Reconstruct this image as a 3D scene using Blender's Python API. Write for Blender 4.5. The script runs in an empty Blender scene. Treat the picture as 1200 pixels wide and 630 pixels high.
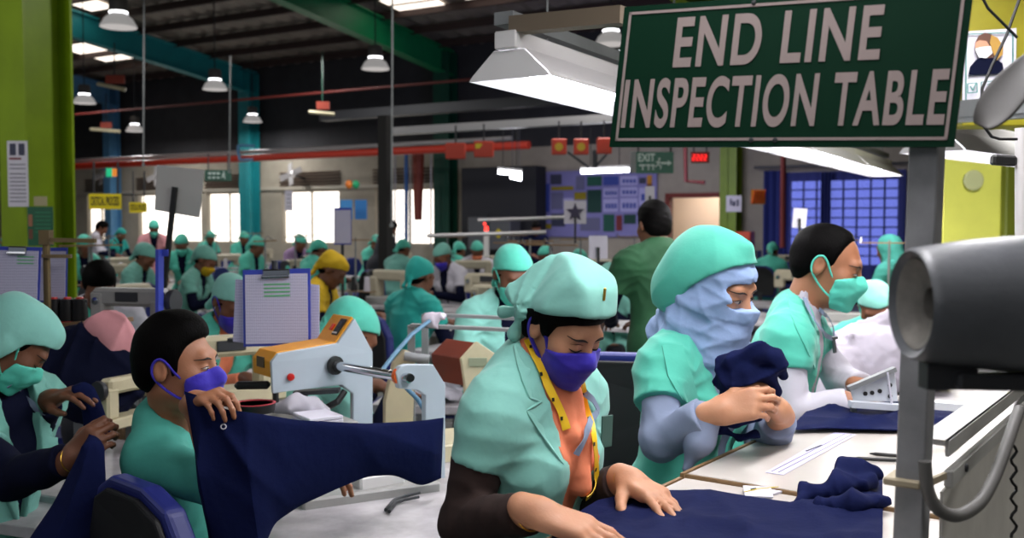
import bpy, bmesh, math, random
import numpy as np
from mathutils import Vector, Matrix
random.seed(7)
RNG = np.random.default_rng(11)
SC = bpy.context.scene
COL = SC.collection
# ------------------------------------------------------------------ camera
FPX = 1150.0
CAMZ = 1.5
PITCH = math.radians(2.5)
cd = bpy.data.cameras.new('camera')
cam = bpy.data.objects.new('camera', cd)
COL.objects.link(cam)
cam.location = (0, 0, CAMZ)
cam.rotation_euler = (math.radians(90) - PITCH, 0, 0)
cd.lens = FPX / 1200 * 36
cd.sensor_width = 36
cd.clip_start = 0.05
cd.clip_end = 200
cd.dof.use_dof = True
cd.dof.focus_distance = 1.95
cd.dof.aperture_fstop = 5.0
SC.camera = cam
SC.view_settings.view_transform = 'Standard'
SC.view_settings.look = 'None'
SC.view_settings.gamma = 1
SC.view_settings.use_curve_mapping = False
_f = np.array([0, math.cos(PITCH), -math.sin(PITCH)])
_u = np.array([0, math.sin(PITCH), math.cos(PITCH)])
CAM = np.array([0, 0, CAMZ])


def ray(px, py):
    return _f + (px - 600) / FPX * np.array([1., 0, 0]) + (315 - py) / FPX * _u


def P(px, py, d):
    """world point seen at pixel (px, py) that lies d metres ahead of the lens"""
    r = ray(px, py)
    return CAM + r * (d / r[1])


def PZ(px, py, z):
    """point at pixel on the horizontal plane z"""
    r = ray(px, py)
    return CAM + r * ((z - CAMZ) / r[2])


# building frame: back wall runs along UU, room depth along -VV
UU = np.array([0.866, -0.5, 0])
VV = np.array([0.5, 0.866, 0])
B0 = np.array([-1.74, 25.0, 0])


def W(s, d, z):
    return B0 + UU * s - VV * d + np.array([0, 0, z])


def PW(px, py, d=0.0):
    """point at pixel on the vertical plane d metres in front of the back wall"""
    r = ray(px, py)
    o = B0 - VV * d
    return CAM + r * (np.dot(o - CAM, VV) / np.dot(r, VV))


def nrm(v):
    v = np.asarray(v, float)
    return v / (np.linalg.norm(v) + 1e-12)


def frame(fwd, up=(0, 0, 1)):
    """rotation whose columns are (left, forward, up)"""
    f = nrm(fwd)
    l = nrm(np.cross(up, f))
    return np.stack([-l, f, np.cross(-l, f)], 1)


def rotx(a):
    c, s = math.cos(a), math.sin(a)
    return np.array([[1, 0, 0], [0, c, -s], [0, s, c]])


def roty(a):
    c, s = math.cos(a), math.sin(a)
    return np.array([[c, 0, s], [0, 1, 0], [-s, 0, c]])


def rotz(a):
    c, s = math.cos(a), math.sin(a)
    return np.array([[c, -s, 0], [s, c, 0], [0, 0, 1]])


# ------------------------------------------------------------------ materials
def lin(h):
    if isinstance(h, str):
        h = h.lstrip('#')
        h = [int(h[i:i + 2], 16) for i in (0, 2, 4)]
    return tuple((c / 255 / 12.92 if c / 255 <= .04045 else ((c / 255 + .055) / 1.055) ** 2.4) for c in h)


MATS = {}


def mat(name, col, rough=.6, metal=0., bump=0., bscale=40., var=0., vscale=6., vcol=None, stretch=None, sheen=0., spec=.5, weave=0., sss=0.):
    if name in MATS:
        return MATS[name]
    m = bpy.data.materials.new(name)
    m.use_nodes = True
    nt = m.node_tree
    b = nt.nodes['Principled BSDF']
    c = lin(col)
    b.inputs['Base Color'].default_value = (*c, 1)
    b.inputs['Roughness'].default_value = rough
    b.inputs['Metallic'].default_value = metal
    b.inputs['Specular IOR Level'].default_value = spec
    if sheen:
        b.inputs['Sheen Weight'].default_value = sheen
        b.inputs['Sheen Roughness'].default_value = .5
    if sss:
        b.inputs['Subsurface Weight'].default_value = sss
        b.inputs['Subsurface Radius'].default_value = (.012, .004, .002)
        b.inputs['Subsurface Scale'].default_value = 1
    tc = nt.nodes.new('ShaderNodeTexCoord')
    src = tc.outputs['Object']
    if stretch:
        mp = nt.nodes.new('ShaderNodeMapping')
        mp.inputs['Scale'].default_value = stretch
        nt.links.new(src, mp.inputs['Vector'])
        src = mp.outputs['Vector']
    if var:
        n = nt.nodes.new('ShaderNodeTexNoise')
        n.inputs['Scale'].default_value = vscale
        n.inputs['Detail'].default_value = 5
        n.inputs['Roughness'].default_value = .6
        nt.links.new(src, n.inputs['Vector'])
        r = nt.nodes.new('ShaderNodeValToRGB')
        r.color_ramp.elements[0].position = .35
        r.color_ramp.elements[1].position = .68
        c2 = lin(vcol) if vcol else tuple(x * (1 - var) for x in c)
        r.color_ramp.elements[0].color = (*c2, 1)
        r.color_ramp.elements[1].color = (*c, 1)
        nt.links.new(n.outputs['Fac'], r.inputs['Fac'])
        nt.links.new(r.outputs['Color'], b.inputs['Base Color'])
    if bump or weave:
        bp = nt.nodes.new('ShaderNodeBump')
        bp.inputs['Strength'].default_value = 1
        bp.inputs['Distance'].default_value = bump if bump else weave
        n = nt.nodes.new('ShaderNodeTexNoise')
        n.inputs['Scale'].default_value = bscale
        n.inputs['Detail'].default_value = 3
        nt.links.new(src, n.inputs['Vector'])
        nt.links.new(n.outputs['Fac'], bp.inputs['Height'])
        nt.links.new(bp.outputs['Normal'], b.inputs['Normal'])
    MATS[name] = m
    return m


def glow(name, col, strength):
    if name in MATS:
        return MATS[name]
    m = bpy.data.materials.new(name)
    m.use_nodes = True
    nt = m.node_tree
    b = nt.nodes['Principled BSDF']
    b.inputs['Base Color'].default_value = (*lin(col), 1)
    b.inputs['Emission Color'].default_value = (*lin(col), 1)
    b.inputs['Emission Strength'].default_value = strength
    MATS[name] = m
    return m


def grid_mat(name, base, line, sx, sy, w=.12, axis=('X', 'Z'), rnd=0.):
    """printed form: thin ruled lines on paper"""
    if name in MATS:
        return MATS[name]
    m = bpy.data.materials.new(name)
    m.use_nodes = True
    nt = m.node_tree
    b = nt.nodes['Principled BSDF']
    b.inputs['Roughness'].default_value = .7
    tc = nt.nodes.new('ShaderNodeTexCoord')
    sp = nt.nodes.new('ShaderNodeSeparateXYZ')
    nt.links.new(tc.outputs['Object'], sp.inputs[0])
    outs = []
    for ax, s in zip(axis, (sx, sy)):
        mu = nt.nodes.new('ShaderNodeMath'); mu.operation = 'MULTIPLY'; mu.inputs[1].default_value = s
        nt.links.new(sp.outputs[ax], mu.inputs[0])
        fr = nt.nodes.new('ShaderNodeMath'); fr.operation = 'FRACT'
        nt.links.new(mu.outputs[0], fr.inputs[0])
        lt = nt.nodes.new('ShaderNodeMath'); lt.operation = 'LESS_THAN'; lt.inputs[1].default_value = w
        nt.links.new(fr.outputs[0], lt.inputs[0])
        outs.append(lt.outputs[0])
    mx = nt.nodes.new('ShaderNodeMath'); mx.operation = 'MAXIMUM'
    nt.links.new(outs[0], mx.inputs[0]); nt.links.new(outs[1], mx.inputs[1])
    mix = nt.nodes.new('ShaderNodeMix'); mix.data_type = 'RGBA'
    mix.inputs['A'].default_value = (*lin(base), 1)
    mix.inputs['B'].default_value = (*lin(line), 1)
    nt.links.new(mx.outputs[0], mix.inputs['Factor'])
    nt.links.new(mix.outputs['Result'], b.inputs['Base Color'])
    MATS[name] = m
    return m


# ------------------------------------------------------------------ object helpers
def tag(o, label=None, cat=None, group=None, kind=None):
    if label: o['label'] = label
    if cat: o['category'] = cat
    if group: o['group'] = group
    if kind: o['kind'] = kind
    return o


def empty(name, loc, label, cat, group=None, rz=0.):
    o = bpy.data.objects.new(name, None)
    COL.objects.link(o)
    o.location = Vector(loc)
    o.rotation_euler = (0, 0, rz)
    o.empty_display_size = .1
    return tag(o, label, cat, group)


def link_mesh(name, me, m, parent=None, smooth=False, loc=None):
    o = bpy.data.objects.new(name, me)
    COL.objects.link(o)
    ms = m if isinstance(m, (list, tuple)) else [m]
    for x in ms:
        me.materials.append(x)
    if smooth:
        me.polygons.foreach_set('use_smooth', [True] * len(me.polygons))
    if parent is not None:
        o.parent = parent
    if loc is not None:
        o.location = Vector(loc)
    return o


class MB:
    """collects shapes for ONE mesh; coordinates are in the parent's frame"""

    def __init__(s, off=(0, 0, 0)):
        s.bm = bmesh.new()
        s.off = Vector(off)

    def _add(s, verts, faces, mi=0):
        vs = [s.bm.verts.new(Vector(v) - s.off) for v in verts]
        for f in faces:
            try:
                fc = s.bm.faces.new([vs[i] for i in f])
                fc.material_index = mi
            except ValueError:
                pass
        return s

    def box(s, c, size, R=None, mi=0, bev=0.):
        c = np.asarray(c, float); h = np.asarray(size, float) / 2
        R = np.eye(3) if R is None else np.asarray(R)
        pts = []
        if bev <= 0:
            for x in (-1, 1):
                for y in (-1, 1):
                    for z in (-1, 1):
                        pts.append(c + R @ (np.array([x, y, z]) * h))
            s._add(pts, [(0, 1, 3, 2), (4, 6, 7, 5), (0, 4, 5, 1), (2, 3, 7, 6), (0, 2, 6, 4), (1, 5, 7, 3)], mi)
            return s
        bev = min(bev, h.min() * .95)
        # chamfered box: 24 vertices
        idx = {}
        for x in (-1, 1):
            for y in (-1, 1):
                for z in (-1, 1):
                    for a in range(3):
                        v = np.array([x, y, z]) * (h - bev)
                        v[a] += np.array([x, y, z])[a] * bev
                        idx[(x, y, z, a)] = len(pts)
                        pts.append(c + R @ v)
        F = []
        for a in range(3):
            b, d = (a + 1) % 3, (a + 2) % 3
            for sg in (-1, 1):
                q = []
                for (p, r) in ((-1, -1), (1, -1), (1, 1), (-1, 1)):
                    k = [0, 0, 0]; k[a] = sg; k[b] = p; k[d] = r
                    q.append(idx[(*k, a)])
                F.append(q if sg > 0 else q[::-1])
        for a in range(3):          # edges along axis a
            b, d = (a + 1) % 3, (a + 2) % 3
            for p in (-1, 1):
                for r in (-1, 1):
                    k0 = [0, 0, 0]; k1 = [0, 0, 0]
                    k0[a] = -1; k1[a] = 1; k0[b] = k1[b] = p; k0[d] = k1[d] = r
                    q = [idx[(*k0, b)], idx[(*k1, b)], idx[(*k1, d)], idx[(*k0, d)]]
                    F.append(q if p * r < 0 else q[::-1])
        for x in (-1, 1):
            for y in (-1, 1):
                for z in (-1, 1):
                    q = [idx[(x, y, z, a)] for a in range(3)]
                    F.append(q if x * y * z > 0 else q[::-1])
        s._add(pts, F, mi)
        return s

    def rbox(s, a, b, w, h, up=(0, 0, 1), mi=0, bev=0.):
        """bar from a to b: w across, h along up"""
        a = np.asarray(a, float); b = np.asarray(b, float)
        f = nrm(b - a)
        if abs(np.dot(f, nrm(up))) > .98:
            up = (0, 1, 0) if abs(f[1]) < .9 else (1, 0, 0)
        R = frame(f, up)
        s.box((a + b) / 2, (w, np.linalg.norm(b - a), h), R, mi, bev)
        return s

    def tube(s, pts, r, n=10, mi=0, cap=True, r2=None):
        pts = [np.asarray(p, float) for p in pts]
        rs = r if isinstance(r, (list, tuple)) else [r + ((r2 if r2 is not None else r) - r) * i / max(1, len(pts) - 1) for i in range(len(pts))]
        V = []; F = []
        t = nrm(pts[1] - pts[0])
        x = nrm(np.cross(t, (0, 0, 1) if abs(t[2]) < .9 else (1, 0, 0)))
        for i, p in enumerate(pts):
            t = nrm(pts[min(i + 1, len(pts) - 1)] - pts[max(i - 1, 0)])
            x = nrm(x - t * np.dot(x, t)); y = np.cross(t, x)
            for k in range(n):
                a = 2 * math.pi * k / n
                V.append(p + rs[i] * (math.cos(a) * x + math.sin(a) * y))
        for i in range(len(pts) - 1):
            for k in range(n):
                F.append((i * n + k, i * n + (k + 1) % n, (i + 1) * n + (k + 1) % n, (i + 1) * n + k))
        if cap:
            F.append(tuple(range(n))[::-1])
            F.append(tuple((len(pts) - 1) * n + k for k in range(n)))
        s._add(V, F, mi)
        return s

    def lathe(s, prof, c=(0, 0, 0), R=None, n=24, mi=0, caps=True):
        """profile [(r, z)] turned about local z"""
        R = np.eye(3) if R is None else np.asarray(R)
        c = np.asarray(c, float)
        V = []; F = []
        for (r, z) in prof:
            for k in range(n):
                a = 2 * math.pi * k / n
                V.append(c + R @ np.array([r * math.cos(a), r * math.sin(a), z]))
        for i in range(len(prof) - 1):
            for k in range(n):
                F.append((i * n + k, i * n + (k + 1) % n, (i + 1) * n + (k + 1) % n, (i + 1) * n + k))
        if caps and prof[0][0] > 1e-4: F.append(tuple(range(n))[::-1])
        if caps and prof[-1][0] > 1e-4: F.append(tuple((len(prof) - 1) * n + k for k in range(n)))
        s._add(V, F, mi)
        return s

    def prism(s, poly, o, ax, ay, thick, mi=0):
        """polygon [(x, y)] in the plane (o, ax, ay) given thickness along ax x ay"""
        o = np.asarray(o, float); ax = np.asarray(ax, float); ay = np.asarray(ay, float)
        nz = nrm(np.cross(ax, ay)) * thick
        n = len(poly)
        V = [o + ax * x + ay * y for x, y in poly] + [o + ax * x + ay * y + nz for x, y in poly]
        F = [tuple(range(n))[::-1], tuple(range(n, 2 * n))] + [(i, (i + 1) % n, n + (i + 1) % n, n + i) for i in range(n)]
        s._add(V, F, mi)
        return s

    def sheet(s, G, thick=0.0, mi=0):
        """grid of points G[i][j] as a cloth of some thickness"""
        ni, nj = len(G), len(G[0])
        A = np.array(G, float)
        du = np.gradient(A, axis=0); dv = np.gradient(A, axis=1)
        nn = np.cross(du, dv); nn /= np.linalg.norm(nn, axis=2, keepdims=True) + 1e-12
        T = [A.reshape(-1, 3)]
        if thick: T.append((A - nn * thick).reshape(-1, 3))
        V = np.concatenate(T)
        F = []
        q = ni * nj
        for i in range(ni - 1):
            for j in range(nj - 1):
                a, b, c, d = i * nj + j, (i + 1) * nj + j, (i + 1) * nj + j + 1, i * nj + j + 1
                F.append((a, b, c, d))
                if thick: F.append((q + d, q + c, q + b, q + a))
        if thick:
            for i in range(ni - 1):
                for j in (0, nj - 1):
                    a, b = i * nj + j, (i + 1) * nj + j
                    F.append((b, a, q + a, q + b) if j == 0 else (a, b, q + b, q + a))
            for j in range(nj - 1):
                for i in (0, ni - 1):
                    a, b = i * nj + j, i * nj + j + 1
                    F.append((a, b, q + b, q + a) if i == 0 else (b, a, q + a, q + b))
        s._add(V, F, mi)
        return s

    def build(s, name, m, parent=None, smooth=False, bevel=0.):
        me = bpy.data.meshes.new(name)
        bmesh.ops.recalc_face_normals(s.bm, faces=s.bm.faces)
        s.bm.to_mesh(me); s.bm.free()
        o = link_mesh(name, me, m, parent, smooth)
        if parent is None:
            o.location = s.off
        if smooth:
            try:
                me.set_sharp_from_angle(angle=math.radians(42))
            except Exception:
                pass
        if bevel:
            bv = o.modifiers.new('b', 'BEVEL'); bv.width = bevel; bv.segments = 2; bv.limit_method = 'ANGLE'
        return o


def text_mesh(name, body, m, parent, o, ax, ay, size, extrude=.001, sx=1., bold=0., align='CENTER', wid=None, space=1.):
    """flat lettering in the plane (o, ax, ay); wid: fit the line to this width"""
    cu = bpy.data.curves.new(name, 'FONT')
    cu.body = body
    cu.size = size
    cu.align_x = align
    cu.align_y = 'CENTER'
    cu.extrude = extrude
    cu.offset = bold
    cu.space_character = space
    tmp = bpy.data.objects.new(name, cu)
    COL.objects.link(tmp)
    bpy.context.view_layer.update()
    me = bpy.data.meshes.new_from_object(tmp.evaluated_get(bpy.context.evaluated_depsgraph_get()))
    bpy.data.objects.remove(tmp)
    co = np.array([v.co for v in me.vertices])
    if wid is not None:
        sx = wid / (co[:, 0].max() - co[:, 0].min())
    ax = nrm(ax); ay = np.asarray(ay, float); ay = nrm(ay); nz = np.cross(ax, ay)
    base = np.asarray(o, float)
    off = np.array(parent.location) if parent is not None else np.zeros(3)
    out = base + co[:, :1] * sx * ax + co[:, 1:2] * ay + co[:, 2:3] * nz - off
    me.vertices.foreach_set('co', out.astype(np.float32).ravel())
    me.update()
    return link_mesh(name, me, m, parent)


def clone(root, label=None, group=None, loc=None, rz=None):
    r = root.copy(); COL.objects.link(r)
    if label: r['label'] = label
    if group: r['group'] = group
    if loc is not None: r.location = Vector(loc)
    if rz is not None: r.rotation_euler = (0, 0, rz)
    for ch in root.children:
        c = ch.copy(); COL.objects.link(c); c.parent = r
        for g in ch.children:
            d = g.copy(); COL.objects.link(d); d.parent = c
    return r


def recolor(o, **kw):
    """give named parts of one copy their own material"""
    for ch in list(o.children):
        k = ch.name.split('.')[0]
        if k in kw:
            for sl in ch.material_slots[:1]:
                sl.link = 'OBJECT'
                sl.material = kw[k]
    return o


# ------------------------------------------------------------------ signed-distance modelling (organic, one continuous surface)
class SDF:
    def __init__(s):
        s.pr = []
        s.fx = []

    def cap(s, a, b, r1, r2=None, k=.02, op=1, R=None, o=None, sc=None):
        s.pr.append(('c', np.asarray(a, float), np.asarray(b, float), float(r1), float(r1 if r2 is None else r2), k, op, R, o, sc)); return s

    def ell(s, c, r, k=.02, op=1, R=None, o=None):
        s.pr.append(('e', np.asarray(c, float), np.asarray(r, float), 0, 0, k, op, R, o, None)); return s

    def rb(s, c, h, rad=.005, k=.01, op=1, R=None, o=None):
        s.pr.append(('b', np.asarray(c, float), np.asarray(h, float), rad, 0, k, op, R, o, None)); return s

    def chain(s, pts, rs, k=.02, **kw):
        for i in range(len(pts) - 1):
            s.cap(pts[i], pts[i + 1], rs[i], rs[i + 1], k, **kw)
        return s

    def hull(s, pts, r=.004, k=.01, op=1, R=None, o=None, soft=.004):
        """convex hull of points with softened edges"""
        pts = np.asarray(pts, float)
        bm = bmesh.new()
        vs = [bm.verts.new(Vector(p)) for p in pts]
        bmesh.ops.convex_hull(bm, input=vs)
        bm.normal_update()
        c = pts.mean(0); pl = []
        for f in bm.faces:
            n = np.array(f.normal); w = float(np.dot(n, np.array(f.verts[0].co)))
            if np.dot(n, c) - w > 0: n, w = -n, -w
            if not any(np.dot(n, q[:3]) > .9995 and abs(w - q[3]) < 1e-4 for q in pl): pl.append(np.array((*n, w)))
        bm.free()
        s.pr.append(('h', pts, np.array(pl), r, soft, k, op, R, o, None)); return s

    def cut(s, pt, n, k=.0):
        """remove what lies beyond the plane (pt, outward n)"""
        s.pr.append(('p', np.asarray(pt, float), nrm(n), 0, 0, k, 0, None, None, None)); return s

    def cutfn(s, fn):
        s.pr.append(('f', fn, None, 0, 0, 0, 0, None, None, None)); return s

    def disp(s, fn):
        s.fx.append(fn); return s

    def extend(s, other, infl=0.):
        for p in other.pr:
            p = list(p)
            if p[6] == 1:
                if p[0] == 'c': p[3] += infl; p[4] += infl
                elif p[0] == 'e': p[2] = p[2] + infl
                elif p[0] == 'b': p[2] = p[2] + infl
            s.pr.append(tuple(p))
        return s

    def _bb(s, p):
        t = p[0]
        if t == 'c':
            pts = [p[1], p[2]]
            if p[9] is not None:
                rr = max(p[3], p[4]) / np.asarray(p[9], float)
                lo = np.minimum(p[1], p[2]) - rr; hi = np.maximum(p[1], p[2]) + rr
            else:
                lo = np.minimum(p[1] - p[3], p[2] - p[4]); hi = np.maximum(p[1] + p[3], p[2] + p[4])
        elif t == 'h':
            lo, hi = p[1].min(0) - p[3], p[1].max(0) + p[3]
        else:
            h = p[2] + (p[3] if t == 'b' else 0)
            lo, hi = p[1] - h, p[1] + h
        if p[7] is not None or p[8] is not None:
            R = np.eye(3) if p[7] is None else p[7]
            o = np.zeros(3) if p[8] is None else p[8]
            cs = np.array([[x, y, z] for x in (lo[0], hi[0]) for y in (lo[1], hi[1]) for z in (lo[2], hi[2])])
            cs = cs @ R.T + o
            lo, hi = cs.min(0), cs.max(0)
        return lo, hi

    def mesh(s, h, zmin=None):
        bbs = [s._bb(p) for p in s.pr if p[0] in 'cebh' and p[6] == 1]
        lo = np.min([b[0] for b in bbs], 0) - 3 * h - .01
        hi = np.max([b[1] for b in bbs], 0) + 3 * h + .01
        n = np.ceil((hi - lo) / h).astype(int) + 1
        ax = [(lo[i] + h * np.arange(n[i])).astype(np.float32) for i in range(3)]
        F = np.full(tuple(n), 1e3, np.float32)
        for p in s.pr:
            t, k, op = p[0], p[5], p[6]
            if t == 'p':
                X = (ax[0][:, None, None] - p[1][0]) * p[2][0] + (ax[1][None, :, None] - p[1][1]) * p[2][1] + (ax[2][None, None, :] - p[1][2]) * p[2][2]
                X = X.astype(np.float32)
                F = np.maximum(F, X)
                continue
            if t == 'f':
                idx = np.argwhere(F < .05)
                if len(idx):
                    pts = np.stack([ax[i][idx[:, i]] for i in range(3)], 1)
                    i3 = tuple(idx.T)
                    F[i3] = np.maximum(F[i3], p[1](pts))
                continue
            a, b = s._bb(p)
            pad = k + 2.5 * h + .004
            i0 = np.clip(np.floor((a - pad - lo) / h).astype(int), 0, n - 1)
            i1 = np.clip(np.ceil((b + pad - lo) / h).astype(int) + 1, 1, n)
            if (i1 <= i0).any(): continue
            sl = tuple(slice(i0[i], i1[i]) for i in range(3))
            X = ax[0][sl[0]][:, None, None]; Y = ax[1][sl[1]][None, :, None]; Z = ax[2][sl[2]][None, None, :]
            if p[7] is not None or p[8] is not None:
                R = (np.eye(3) if p[7] is None else p[7]).astype(np.float32)
                o = (np.zeros(3) if p[8] is None else p[8]).astype(np.float32)
                x, y, z = X - o[0], Y - o[1], Z - o[2]
                X = R[0, 0] * x + R[1, 0] * y + R[2, 0] * z
                Y = R[0, 1] * x + R[1, 1] * y + R[2, 1] * z
                Z = R[0, 2] * x + R[1, 2] * y + R[2, 2] * z
            if t == 'c':
                A, B = p[1].astype(np.float32), p[2].astype(np.float32)
                ms = 1.
                if p[9] is not None:
                    sc = np.asarray(p[9], np.float32)
                    X, Y, Z = X * sc[0], Y * sc[1], Z * sc[2]
                    A, B = A * sc, B * sc
                    ms = 1. / float(sc.max())
                D = B - A
                dd = float(D @ D) + 1e-12
                tt = ((X - A[0]) * D[0] + (Y - A[1]) * D[1] + (Z - A[2]) * D[2]) / dd
                tt = np.clip(tt, 0, 1)
                d = np.sqrt((X - A[0] - tt * D[0]) ** 2 + (Y - A[1] - tt * D[1]) ** 2 + (Z - A[2] - tt * D[2]) ** 2) - (p[3] + tt * (p[4] - p[3]))
                d = d * ms
            elif t == 'e':
                c, r = p[1].astype(np.float32), p[2].astype(np.float32)
                x, y, z = (X - c[0]) / r[0], (Y - c[1]) / r[1], (Z - c[2]) / r[2]
                k0 = np.sqrt(x * x + y * y + z * z)
                x, y, z = x / r[0], y / r[1], z / r[2]
                k1 = np.sqrt(x * x + y * y + z * z)
                d = k0 * (k0 - 1) / (k1 + 1e-9)
            elif t == 'h':
                sf = p[4]
                ds = [X * np.float32(q[0]) + Y * np.float32(q[1]) + Z * np.float32(q[2]) - np.float32(q[3]) for q in p[2]]
                mx = ds[0]
                for q in ds[1:]: mx = np.maximum(mx, q)
                acc = 0
                for q in ds: acc = acc + np.exp(np.maximum((q - mx) / sf, -30))
                d = mx + sf * np.log(acc) - p[3]
            else:
                c, hh = p[1].astype(np.float32), p[2].astype(np.float32)
                qx, qy, qz = np.abs(X - c[0]) - hh[0], np.abs(Y - c[1]) - hh[1], np.abs(Z - c[2]) - hh[2]
                d = np.sqrt(np.maximum(qx, 0) ** 2 + np.maximum(qy, 0) ** 2 + np.maximum(qz, 0) ** 2) + np.minimum(np.maximum(qx, np.maximum(qy, qz)), 0) - p[3]
            d = d.astype(np.float32)
            G = F[sl]
            if op == 1:
                if k > 0:
                    hh = np.maximum(k - np.abs(G - d), 0) / k
                    F[sl] = np.minimum(G, d) - hh * hh * (k / 4)
                else:
                    F[sl] = np.minimum(G, d)
            else:
                d = -d
                if k > 0:
                    hh = np.maximum(k - np.abs(G - d), 0) / k
                    F[sl] = np.maximum(G, d) + hh * hh * (k / 4)
                else:
                    F[sl] = np.maximum(G, d)
        if s.fx:
            idx = np.argwhere(np.abs(F) < .035)
            pts = np.stack([ax[i][idx[:, i]] for i in range(3)], 1)
            i3 = tuple(idx.T)
            for fn in s.fx:
                F[i3] -= fn(pts).astype(np.float32)
        return nets(F, lo, h)

    def obj(s, name, h, m, parent=None, smooth_it=0, off=None):
        V, Q = s.mesh(h)
        if smooth_it:
            V = laplace(V, Q, smooth_it)
        off = np.array(parent.location) if (parent is not None and off is None) else (np.zeros(3) if off is None else np.asarray(off))
        me = bpy.data.meshes.new(name)
        V = V - off
        me.vertices.add(len(V)); me.vertices.foreach_set('co', V.astype(np.float32).ravel())
        me.loops.add(len(Q) * 4); me.loops.foreach_set('vertex_index', Q.astype(np.int32).ravel())
        me.polygons.add(len(Q)); me.polygons.foreach_set('loop_start', np.arange(0, len(Q) * 4, 4, dtype=np.int32))
        me.update(calc_edges=True); me.validate()
        return link_mesh(name, me, m, parent, True)


def laplace(V, Q, it, lam=.5):
    e = np.concatenate([Q[:, [0, 1]], Q[:, [1, 2]], Q[:, [2, 3]], Q[:, [3, 0]]])
    n = len(V)
    cnt = np.bincount(e[:, 0], minlength=n) + np.bincount(e[:, 1], minlength=n)
    for _ in range(it):
        A = np.zeros_like(V)
        for c in range(3):
            A[:, c] = np.bincount(e[:, 0], V[e[:, 1], c], n) + np.bincount(e[:, 1], V[e[:, 0], c], n)
        V = V + lam * (A / np.maximum(cnt, 1)[:, None] - V)
    return V


def nets(F, lo, h):
    S = F < 0
    n = F.shape
    c = np.zeros((n[0] - 1, n[1] - 1, n[2] - 1), np.uint8)
    offs = [(i, j, k) for i in (0, 1) for j in (0, 1) for k in (0, 1)]
    for (i, j, k) in offs:
        c += S[i:n[0] - 1 + i, j:n[1] - 1 + j, k:n[2] - 1 + k]
    act = np.argwhere((c > 0) & (c < 8))
    ids = np.full(c.shape, -1, np.int32)
    ids[tuple(act.T)] = np.arange(len(act))
    val = np.stack([F[act[:, 0] + i, act[:, 1] + j, act[:, 2] + k] for (i, j, k) in offs], 1)
    pos = np.zeros((len(act), 3)); cnt = np.zeros(len(act))
    O = np.array(offs, float)
    for a in range(8):
        for b in range(a + 1, 8):
            df = O[b] - O[a]
            if np.abs(df).sum() != 1: continue
            va, vb = val[:, a], val[:, b]
            m = (va < 0) != (vb < 0)
            t = va[m] / (va[m] - vb[m])
            pos[m] += O[a] + t[:, None] * df
            cnt[m] += 1
    V = lo + h * (act + pos / cnt[:, None])
    Q = []
    for axs in range(3):
        b, d = (axs + 1) % 3, (axs + 2) % 3
        s0 = [slice(None)] * 3; s1 = [slice(None)] * 3
        s0[axs] = slice(0, n[axs] - 1); s1[axs] = slice(1, n[axs])
        A, B = S[tuple(s0)], S[tuple(s1)]
        e = np.argwhere(A != B)
        e = e[(e[:, b] > 0) & (e[:, d] > 0) & (e[:, b] < n[b] - 1) & (e[:, d] < n[d] - 1)]
        if not len(e): continue
        inside = A[tuple(e.T)]
        def cell(db, dd):
            q = e.copy(); q[:, b] -= db; q[:, d] -= dd
            return ids[tuple(q.T)]
        q = np.stack([cell(1, 1), cell(0, 1), cell(0, 0), cell(1, 0)], 1)
        q[~inside] = q[~inside][:, ::-1]
        Q.append(q)
    Q = np.concatenate(Q)
    Q = Q[(Q >= 0).all(1)]
    return V, Q


def folds(seed, amp, freq, stretch=(1, 1, 1), n=5):
    """soft cloth undulation: a sum of warped sines"""
    g = np.random.default_rng(seed)
    D = g.normal(size=(n, 3)); D /= np.linalg.norm(D, axis=1, keepdims=True)
    D = D * np.asarray(stretch)
    ph = g.uniform(0, 6.28, n); fr = freq * g.uniform(.6, 1.6, n)
    wd = g.normal(size=(n, 3)); wp = g.uniform(0, 6.28, n)

    def fn(p):
        out = np.zeros(len(p))
        for i in range(n):
            w = np.sin(p @ wd[i] * freq * .35 + wp[i]) * 1.2
            v = np.sin(p @ D[i] * fr[i] + ph[i] + w)
            out += 1 - np.abs(v) * 1.6 if i % 2 else v
        return out * amp / n
    return fn


def ridges(seed, amp, freq, stretch=(1, 1, 1), n=4):
    """sharp cloth creases between soft hollows"""
    g = np.random.default_rng(seed)
    D = g.normal(size=(n, 3)) * np.asarray(stretch); D /= np.linalg.norm(D, axis=1, keepdims=True)
    ph = g.uniform(0, 6.28, n); wd = g.normal(size=(n, 3)); wp = g.uniform(0, 6.28, n); fr = freq * g.uniform(.6, 1.5, n)

    def fn(p):
        out = np.zeros(len(p))
        for i in range(n):
            v = np.sin(p @ D[i] * fr[i] + ph[i] + 1.6 * np.sin(p @ wd[i] * freq * .3 + wp[i]))
            m = .5 + .5 * np.sin(p @ wd[i][::-1] * freq * .4 + wp[i] * 2)
            out += (1 - np.abs(v)) ** 2 * 1.4 * m - .3
        return out * amp / n * 1.6
    return fn
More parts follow.
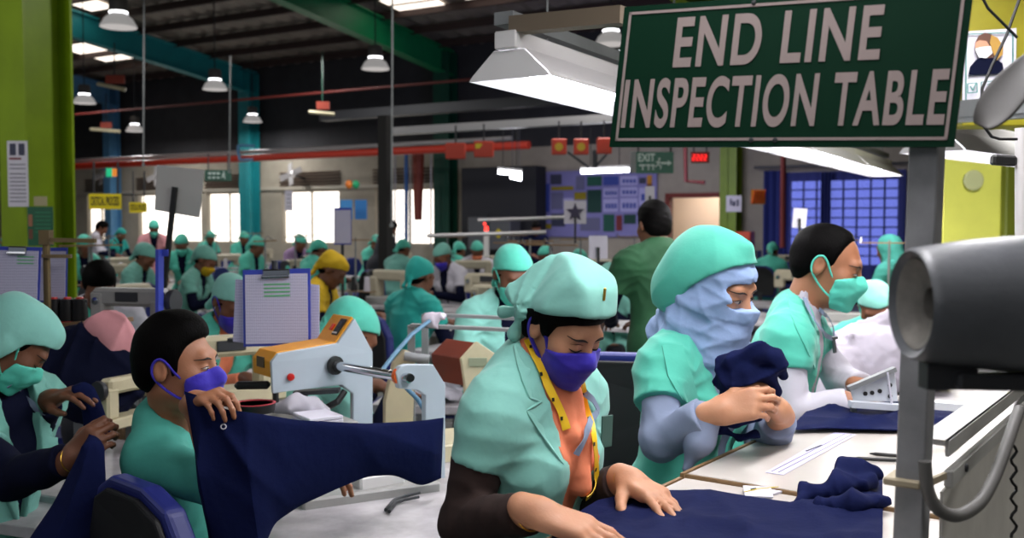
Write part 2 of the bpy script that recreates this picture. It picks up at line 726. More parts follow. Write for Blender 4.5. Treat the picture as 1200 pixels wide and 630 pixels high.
# ------------------------------------------------------------------ people
class Head:
    def __init__(s, o, yaw, pitch=0., roll=0., sc=1.):
        """yaw: compass direction (x, y) faced; pitch: nod down (deg); roll: tilt to own right (deg)"""
        s.o = np.asarray(o, float)
        s.R = frame((yaw[0], yaw[1], 0)) @ rotx(-math.radians(pitch)) @ roty(math.radians(roll))
        s.s = sc

    def w(s, p):
        return s.o + s.R @ (np.asarray(p, float) * s.s)

    def cap(s, S, a, b, r1, r2=None, k=.02, op=1):
        c = s.s
        S.cap(np.array(a) * c, np.array(b) * c, r1 * c, (r1 if r2 is None else r2) * c, k * c, op, s.R, s.o)

    def ell(s, S, c, r, k=.02, op=1):
        S.ell(np.array(c) * s.s, np.array(r) * s.s, k * s.s, op, s.R, s.o)

    def hull(s, S, pts, r=.004, k=.01, soft=.004):
        S.hull(np.asarray(pts) * s.s, r, k, 1, s.R, s.o, soft)

    def loc(s, p):
        return (p - s.o) @ s.R / s.s

    def cut(s, S, fn):
        S.cutfn(lambda p: fn(s.loc(p)) * s.s)

    def face_core(s, S, i=0., ears=True, cranium=True):
        E = lambda c, r, k=.02: s.ell(S, c, np.array(r) + i, k)
        if cranium: E((0, -.012, .033), (.072, .093, .080))
        E((0, .030, -.025), (.061, .060, .085), .03)
        E((0, .036, -.078), (.046, .044, .036), .03)
        E((0, .068, -.098), (.020, .018, .016), .028)
        for g in (-1, 1):
            E((g * .038, .056, -.022), (.025, .023, .024), .025)

    def skin(s, S, neck, nr=.05, fine=True):
        s.face_core(S)
        s.cap(S, (-.034, .079, .025), (.034, .079, .025), .012, k=.02)
        if fine:
            for g in (-1, 1):
                s.ell(S, (g * .031, .102, .002), (.019, .015, .012), .012, -1)
                s.ell(S, (g * .031, .077, .0), (.0155, .0140, .0120), .005)
        s.cap(S, (0, .084, .014), (0, .107, -.030), .008, .0120, .014)
        for g in (-1, 1):
            s.ell(S, (g * .0125, .097, -.034), (.0078, .010, .0075), .008)
        if fine:
            s.cap(S, (-.017, .083, -.061), (.017, .083, -.061), .0065, k=.008)
            s.ell(S, (0, .089, -.060), (.011, .006, .005), .006)
            s.cap(S, (-.013, .084, -.073), (.013, .084, -.073), .0075, k=.008)
            s.cap(S, (-.021, .094, -.067), (.021, .094, -.067), .0028, k=.004, op=-1)
        for g in (-1, 1):
            s.ell(S, (g * .076, -.014, .000), (.010, .019, .031), .006)
            if fine:
                s.ell(S, (g * .088, -.010, .004), (.008, .011, .019), .006, -1)
        nl = s.w((0, -.028, -.055))
        S.cap(neck, nl, nr * 1.08, nr * .96, .025)

    def hair(s, h, m, parent, line=((-.12, -.085), (-.05, -.075), (-.022, -.03), (.004, -.012), (.012, -.04), (.026, -.036), (.034, .03), (.062, .045), (.088, .068), (.11, .070)), th=.010, top=.0, seed=1, name='hair', cover=None, taper=.035):
        S = SDF()
        s.ell(S, (0, -.014, .035), (.072 + th, .093 + th, .080 + th + top))
        s.ell(S, (0, -.055, -.015), (.055 + th, .05, .06), .03)
        if top:
            s.ell(S, (0, .022, .078), (.055, .055, .045 + top * .5), .03)
        xs = [a for a, b in line]; zs = [b for a, b in line]
        s.cut(S, lambda p: (np.interp(p[:, 1], xs, zs) - p[:, 2]) * .6)
        if cover: s.cut(S, lambda p: (p[:, 2] - (cover + (p[:, 1] - .09) * .5)))
        g = folds(seed, .004, 60, (1, .35, 1))
        def shape(p):
            q = s.loc(p)
            edge = np.clip((q[:, 2] - np.interp(q[:, 1], xs, zs)) / taper, 0, 1)
            return (g(q) * edge - (th - .0022) * (1 - edge) ** 1.5) * s.s
        S.disp(shape)
        return S.obj(name, h, m, parent)

    def front(s, bv, x, z, lift=0.):
        """point of the face surface straight ahead of (x, z)"""
        o = Vector(s.w((x, .16, z))); d = Vector(s.R @ np.array((0, -1., 0)))
        for b in bv:
            h = b.ray_cast(o, d)
            if h[0] is not None: return np.array(h[0]) - np.array(d) * lift
        return s.w((x, .085, z))

    def eyes(s, parent, body, mw, md, op=.005, look=(0, 0), lash=None, brow=None, lines=.0016):
        """almond eyes, lash lines and eyebrows laid on the face"""
        bv = surf_bvh([body])
        for g in (-1, 1):
            def strip(name, f, r, m, lift=.0003, n=11):
                b = MB(parent.location)
                pts = [s.front(bv, g * f(t)[0], f(t)[1], lift) for t in np.linspace(0, 1, n)]
                b.tube(pts, [max(.0003, r * math.sin(.25 + 2.6 * t)) for t in np.linspace(0, 1, n)], 6)
                b.build(name, m, parent, True)
            if mw is not None:
                def patch(name, cx, cz, rx, up, dn, m, lift, rnd=1.):
                    b = MB(parent.location)
                    G = []
                    for t in np.linspace(-1, 1, 11):
                        c = (1 - t * t) ** (.5 if rnd < 1 else .8)
                        G.append([s.front(bv, g * (cx + t * rx), cz - dn * c + (up + dn) * c * u, lift * (.25 + .75 * c * math.sin(.2 + 2.75 * u))) for u in np.linspace(0, 1, 6)])
                    b.sheet(G, .0012)
                    b.build(name, m, parent, True)
                patch('eye', .031, -.001, .0145, op, op * .75, mw, .0010)
                cx = .031 + look[0] * g
                patch('iris', cx, -.001 + look[1], .0062, min(op * .95, .0062), min(op * .75, .0062), md, .0017, .5)
                strip('upper_lash_line', lambda t: (.0155 + .032 * t, -.001 + op * (1 - (2 * t - 1) ** 2) ** .8 + .001 * t), lines, lash, .0008)
                strip('lower_lash_line', lambda t: (.017 + .029 * t, -.001 - op * .75 * (1 - (2 * t - 1) ** 2) ** .8), lines * .5, lash, .0004)
            elif lash is not None:
                strip('eyelashes', lambda t: (.0155 + .033 * t, -.0035 - .0048 * (1 - (2 * t - 1) ** 2)), lines * 1.25, lash, .0004)
                strip('eyelid_crease', lambda t: (.0165 + .031 * t, .0075 + .0035 * (1 - (2 * t - 1) ** 2)), .0007, lash, -.0001)
            if brow is not None:
                strip('eyebrow', lambda t: (.011 + .041 * t, .0185 + .0075 * math.sin(min(1, t * 1.25) * 2.1) - .003 * t), .0027, brow, .0002)

    def mask(s, h, m, parent, name='face_mask', loops=True, big=0., top=-.010, back=.030, lw=.0022, seed=3):
        S = SDF()
        s.face_core(S, .0055 + big, cranium=False)
        s.cap(S, (0, .084, .010), (0, .105, -.030), .012 + big, .016 + big, .02)
        s.cap(S, (0, .106, -.032), (0, .080, -.098), .015 + big, .018 + big, .03)
        s.cap(S, (-.03, .070, -.055), (.03, .070, -.055), .026 + big, k=.03)
        ys = [0, .03, .06, .085, .10, .12]
        zt = [top - .034, top - .028, top - .016, top - .006, top + .002, top + .004]
        s.cut(S, lambda p: np.maximum(np.maximum(p[:, 2] - np.interp(p[:, 1], ys, zt), (back - p[:, 1]) + .15 * np.abs(p[:, 2] + .065)), -.118 - p[:, 2]))
        f = folds(seed, .0022, 120, (.3, .3, 1.6))
        S.disp(lambda p: f(s.loc(p)))
        o = S.obj(name, h, m, parent)
        if loops:
            for g in (-1, 1):
                b = MB(parent.location)
                pts = [(g * .0585, back + .006, top - .030), (g * .067, .022, -.012), (g * .078, .010, .014), (g * .0835, -.006, .031), (g * .085, -.022, .027), (g * .0835, -.033, .008), (g * .079, -.031, -.018), (g * .071, -.012, -.042), (g * .060, .016, -.068), (g * .0535, back + .008, -.082)]
                A = np.array(pts); t = np.linspace(0, len(A) - 1, 34)
                sm = np.stack([np.interp(t, range(len(A)), A[:, c]) for c in range(3)], 1)
                for _ in range(3): sm[1:-1] = (sm[:-2] + 2 * sm[1:-1] + sm[2:]) / 4
                b.tube([s.w(q) for q in sm], lw, 6)
                b.build('ear_loop', m, parent, True)
        return o


def hand(S, wrist, fdir, back, side=1, curl=(12, 18, 12), sc=1., spread=1., thumb=(0, 0), k=.006, curls=None):
    """palm, five unequal fingers; back: normal of the back of the hand; side +1 right, -1 left. returns finger tips"""
    x = nrm(fdir); z = nrm(np.asarray(back, float) - np.dot(back, x) * x); y = np.cross(z, x)
    R = np.stack([x, y, z], 1)
    w = lambda p: np.asarray(wrist, float) + R @ (np.asarray(p, float) * sc)
    ky = [.027, .009, -.009, -.025]
    kx = [.088, .092, .086, .077]
    ln = [(.040, .025, .021), (.044, .028, .022), (.041, .026, .022), (.032, .020, .019)]
    rd = [.0088, .009, .0086, .0076]
    tips = []
    S.rb(np.array((.046, 0, -.003)) * sc, np.array((.034, .026, .004)) * sc, .008 * sc, .012, 1, R, np.asarray(wrist, float))
    S.cap(w((-.03, 0, 0)), w((.015, 0, 0)), .026 * sc, .027 * sc, .015, 1)
    for i in range(4):
        yy = ky[i] * side
        S.cap(w((.004, yy * .55, -.001)), w((kx[i], yy, 0)), .0145 * sc, .0112 * sc, .010)
        c = curls[i] if curls is not None else curl
        a = 0.; p = np.array((kx[i], yy, 0.)); sp = math.radians(spread * yy * side / .027 * 7) * side
        r = rd[i]
        for j in range(3):
            a += math.radians(c[j])
            d = np.array((math.cos(a) * math.cos(sp), math.cos(a) * math.sin(sp), -math.sin(a)))
            q = p + d * ln[i][j]
            S.cap(w(p), w(q), r * sc, r * .90 * sc, k * .7 if j else k)
            r *= .90
            p = q
        tips.append((w(p), R @ d, R @ np.array((math.sin(a), 0, math.cos(a)))))
    tl, td = thumb
    pts = [np.array((.014, .020 * side, -.006)), np.array((.046, (.046 + tl * .3) * side, -.016 - td * .4)), np.array((.074, (.058 + tl) * side, -.020 - td)), np.array((.097, (.062 + tl * 1.3) * side, -.022 - td * 1.4))]
    for j, (r1, r2) in enumerate(((.0155, .0125), (.0120, .0100), (.0100, .0078))):
        S.cap(w(pts[j]), w(pts[j + 1]), r1 * sc, r2 * sc, .009 if j == 0 else .004)
    tips.append((w(pts[3]), R @ nrm(pts[3] - pts[2]), R @ nrm((0, side * .5, .85))))
    return tips


def torso_frame(J):
    x = nrm(J['shR'] - J['shL']); z = J['neck'] - J['pel']; z = nrm(z - np.dot(z, x) * x)
    return np.stack([x, np.cross(z, x), z], 1)


def torso(S, J, i=0., fem=True, bust=1., w=1.):
    R = torso_frame(J)
    L = np.linalg.norm(J['neck'] - J['pel'])
    at = lambda t, dx=0, dy=0, dz=0: J['pel'] + (J['neck'] - J['pel']) * t + R @ np.array((dx, dy, dz))
    E = lambda c, r, k=.05: S.ell((0, 0, 0), (np.array(r) * np.array((w, 1, 1))) + i, k, 1, R, c)
    E(at(.70), (.138, .096, L * .33))
    E(at(.38, dy=.004), (.120 if fem else .132, .090, L * .30))
    E(at(.06, dy=-.01), (.150 if fem else .145, .108, L * .24))
    S.cap(J['shL'] + R @ np.array((.02, 0, -.012)), J['shR'] + R @ np.array((-.02, 0, -.012)), .050 + i, k=.05)
    for q in ('shL', 'shR'):
        S.cap(J['neck'] + R @ np.array((0, -.01, .022)), J['neck'] * .3 + J[q] * .7 + R @ np.array((0, -.008, .012)), .042 + i, .044 + i, .04)
    if fem and bust:
        for g in (-1, 1):
            E(at(.66, g * .066, .070 * bust, 0), (.056, .050, .060), .035)


def limbs(S, J, i=0., fem=True, arms=True, legs=True, f=1.):
    a = .92 if fem else 1.02
    if arms:
        for q in 'LR':
            S.cap(J['sh' + q], J['el' + q], .049 * a * f + i, .038 * a * f + i, .03)
            S.cap(J['el' + q], J['wr' + q], .038 * a * f + i, .025 * a * f + i, .02)
    if legs:
        for q in 'LR':
            S.cap(J['hp' + q], J['kn' + q], .078 * f + i, .054 * f + i, .04)
            S.cap(J['kn' + q], J['an' + q], .052 * f + i, .036 * f + i, .03)


def feet(S, J, fwd, i=0.):
    for q in 'LR':
        a = J['an' + q]
        t = a + np.asarray(fwd) * .15; t[2] = .034
        h = a - np.asarray(fwd) * .035; h[2] = .04
        S.cap(h, t, .038 + i, .034 + i, .02)
        S.cap(a, h, .036 + i, .038 + i, .02)


def stand_legs(J, fwd, wd=.10, lean=None):
    """legs straight down from the pelvis to the floor"""
    R = torso_frame(J)
    f = nrm((fwd[0], fwd[1], 0)); r = nrm((R[0, 0], R[1, 0], 0))
    foot = np.array((J['pel'][0], J['pel'][1], 0)) if lean is None else np.asarray(lean, float)
    for q, g in (('L', -1), ('R', 1)):
        J['hp' + q] = J['pel'] + r * g * wd * .9 - np.array((0, 0, .04))
        J['an' + q] = foot + r * g * wd + np.array((0, 0, .085))
        J['kn' + q] = (J['hp' + q] * .5 + J['an' + q] * .5) + f * .02
    return f


def sleeve(S, J, q, t0, t1, r0, r1, k=.04):
    """sleeve along the arm: t 0..1 shoulder-elbow, 1..2 elbow-wrist"""
    def pt(t):
        return J['sh' + q] + (J['el' + q] - J['sh' + q]) * t if t <= 1 else J['el' + q] + (J['wr' + q] - J['el' + q]) * (t - 1)
    if t0 < 1 < t1:
        m = (1 - t0) / (t1 - t0)
        rm = r0 + (r1 - r0) * m
        S.cap(pt(t0), pt(1), r0, rm, k)
        S.cap(pt(1), pt(t1), rm, r1, .015)
    else:
        S.cap(pt(t0), pt(t1), r0, r1, k)


def end_cut(S, c, n, r=.14):
    """trim a sleeve or hem square: remove what lies past plane (c, n) within r of c"""
    c = np.asarray(c, float); n = nrm(n)

    def fn(p):
        q = p - c
        a = q @ n
        rad = np.linalg.norm(q - a[:, None] * n, axis=1)
        return np.where((rad < r) & (a > -.05) & (a < r), a, -1.)
    S.cutfn(fn)
# ------------------------------------------------------------------ shared materials
M = {}
M['mint'] = mat('mint_cotton', '#84c6ba', .85, bump=.0022, bscale=20, var=.10, vscale=9, sheen=.15)
M['mint2'] = mat('mint_green_cotton', '#4fbba5', .85, bump=.0022, bscale=20, var=.12, vscale=9, sheen=.15)
M['mint3'] = mat('faded_mint_cotton', '#72b3a6', .85, bump=.0012, bscale=22, var=.15, vscale=9, sheen=.1)
M['teal'] = mat('teal_cotton', '#1fa79c', .85, bump=.001, bscale=22, var=.15, vscale=9, sheen=.1)
M['teal2'] = mat('dull_teal_cotton', '#3f9a8c', .85, bump=.001, bscale=22, var=.15, vscale=9)
M['greenshirt'] = mat('bottle_green_cotton', '#07401f', .85, bump=.001, bscale=30, var=.2, vscale=9)
M['purple'] = mat('violet_blue_cloth', '#2f1fa6', .8, bump=.0006, bscale=90, sheen=.15)
M['mintmask'] = mat('mint_mask_cloth', '#58c9b4', .8, bump=.0004, bscale=90)
M['whitecloth'] = mat('white_cotton', '#c2bec9', .85, bump=.001, bscale=30, var=.06)
M['greyshirt'] = mat('pale_striped_shirt', '#b9b2bf', .85, bump=.0008, bscale=30)
M['greyblue'] = mat('grey_blue_sleeve_cotton', '#7f8ba6', .85, bump=.001, bscale=30, var=.12, vscale=8)
M['veil'] = mat('sky_blue_scarf_cotton', '#92abd6', .85, bump=.001, bscale=60, var=.14, vscale=9)
M['orange'] = mat('orange_scarf_cotton', '#f08a63', .85, bump=.001, bscale=60, var=.1, vscale=12)
M['brownsleeve'] = mat('dark_brown_jersey', '#2c1a16', .9, bump=.0008, bscale=50, var=.2)
M['navy'] = mat('navy_fleece', '#0f1740', .92, bump=.0012, bscale=60, var=.15, vscale=8, spec=.12)
M['navydark'] = mat('dark_navy_jersey', '#0b0f26', .92, bump=.0012, bscale=30, spec=.12)
M['trousers'] = mat('dark_trousers', '#1c1e26', .9, bump=.001)
M['skin'] = mat('brown_skin', '#be8868', .55, bump=.0003, bscale=220, var=.06, vscale=20, sss=.10)
M['skin2'] = mat('warm_brown_skin', '#a06a4c', .55, bump=.0003, bscale=220, var=.08, vscale=20, sss=.08)
M['skin3'] = mat('dark_brown_skin', '#70452f', .55, bump=.0003, bscale=220, var=.08, vscale=20, sss=.05)
M['hair'] = mat('black_hair', '#050404', .62, bump=.0015, bscale=90, stretch=(4, 4, 1), spec=.05)
M['brow'] = mat('dark_eyebrow', '#1a0f0c', .8)
M['eyewhite'] = mat('eye_white', '#a89c98', .4)
M['iris'] = mat('dark_iris', '#150c08', .15)
M['gold'] = mat('gold_metal', '#d8a94a', .3, 1.)
M['yellowtape'] = mat('yellow_tape', '#f0c21c', .5)
M['black'] = mat('black_plastic', '#0c0c0e', .45)
M['lanyard'] = mat('grey_lanyard', '#7f8ea6', .7)
M['badge'] = mat('dark_green_badge', '#1f4d43', .35)
M['nail'] = mat('pale_nail', '#d2a48e', .3)


def surf_bvh(objs):
    from mathutils.bvhtree import BVHTree
    out = []
    for o in objs:
        me = o.data
        off = Vector(o.parent.location) if o.parent else Vector(o.location)
        out.append(BVHTree.FromPolygons([v.co + off for v in me.vertices], [tuple(p.vertices) for p in me.polygons]))
    return out


def on_surf(bv, px, py, lift=.004, _try=0):
    """where the surface lies under a pixel, lifted off along its normal"""
    r = ray(px, py); r = Vector(r / np.linalg.norm(r))
    best = None
    for b in bv:
        h = b.ray_cast(Vector(CAM), r)
        if h[0] is not None and (best is None or h[3] < best[3]): best = h
    if best is None:
        if _try < 12:
            for k in range(8):
                q, n = on_surf(bv, px + (2 + _try * 3) * math.cos(k * .785), py + (2 + _try * 3) * math.sin(k * .785), lift, 99)
                if q is not None: return q, n
            return on_surf(bv, px, py, lift, _try + 1)
        return None, None
    n = best[1]
    if n.dot(r) > 0: n = -n
    return np.array(best[0] + n * lift), np.array(n)


def lapel(bv, outer, inner, m, parent, lift=.006, n=40, k=7):
    """a turned back collar flap laid over the coat between two lines of points"""
    def res(Q):
        Q = np.array(Q, float); L = np.concatenate([[0], np.cumsum(np.linalg.norm(np.diff(Q, axis=0), axis=1))]); t = np.linspace(0, L[-1], n)
        return np.stack([np.interp(t, L, Q[:, 0]), np.interp(t, L, Q[:, 1])], 1)
    O, I = res(outer), res(inner)
    G = np.zeros((n, k, 3)); N = np.zeros((n, k, 3))
    for i in range(n):
        for j in range(k):
            x, y = O[i] + (I[i] - O[i]) * j / (k - 1)
            p, q = on_surf(bv, x, y, 0.)
            G[i, j] = p; N[i, j] = q
    rd = np.array([ray(*O[i]) for i in range(n)]); rd /= np.linalg.norm(rd, axis=1, keepdims=True)
    d = np.einsum('ijk,ik->ij', G - CAM, rd)
    med = np.median(d, axis=1)
    for _ in range(8):
        d[1:-1] = (d[:-2] + 2 * d[1:-1] + d[2:]) / 4
        d[:, 1:-1] = (d[:, :-2] + 2 * d[:, 1:-1] + d[:, 2:]) / 4
    for i in range(n):
        for j in range(k):
            x, y = O[i] + (I[i] - O[i]) * j / (k - 1)
            r = ray(x, y); r = r / np.linalg.norm(r)
            G[i, j] = CAM + r * (d[i, j] / np.dot(r, rd[i]) - lift)
    b = MB(parent.location); b.sheet(G.tolist(), .004)
    return b.build('lapel', m, parent, True)


def cloth_tube(name, T, B, dT, dB, bulge, m, lab, seed, amp=.012, nu=70, nv=26, origin=None, rays=0., cat='garment', skew=1.6):
    """a hanging or stretched piece of clothing: two layers of cloth between the pixel lines T (top) and B (bottom)"""
    T, B = np.array(T, float), np.array(B, float)
    u = np.linspace(0, 1, nu)
    def along_(Q):
        L = np.concatenate([[0], np.cumsum(np.linalg.norm(np.diff(Q, axis=0), axis=1))]); L /= L[-1]
        C = np.stack([np.interp(u, L, Q[:, c]) for c in range(2)], 1)
        for _ in range(5): C[1:-1] = (C[:-2] + 2 * C[1:-1] + C[2:]) / 4
        return C
    T, B = along_(T), along_(B)
    f1, f2 = ridges(seed, amp, 15, (.5, 1, 1), 6), folds(seed + 1, amp * .8, 9)
    G = []
    for i in range(nu):
        row = []
        end = min(1, min(i, nu - 1 - i) / 3 + .12)
        for j in range(2 * nv):
            front = j < nv
            v = j / (nv - 1) if front else (2 * nv - 1 - j) / (nv - 1)
            px, py = T[i] + (B[i] - T[i]) * v
            d = dT + (dB - dT) * u[i] if np.isscalar(dT) else np.interp(u[i], dT[0], dT[1])
            p = P(px, py, d)
            off = bulge * math.sin(math.pi * v) ** .6 * end
            w_ = float(f1(p[None])[0] + f2(p[None])[0])
            if origin is not None:
                o_ = P(*origin); q = p - o_; a = math.atan2(q[2], q[0]); r = math.hypot(q[0], q[2])
                w_ += rays * ((1 - abs(math.sin(a * 4.6 + skew * r + seed))) ** 1.7 - .3) * min(1, r / .14) * math.exp(-r * .9)
            k = math.sin(math.pi * v) ** .35
            row.append(p + np.array((0, -1, 0)) * ((off + w_ * k) if front else -off))
        row.append(row[0]); G.append(row)
    b = MB(G[0][0]); b.sheet(G)
    for e in (0, nu - 1):
        b._add([G[e][j] for j in range(2 * nv)], [tuple(range(2 * nv))])
    bmesh.ops.remove_doubles(b.bm, verts=b.bm.verts, dist=.0004)
    o = b.build(name, m, None, True)
    return tag(o, lab, cat)


def ribbon(name, bv, pix, width, m, parent, lift=.004, thick=.0012, n=24):
    """a flat band lying over cloth, following a line of points"""
    A = np.array(pix, float)
    L = np.concatenate([[0], np.cumsum(np.linalg.norm(np.diff(A, axis=0), axis=1))])
    t = np.linspace(0, L[-1], n)
    pts = []; nn = []
    for x, y in zip(np.interp(t, L, A[:, 0]), np.interp(t, L, A[:, 1])):
        p, q = on_surf(bv, x, y, lift)
        if p is not None: pts.append(p); nn.append(q)
    pts = np.array(pts); nn = np.array(nn)
    for _ in range(4):
        pts[1:-1] = (pts[:-2] + 2 * pts[1:-1] + pts[2:]) / 4
        nn[1:-1] = (nn[:-2] + 2 * nn[1:-1] + nn[2:]) / 4
    tg = np.gradient(pts, axis=0)
    sd = np.cross(tg, nn); sd /= np.linalg.norm(sd, axis=1, keepdims=True) + 1e-9
    nn /= np.linalg.norm(nn, axis=1, keepdims=True) + 1e-9
    G = [[p + s * width * a + q * .001 for a in (-.5, -.17, .17, .5)] for p, s, q in zip(pts, sd, nn)]
    b = MB(parent.location)
    b.sheet(G, thick)
    return b.build(name, m, parent, True)
# ------------------------------------------------------------------ clothing
class Coat:
    """short-sleeved overall coat with a V front and lapels, built over the pose J"""

    def __init__(s, J, hd, i=.016, vz=(-.36, -.30, -.18, -.06, .0, .06), vw=(.0, .016, .046, .066, .064, .058), sl=.56, r=(.058, .064), hem=.52, seed=21, fem=True, flare=.185, bust=.9, seat=None, amp=1., clip=None):
        s.J, s.hd, s.i, s.sl, s.r, s.hem, s.seed, s.fem, s.flare, s.bust, s.seat, s.amp, s.clip = J, hd, i, sl, r, hem, seed, fem, flare, bust, seat, amp, clip
        s.R = torso_frame(J); s.nk = J['neck']
        s.vz, s.vw = vz, vw

    def loc(s, p):
        return (p - s.nk) @ s.R

    def at(s, x, y, z):
        return s.nk + s.R @ np.array((x, y, z))

    def V(s, q):
        return np.interp(q[:, 2], s.vz, s.vw)

    def sdf(s, e=0.):
        J, R = s.J, s.R
        S = SDF()
        for q in 'LR':
            if s.sl > 0:
                sleeve(S, J, q, .0, s.sl + .12, s.r[0] + e, s.r[1] + e, .05)
                c = J['sh' + q] + (J['el' + q] - J['sh' + q]) * s.sl
                end_cut(S, c, J['el' + q] - J['sh' + q], .105)
        torso(S, J, s.i + e, s.fem, s.bust)
        foot = (J['anL'] + J['anR']) / 2
        low = J['pel'] + (foot - J['pel']) * .38
        if s.seat is None:
            S.cap(J['pel'] + R @ np.array((0, 0, .02)), low, .150 + e, s.flare + .012 + e, .08)
        else:
            for q in 'LR':
                S.cap(J['hp' + q], J['hp' + q] + (J['kn' + q] - J['hp' + q]) * .6, .100 + e, .088 + e, .06)
        S.cap(s.at(-.050, -.018, .004), s.at(.050, -.018, .004), .038 + e, k=.04)
        if s.seat is None: S.cut(J['pel'] + (foot - J['pel']) * s.hem, foot - J['pel'])
        S.cap(s.at(0, .02, -.02), s.hd.w((0, -.02, -.05)), .058, .060, .006, -1)
        S.cutfn(lambda p: (lambda q: np.minimum(s.V(q) - np.abs(q[:, 0]), q[:, 1]))(s.loc(p)))
        g1 = folds(s.seed, .0075 * s.amp, 11, (1, 1, .5)); g2 = ridges(s.seed + 1, .0050 * s.amp, 24, (1, 1, .8), 6)
        S.disp(lambda p: g1(s.loc(p)) + g2(s.loc(p)))
        if s.clip is not None: S.cutfn(s.clip)
        def creases(p):
            out = np.zeros(len(p))
            for q in 'LR':
                # pulled folds fanning from the armpit
                a = s.J['sh' + q] * .8 + s.J['pel'] * .1 + s.J['neck'] * .1
                d = (p - a) @ s.R
                ang = np.arctan2(d[:, 2], np.abs(d[:, 0]) + np.abs(d[:, 1]) * .7)
                rad = np.linalg.norm(d, axis=1)
                out += .0040 * s.amp * (.6 - np.abs(np.sin(ang * 7 + s.seed))) * np.exp(-((rad - .12) / .09) ** 2)
            return out
        S.disp(creases)
        return S

    def build(s, h, m, root, name='coat', lapels=True, lh=None):
        o = s.sdf().obj(name, h, m, root)
        if lapels:
            S = s.sdf(.0115)
            z0 = s.vz[0]
            def keep(p):
                q = s.loc(p)
                a = np.abs(q[:, 0]) - s.V(q)
                k = -z0 / .36
                lw = np.interp(q[:, 2], [z0, -.20 * k, -.137 * k, -.132 * k, -.126 * k, -.10 * k, .0, .03], [.0, .050, .070, .070, .036, .052, .046, .06])
                return np.maximum(np.maximum(a - lw, z0 + .01 - q[:, 2]), np.where(q[:, 2] > -.02, -1., -.01 - q[:, 1]))
            S.cutfn(keep)
            S.cutfn(lambda p: .04 - np.linalg.norm(p - s.at(0, 0, 0), axis=1))
            S.cut(s.at(0, 0, -.36), s.R @ np.array((0, 0, -1.)))
            S.cutfn(lambda p: (lambda q: np.where(q[:, 2] < .045, np.abs(q[:, 0]) - .145, .1))(s.loc(p)))
            S.obj('lapel', lh or h * .85, m, o, off=root.location)
        return o


def under(S, J, cut_pel=.0):
    limbs(S, J, .012, arms=False, f=.9)
    S.cap(J['hpL'], J['hpR'], .088, k=.05)


def long_sleeves(J, root, m, h, t0=.4, t1=.86, r=(.05, .036), seed=40, name='sleeve', which='LR', cuff=0.):
    for q in which:
        S = SDF()
        sleeve(S, J, q, t0, 1 + t1 + .06, r[0], r[1])
        d = J['wr' + q] - J['el' + q]
        e = J['el' + q] + d * t1
        if cuff:
            S.cap(e - nrm(d) * .012, e - nrm(d) * .045, r[1] + cuff, k=.004)
        end_cut(S, e, d, .09)
        g = folds(seed + ord(q), .0055, 50, (1, 1, 1)); S.disp(g)
        S.obj(name, h, m, root)


def trousers(J, root, m, h):
    S = SDF()
    under(S, J)
    S.cut((0, 0, .07), (0, 0, -1))
    S.cut(J['pel'] + np.array((0, 0, .07)), (0, 0, 1))
    return S.obj('trousers', h, m, root)


def shoes(J, root, m, h, fwd):
    for q in 'LR':
        S = SDF(); JJ = dict(J)
        a = J['an' + q]; f = np.asarray(fwd, float)
        t = a + f * .155; t = np.array((t[0], t[1], .042)); hl = a - f * .035; hl = np.array((hl[0], hl[1], .048))
        S.cap(hl, t, .046, .040, .02); S.cap(a, hl, .044, .046, .02)
        S.cut((0, 0, .001), (0, 0, -1)); S.cut((0, 0, .115), (0, 0, 1))
        S.obj('shoe', h, m, root)


def tied_scarf(hd, root, m, h, style=0, seed=5, low=0.):
    """cloth tied over the hair and knotted at the nape"""
    S = SDF()
    hd.ell(S, (0, -.012, .035), (.084, .104, .092))
    if style == 0:      # round, snug
        hd.cap(S, (0, -.06, .05), (0, -.105, -.02), .050, .028, .05)
    elif style == 1:    # peaked at the back
        hd.cap(S, (.0, -.078, .084), (0, .060, .084), .016, .016, .045)
        hd.cap(S, (.0, -.078, .084), (.0, -.112, -.030), .026, .020, .06)
    elif style == 2:    # puffed backwards
        hd.ell(S, (0, -.055, .045), (.082, .090, .085), .04)
        hd.cap(S, (0, -.09, .02), (0, -.11, -.05), .05, .03, .04)
    hd.cut(S, lambda p: (np.interp(p[:, 1], [-.15, -.10, -.05, 0, .06, .10, .13], [-.085, -.065, -.005, .028 - low, .056 - low, .062 - low, .062 - low]) - p[:, 2]))
    hd.cap(S, (.0, -.105, -.040), (.015, -.112, -.045), .022, .020, .012)
    hd.cap(S, (.012, -.108, -.045), (.030, -.115, -.10), .012, .020, .01)
    hd.cap(S, (-.005, -.112, -.045), (-.018, -.118, -.095), .011, .018, .01)
    f1 = folds(seed, .005, 36, (.6, 1.2, 1.2))
    def pleat(p):
        q = hd.loc(p)
        a = np.arctan2(q[:, 2] + .045, q[:, 1] + .125)
        r = np.hypot(q[:, 2] + .045, q[:, 1] + .125)
        return f1(q) + .0032 * (1 - 2 * np.abs(np.sin(a * 5.5 + q[:, 0] * 7 + seed))) * np.exp(-r * 7)
    S.disp(pleat)
    return S.obj('headscarf', h, m, root)
# ------------------------------------------------------------------ the hall
def struct(o, label=None):
    o['kind'] = 'structure'
    if label: o['label'] = label
    return o


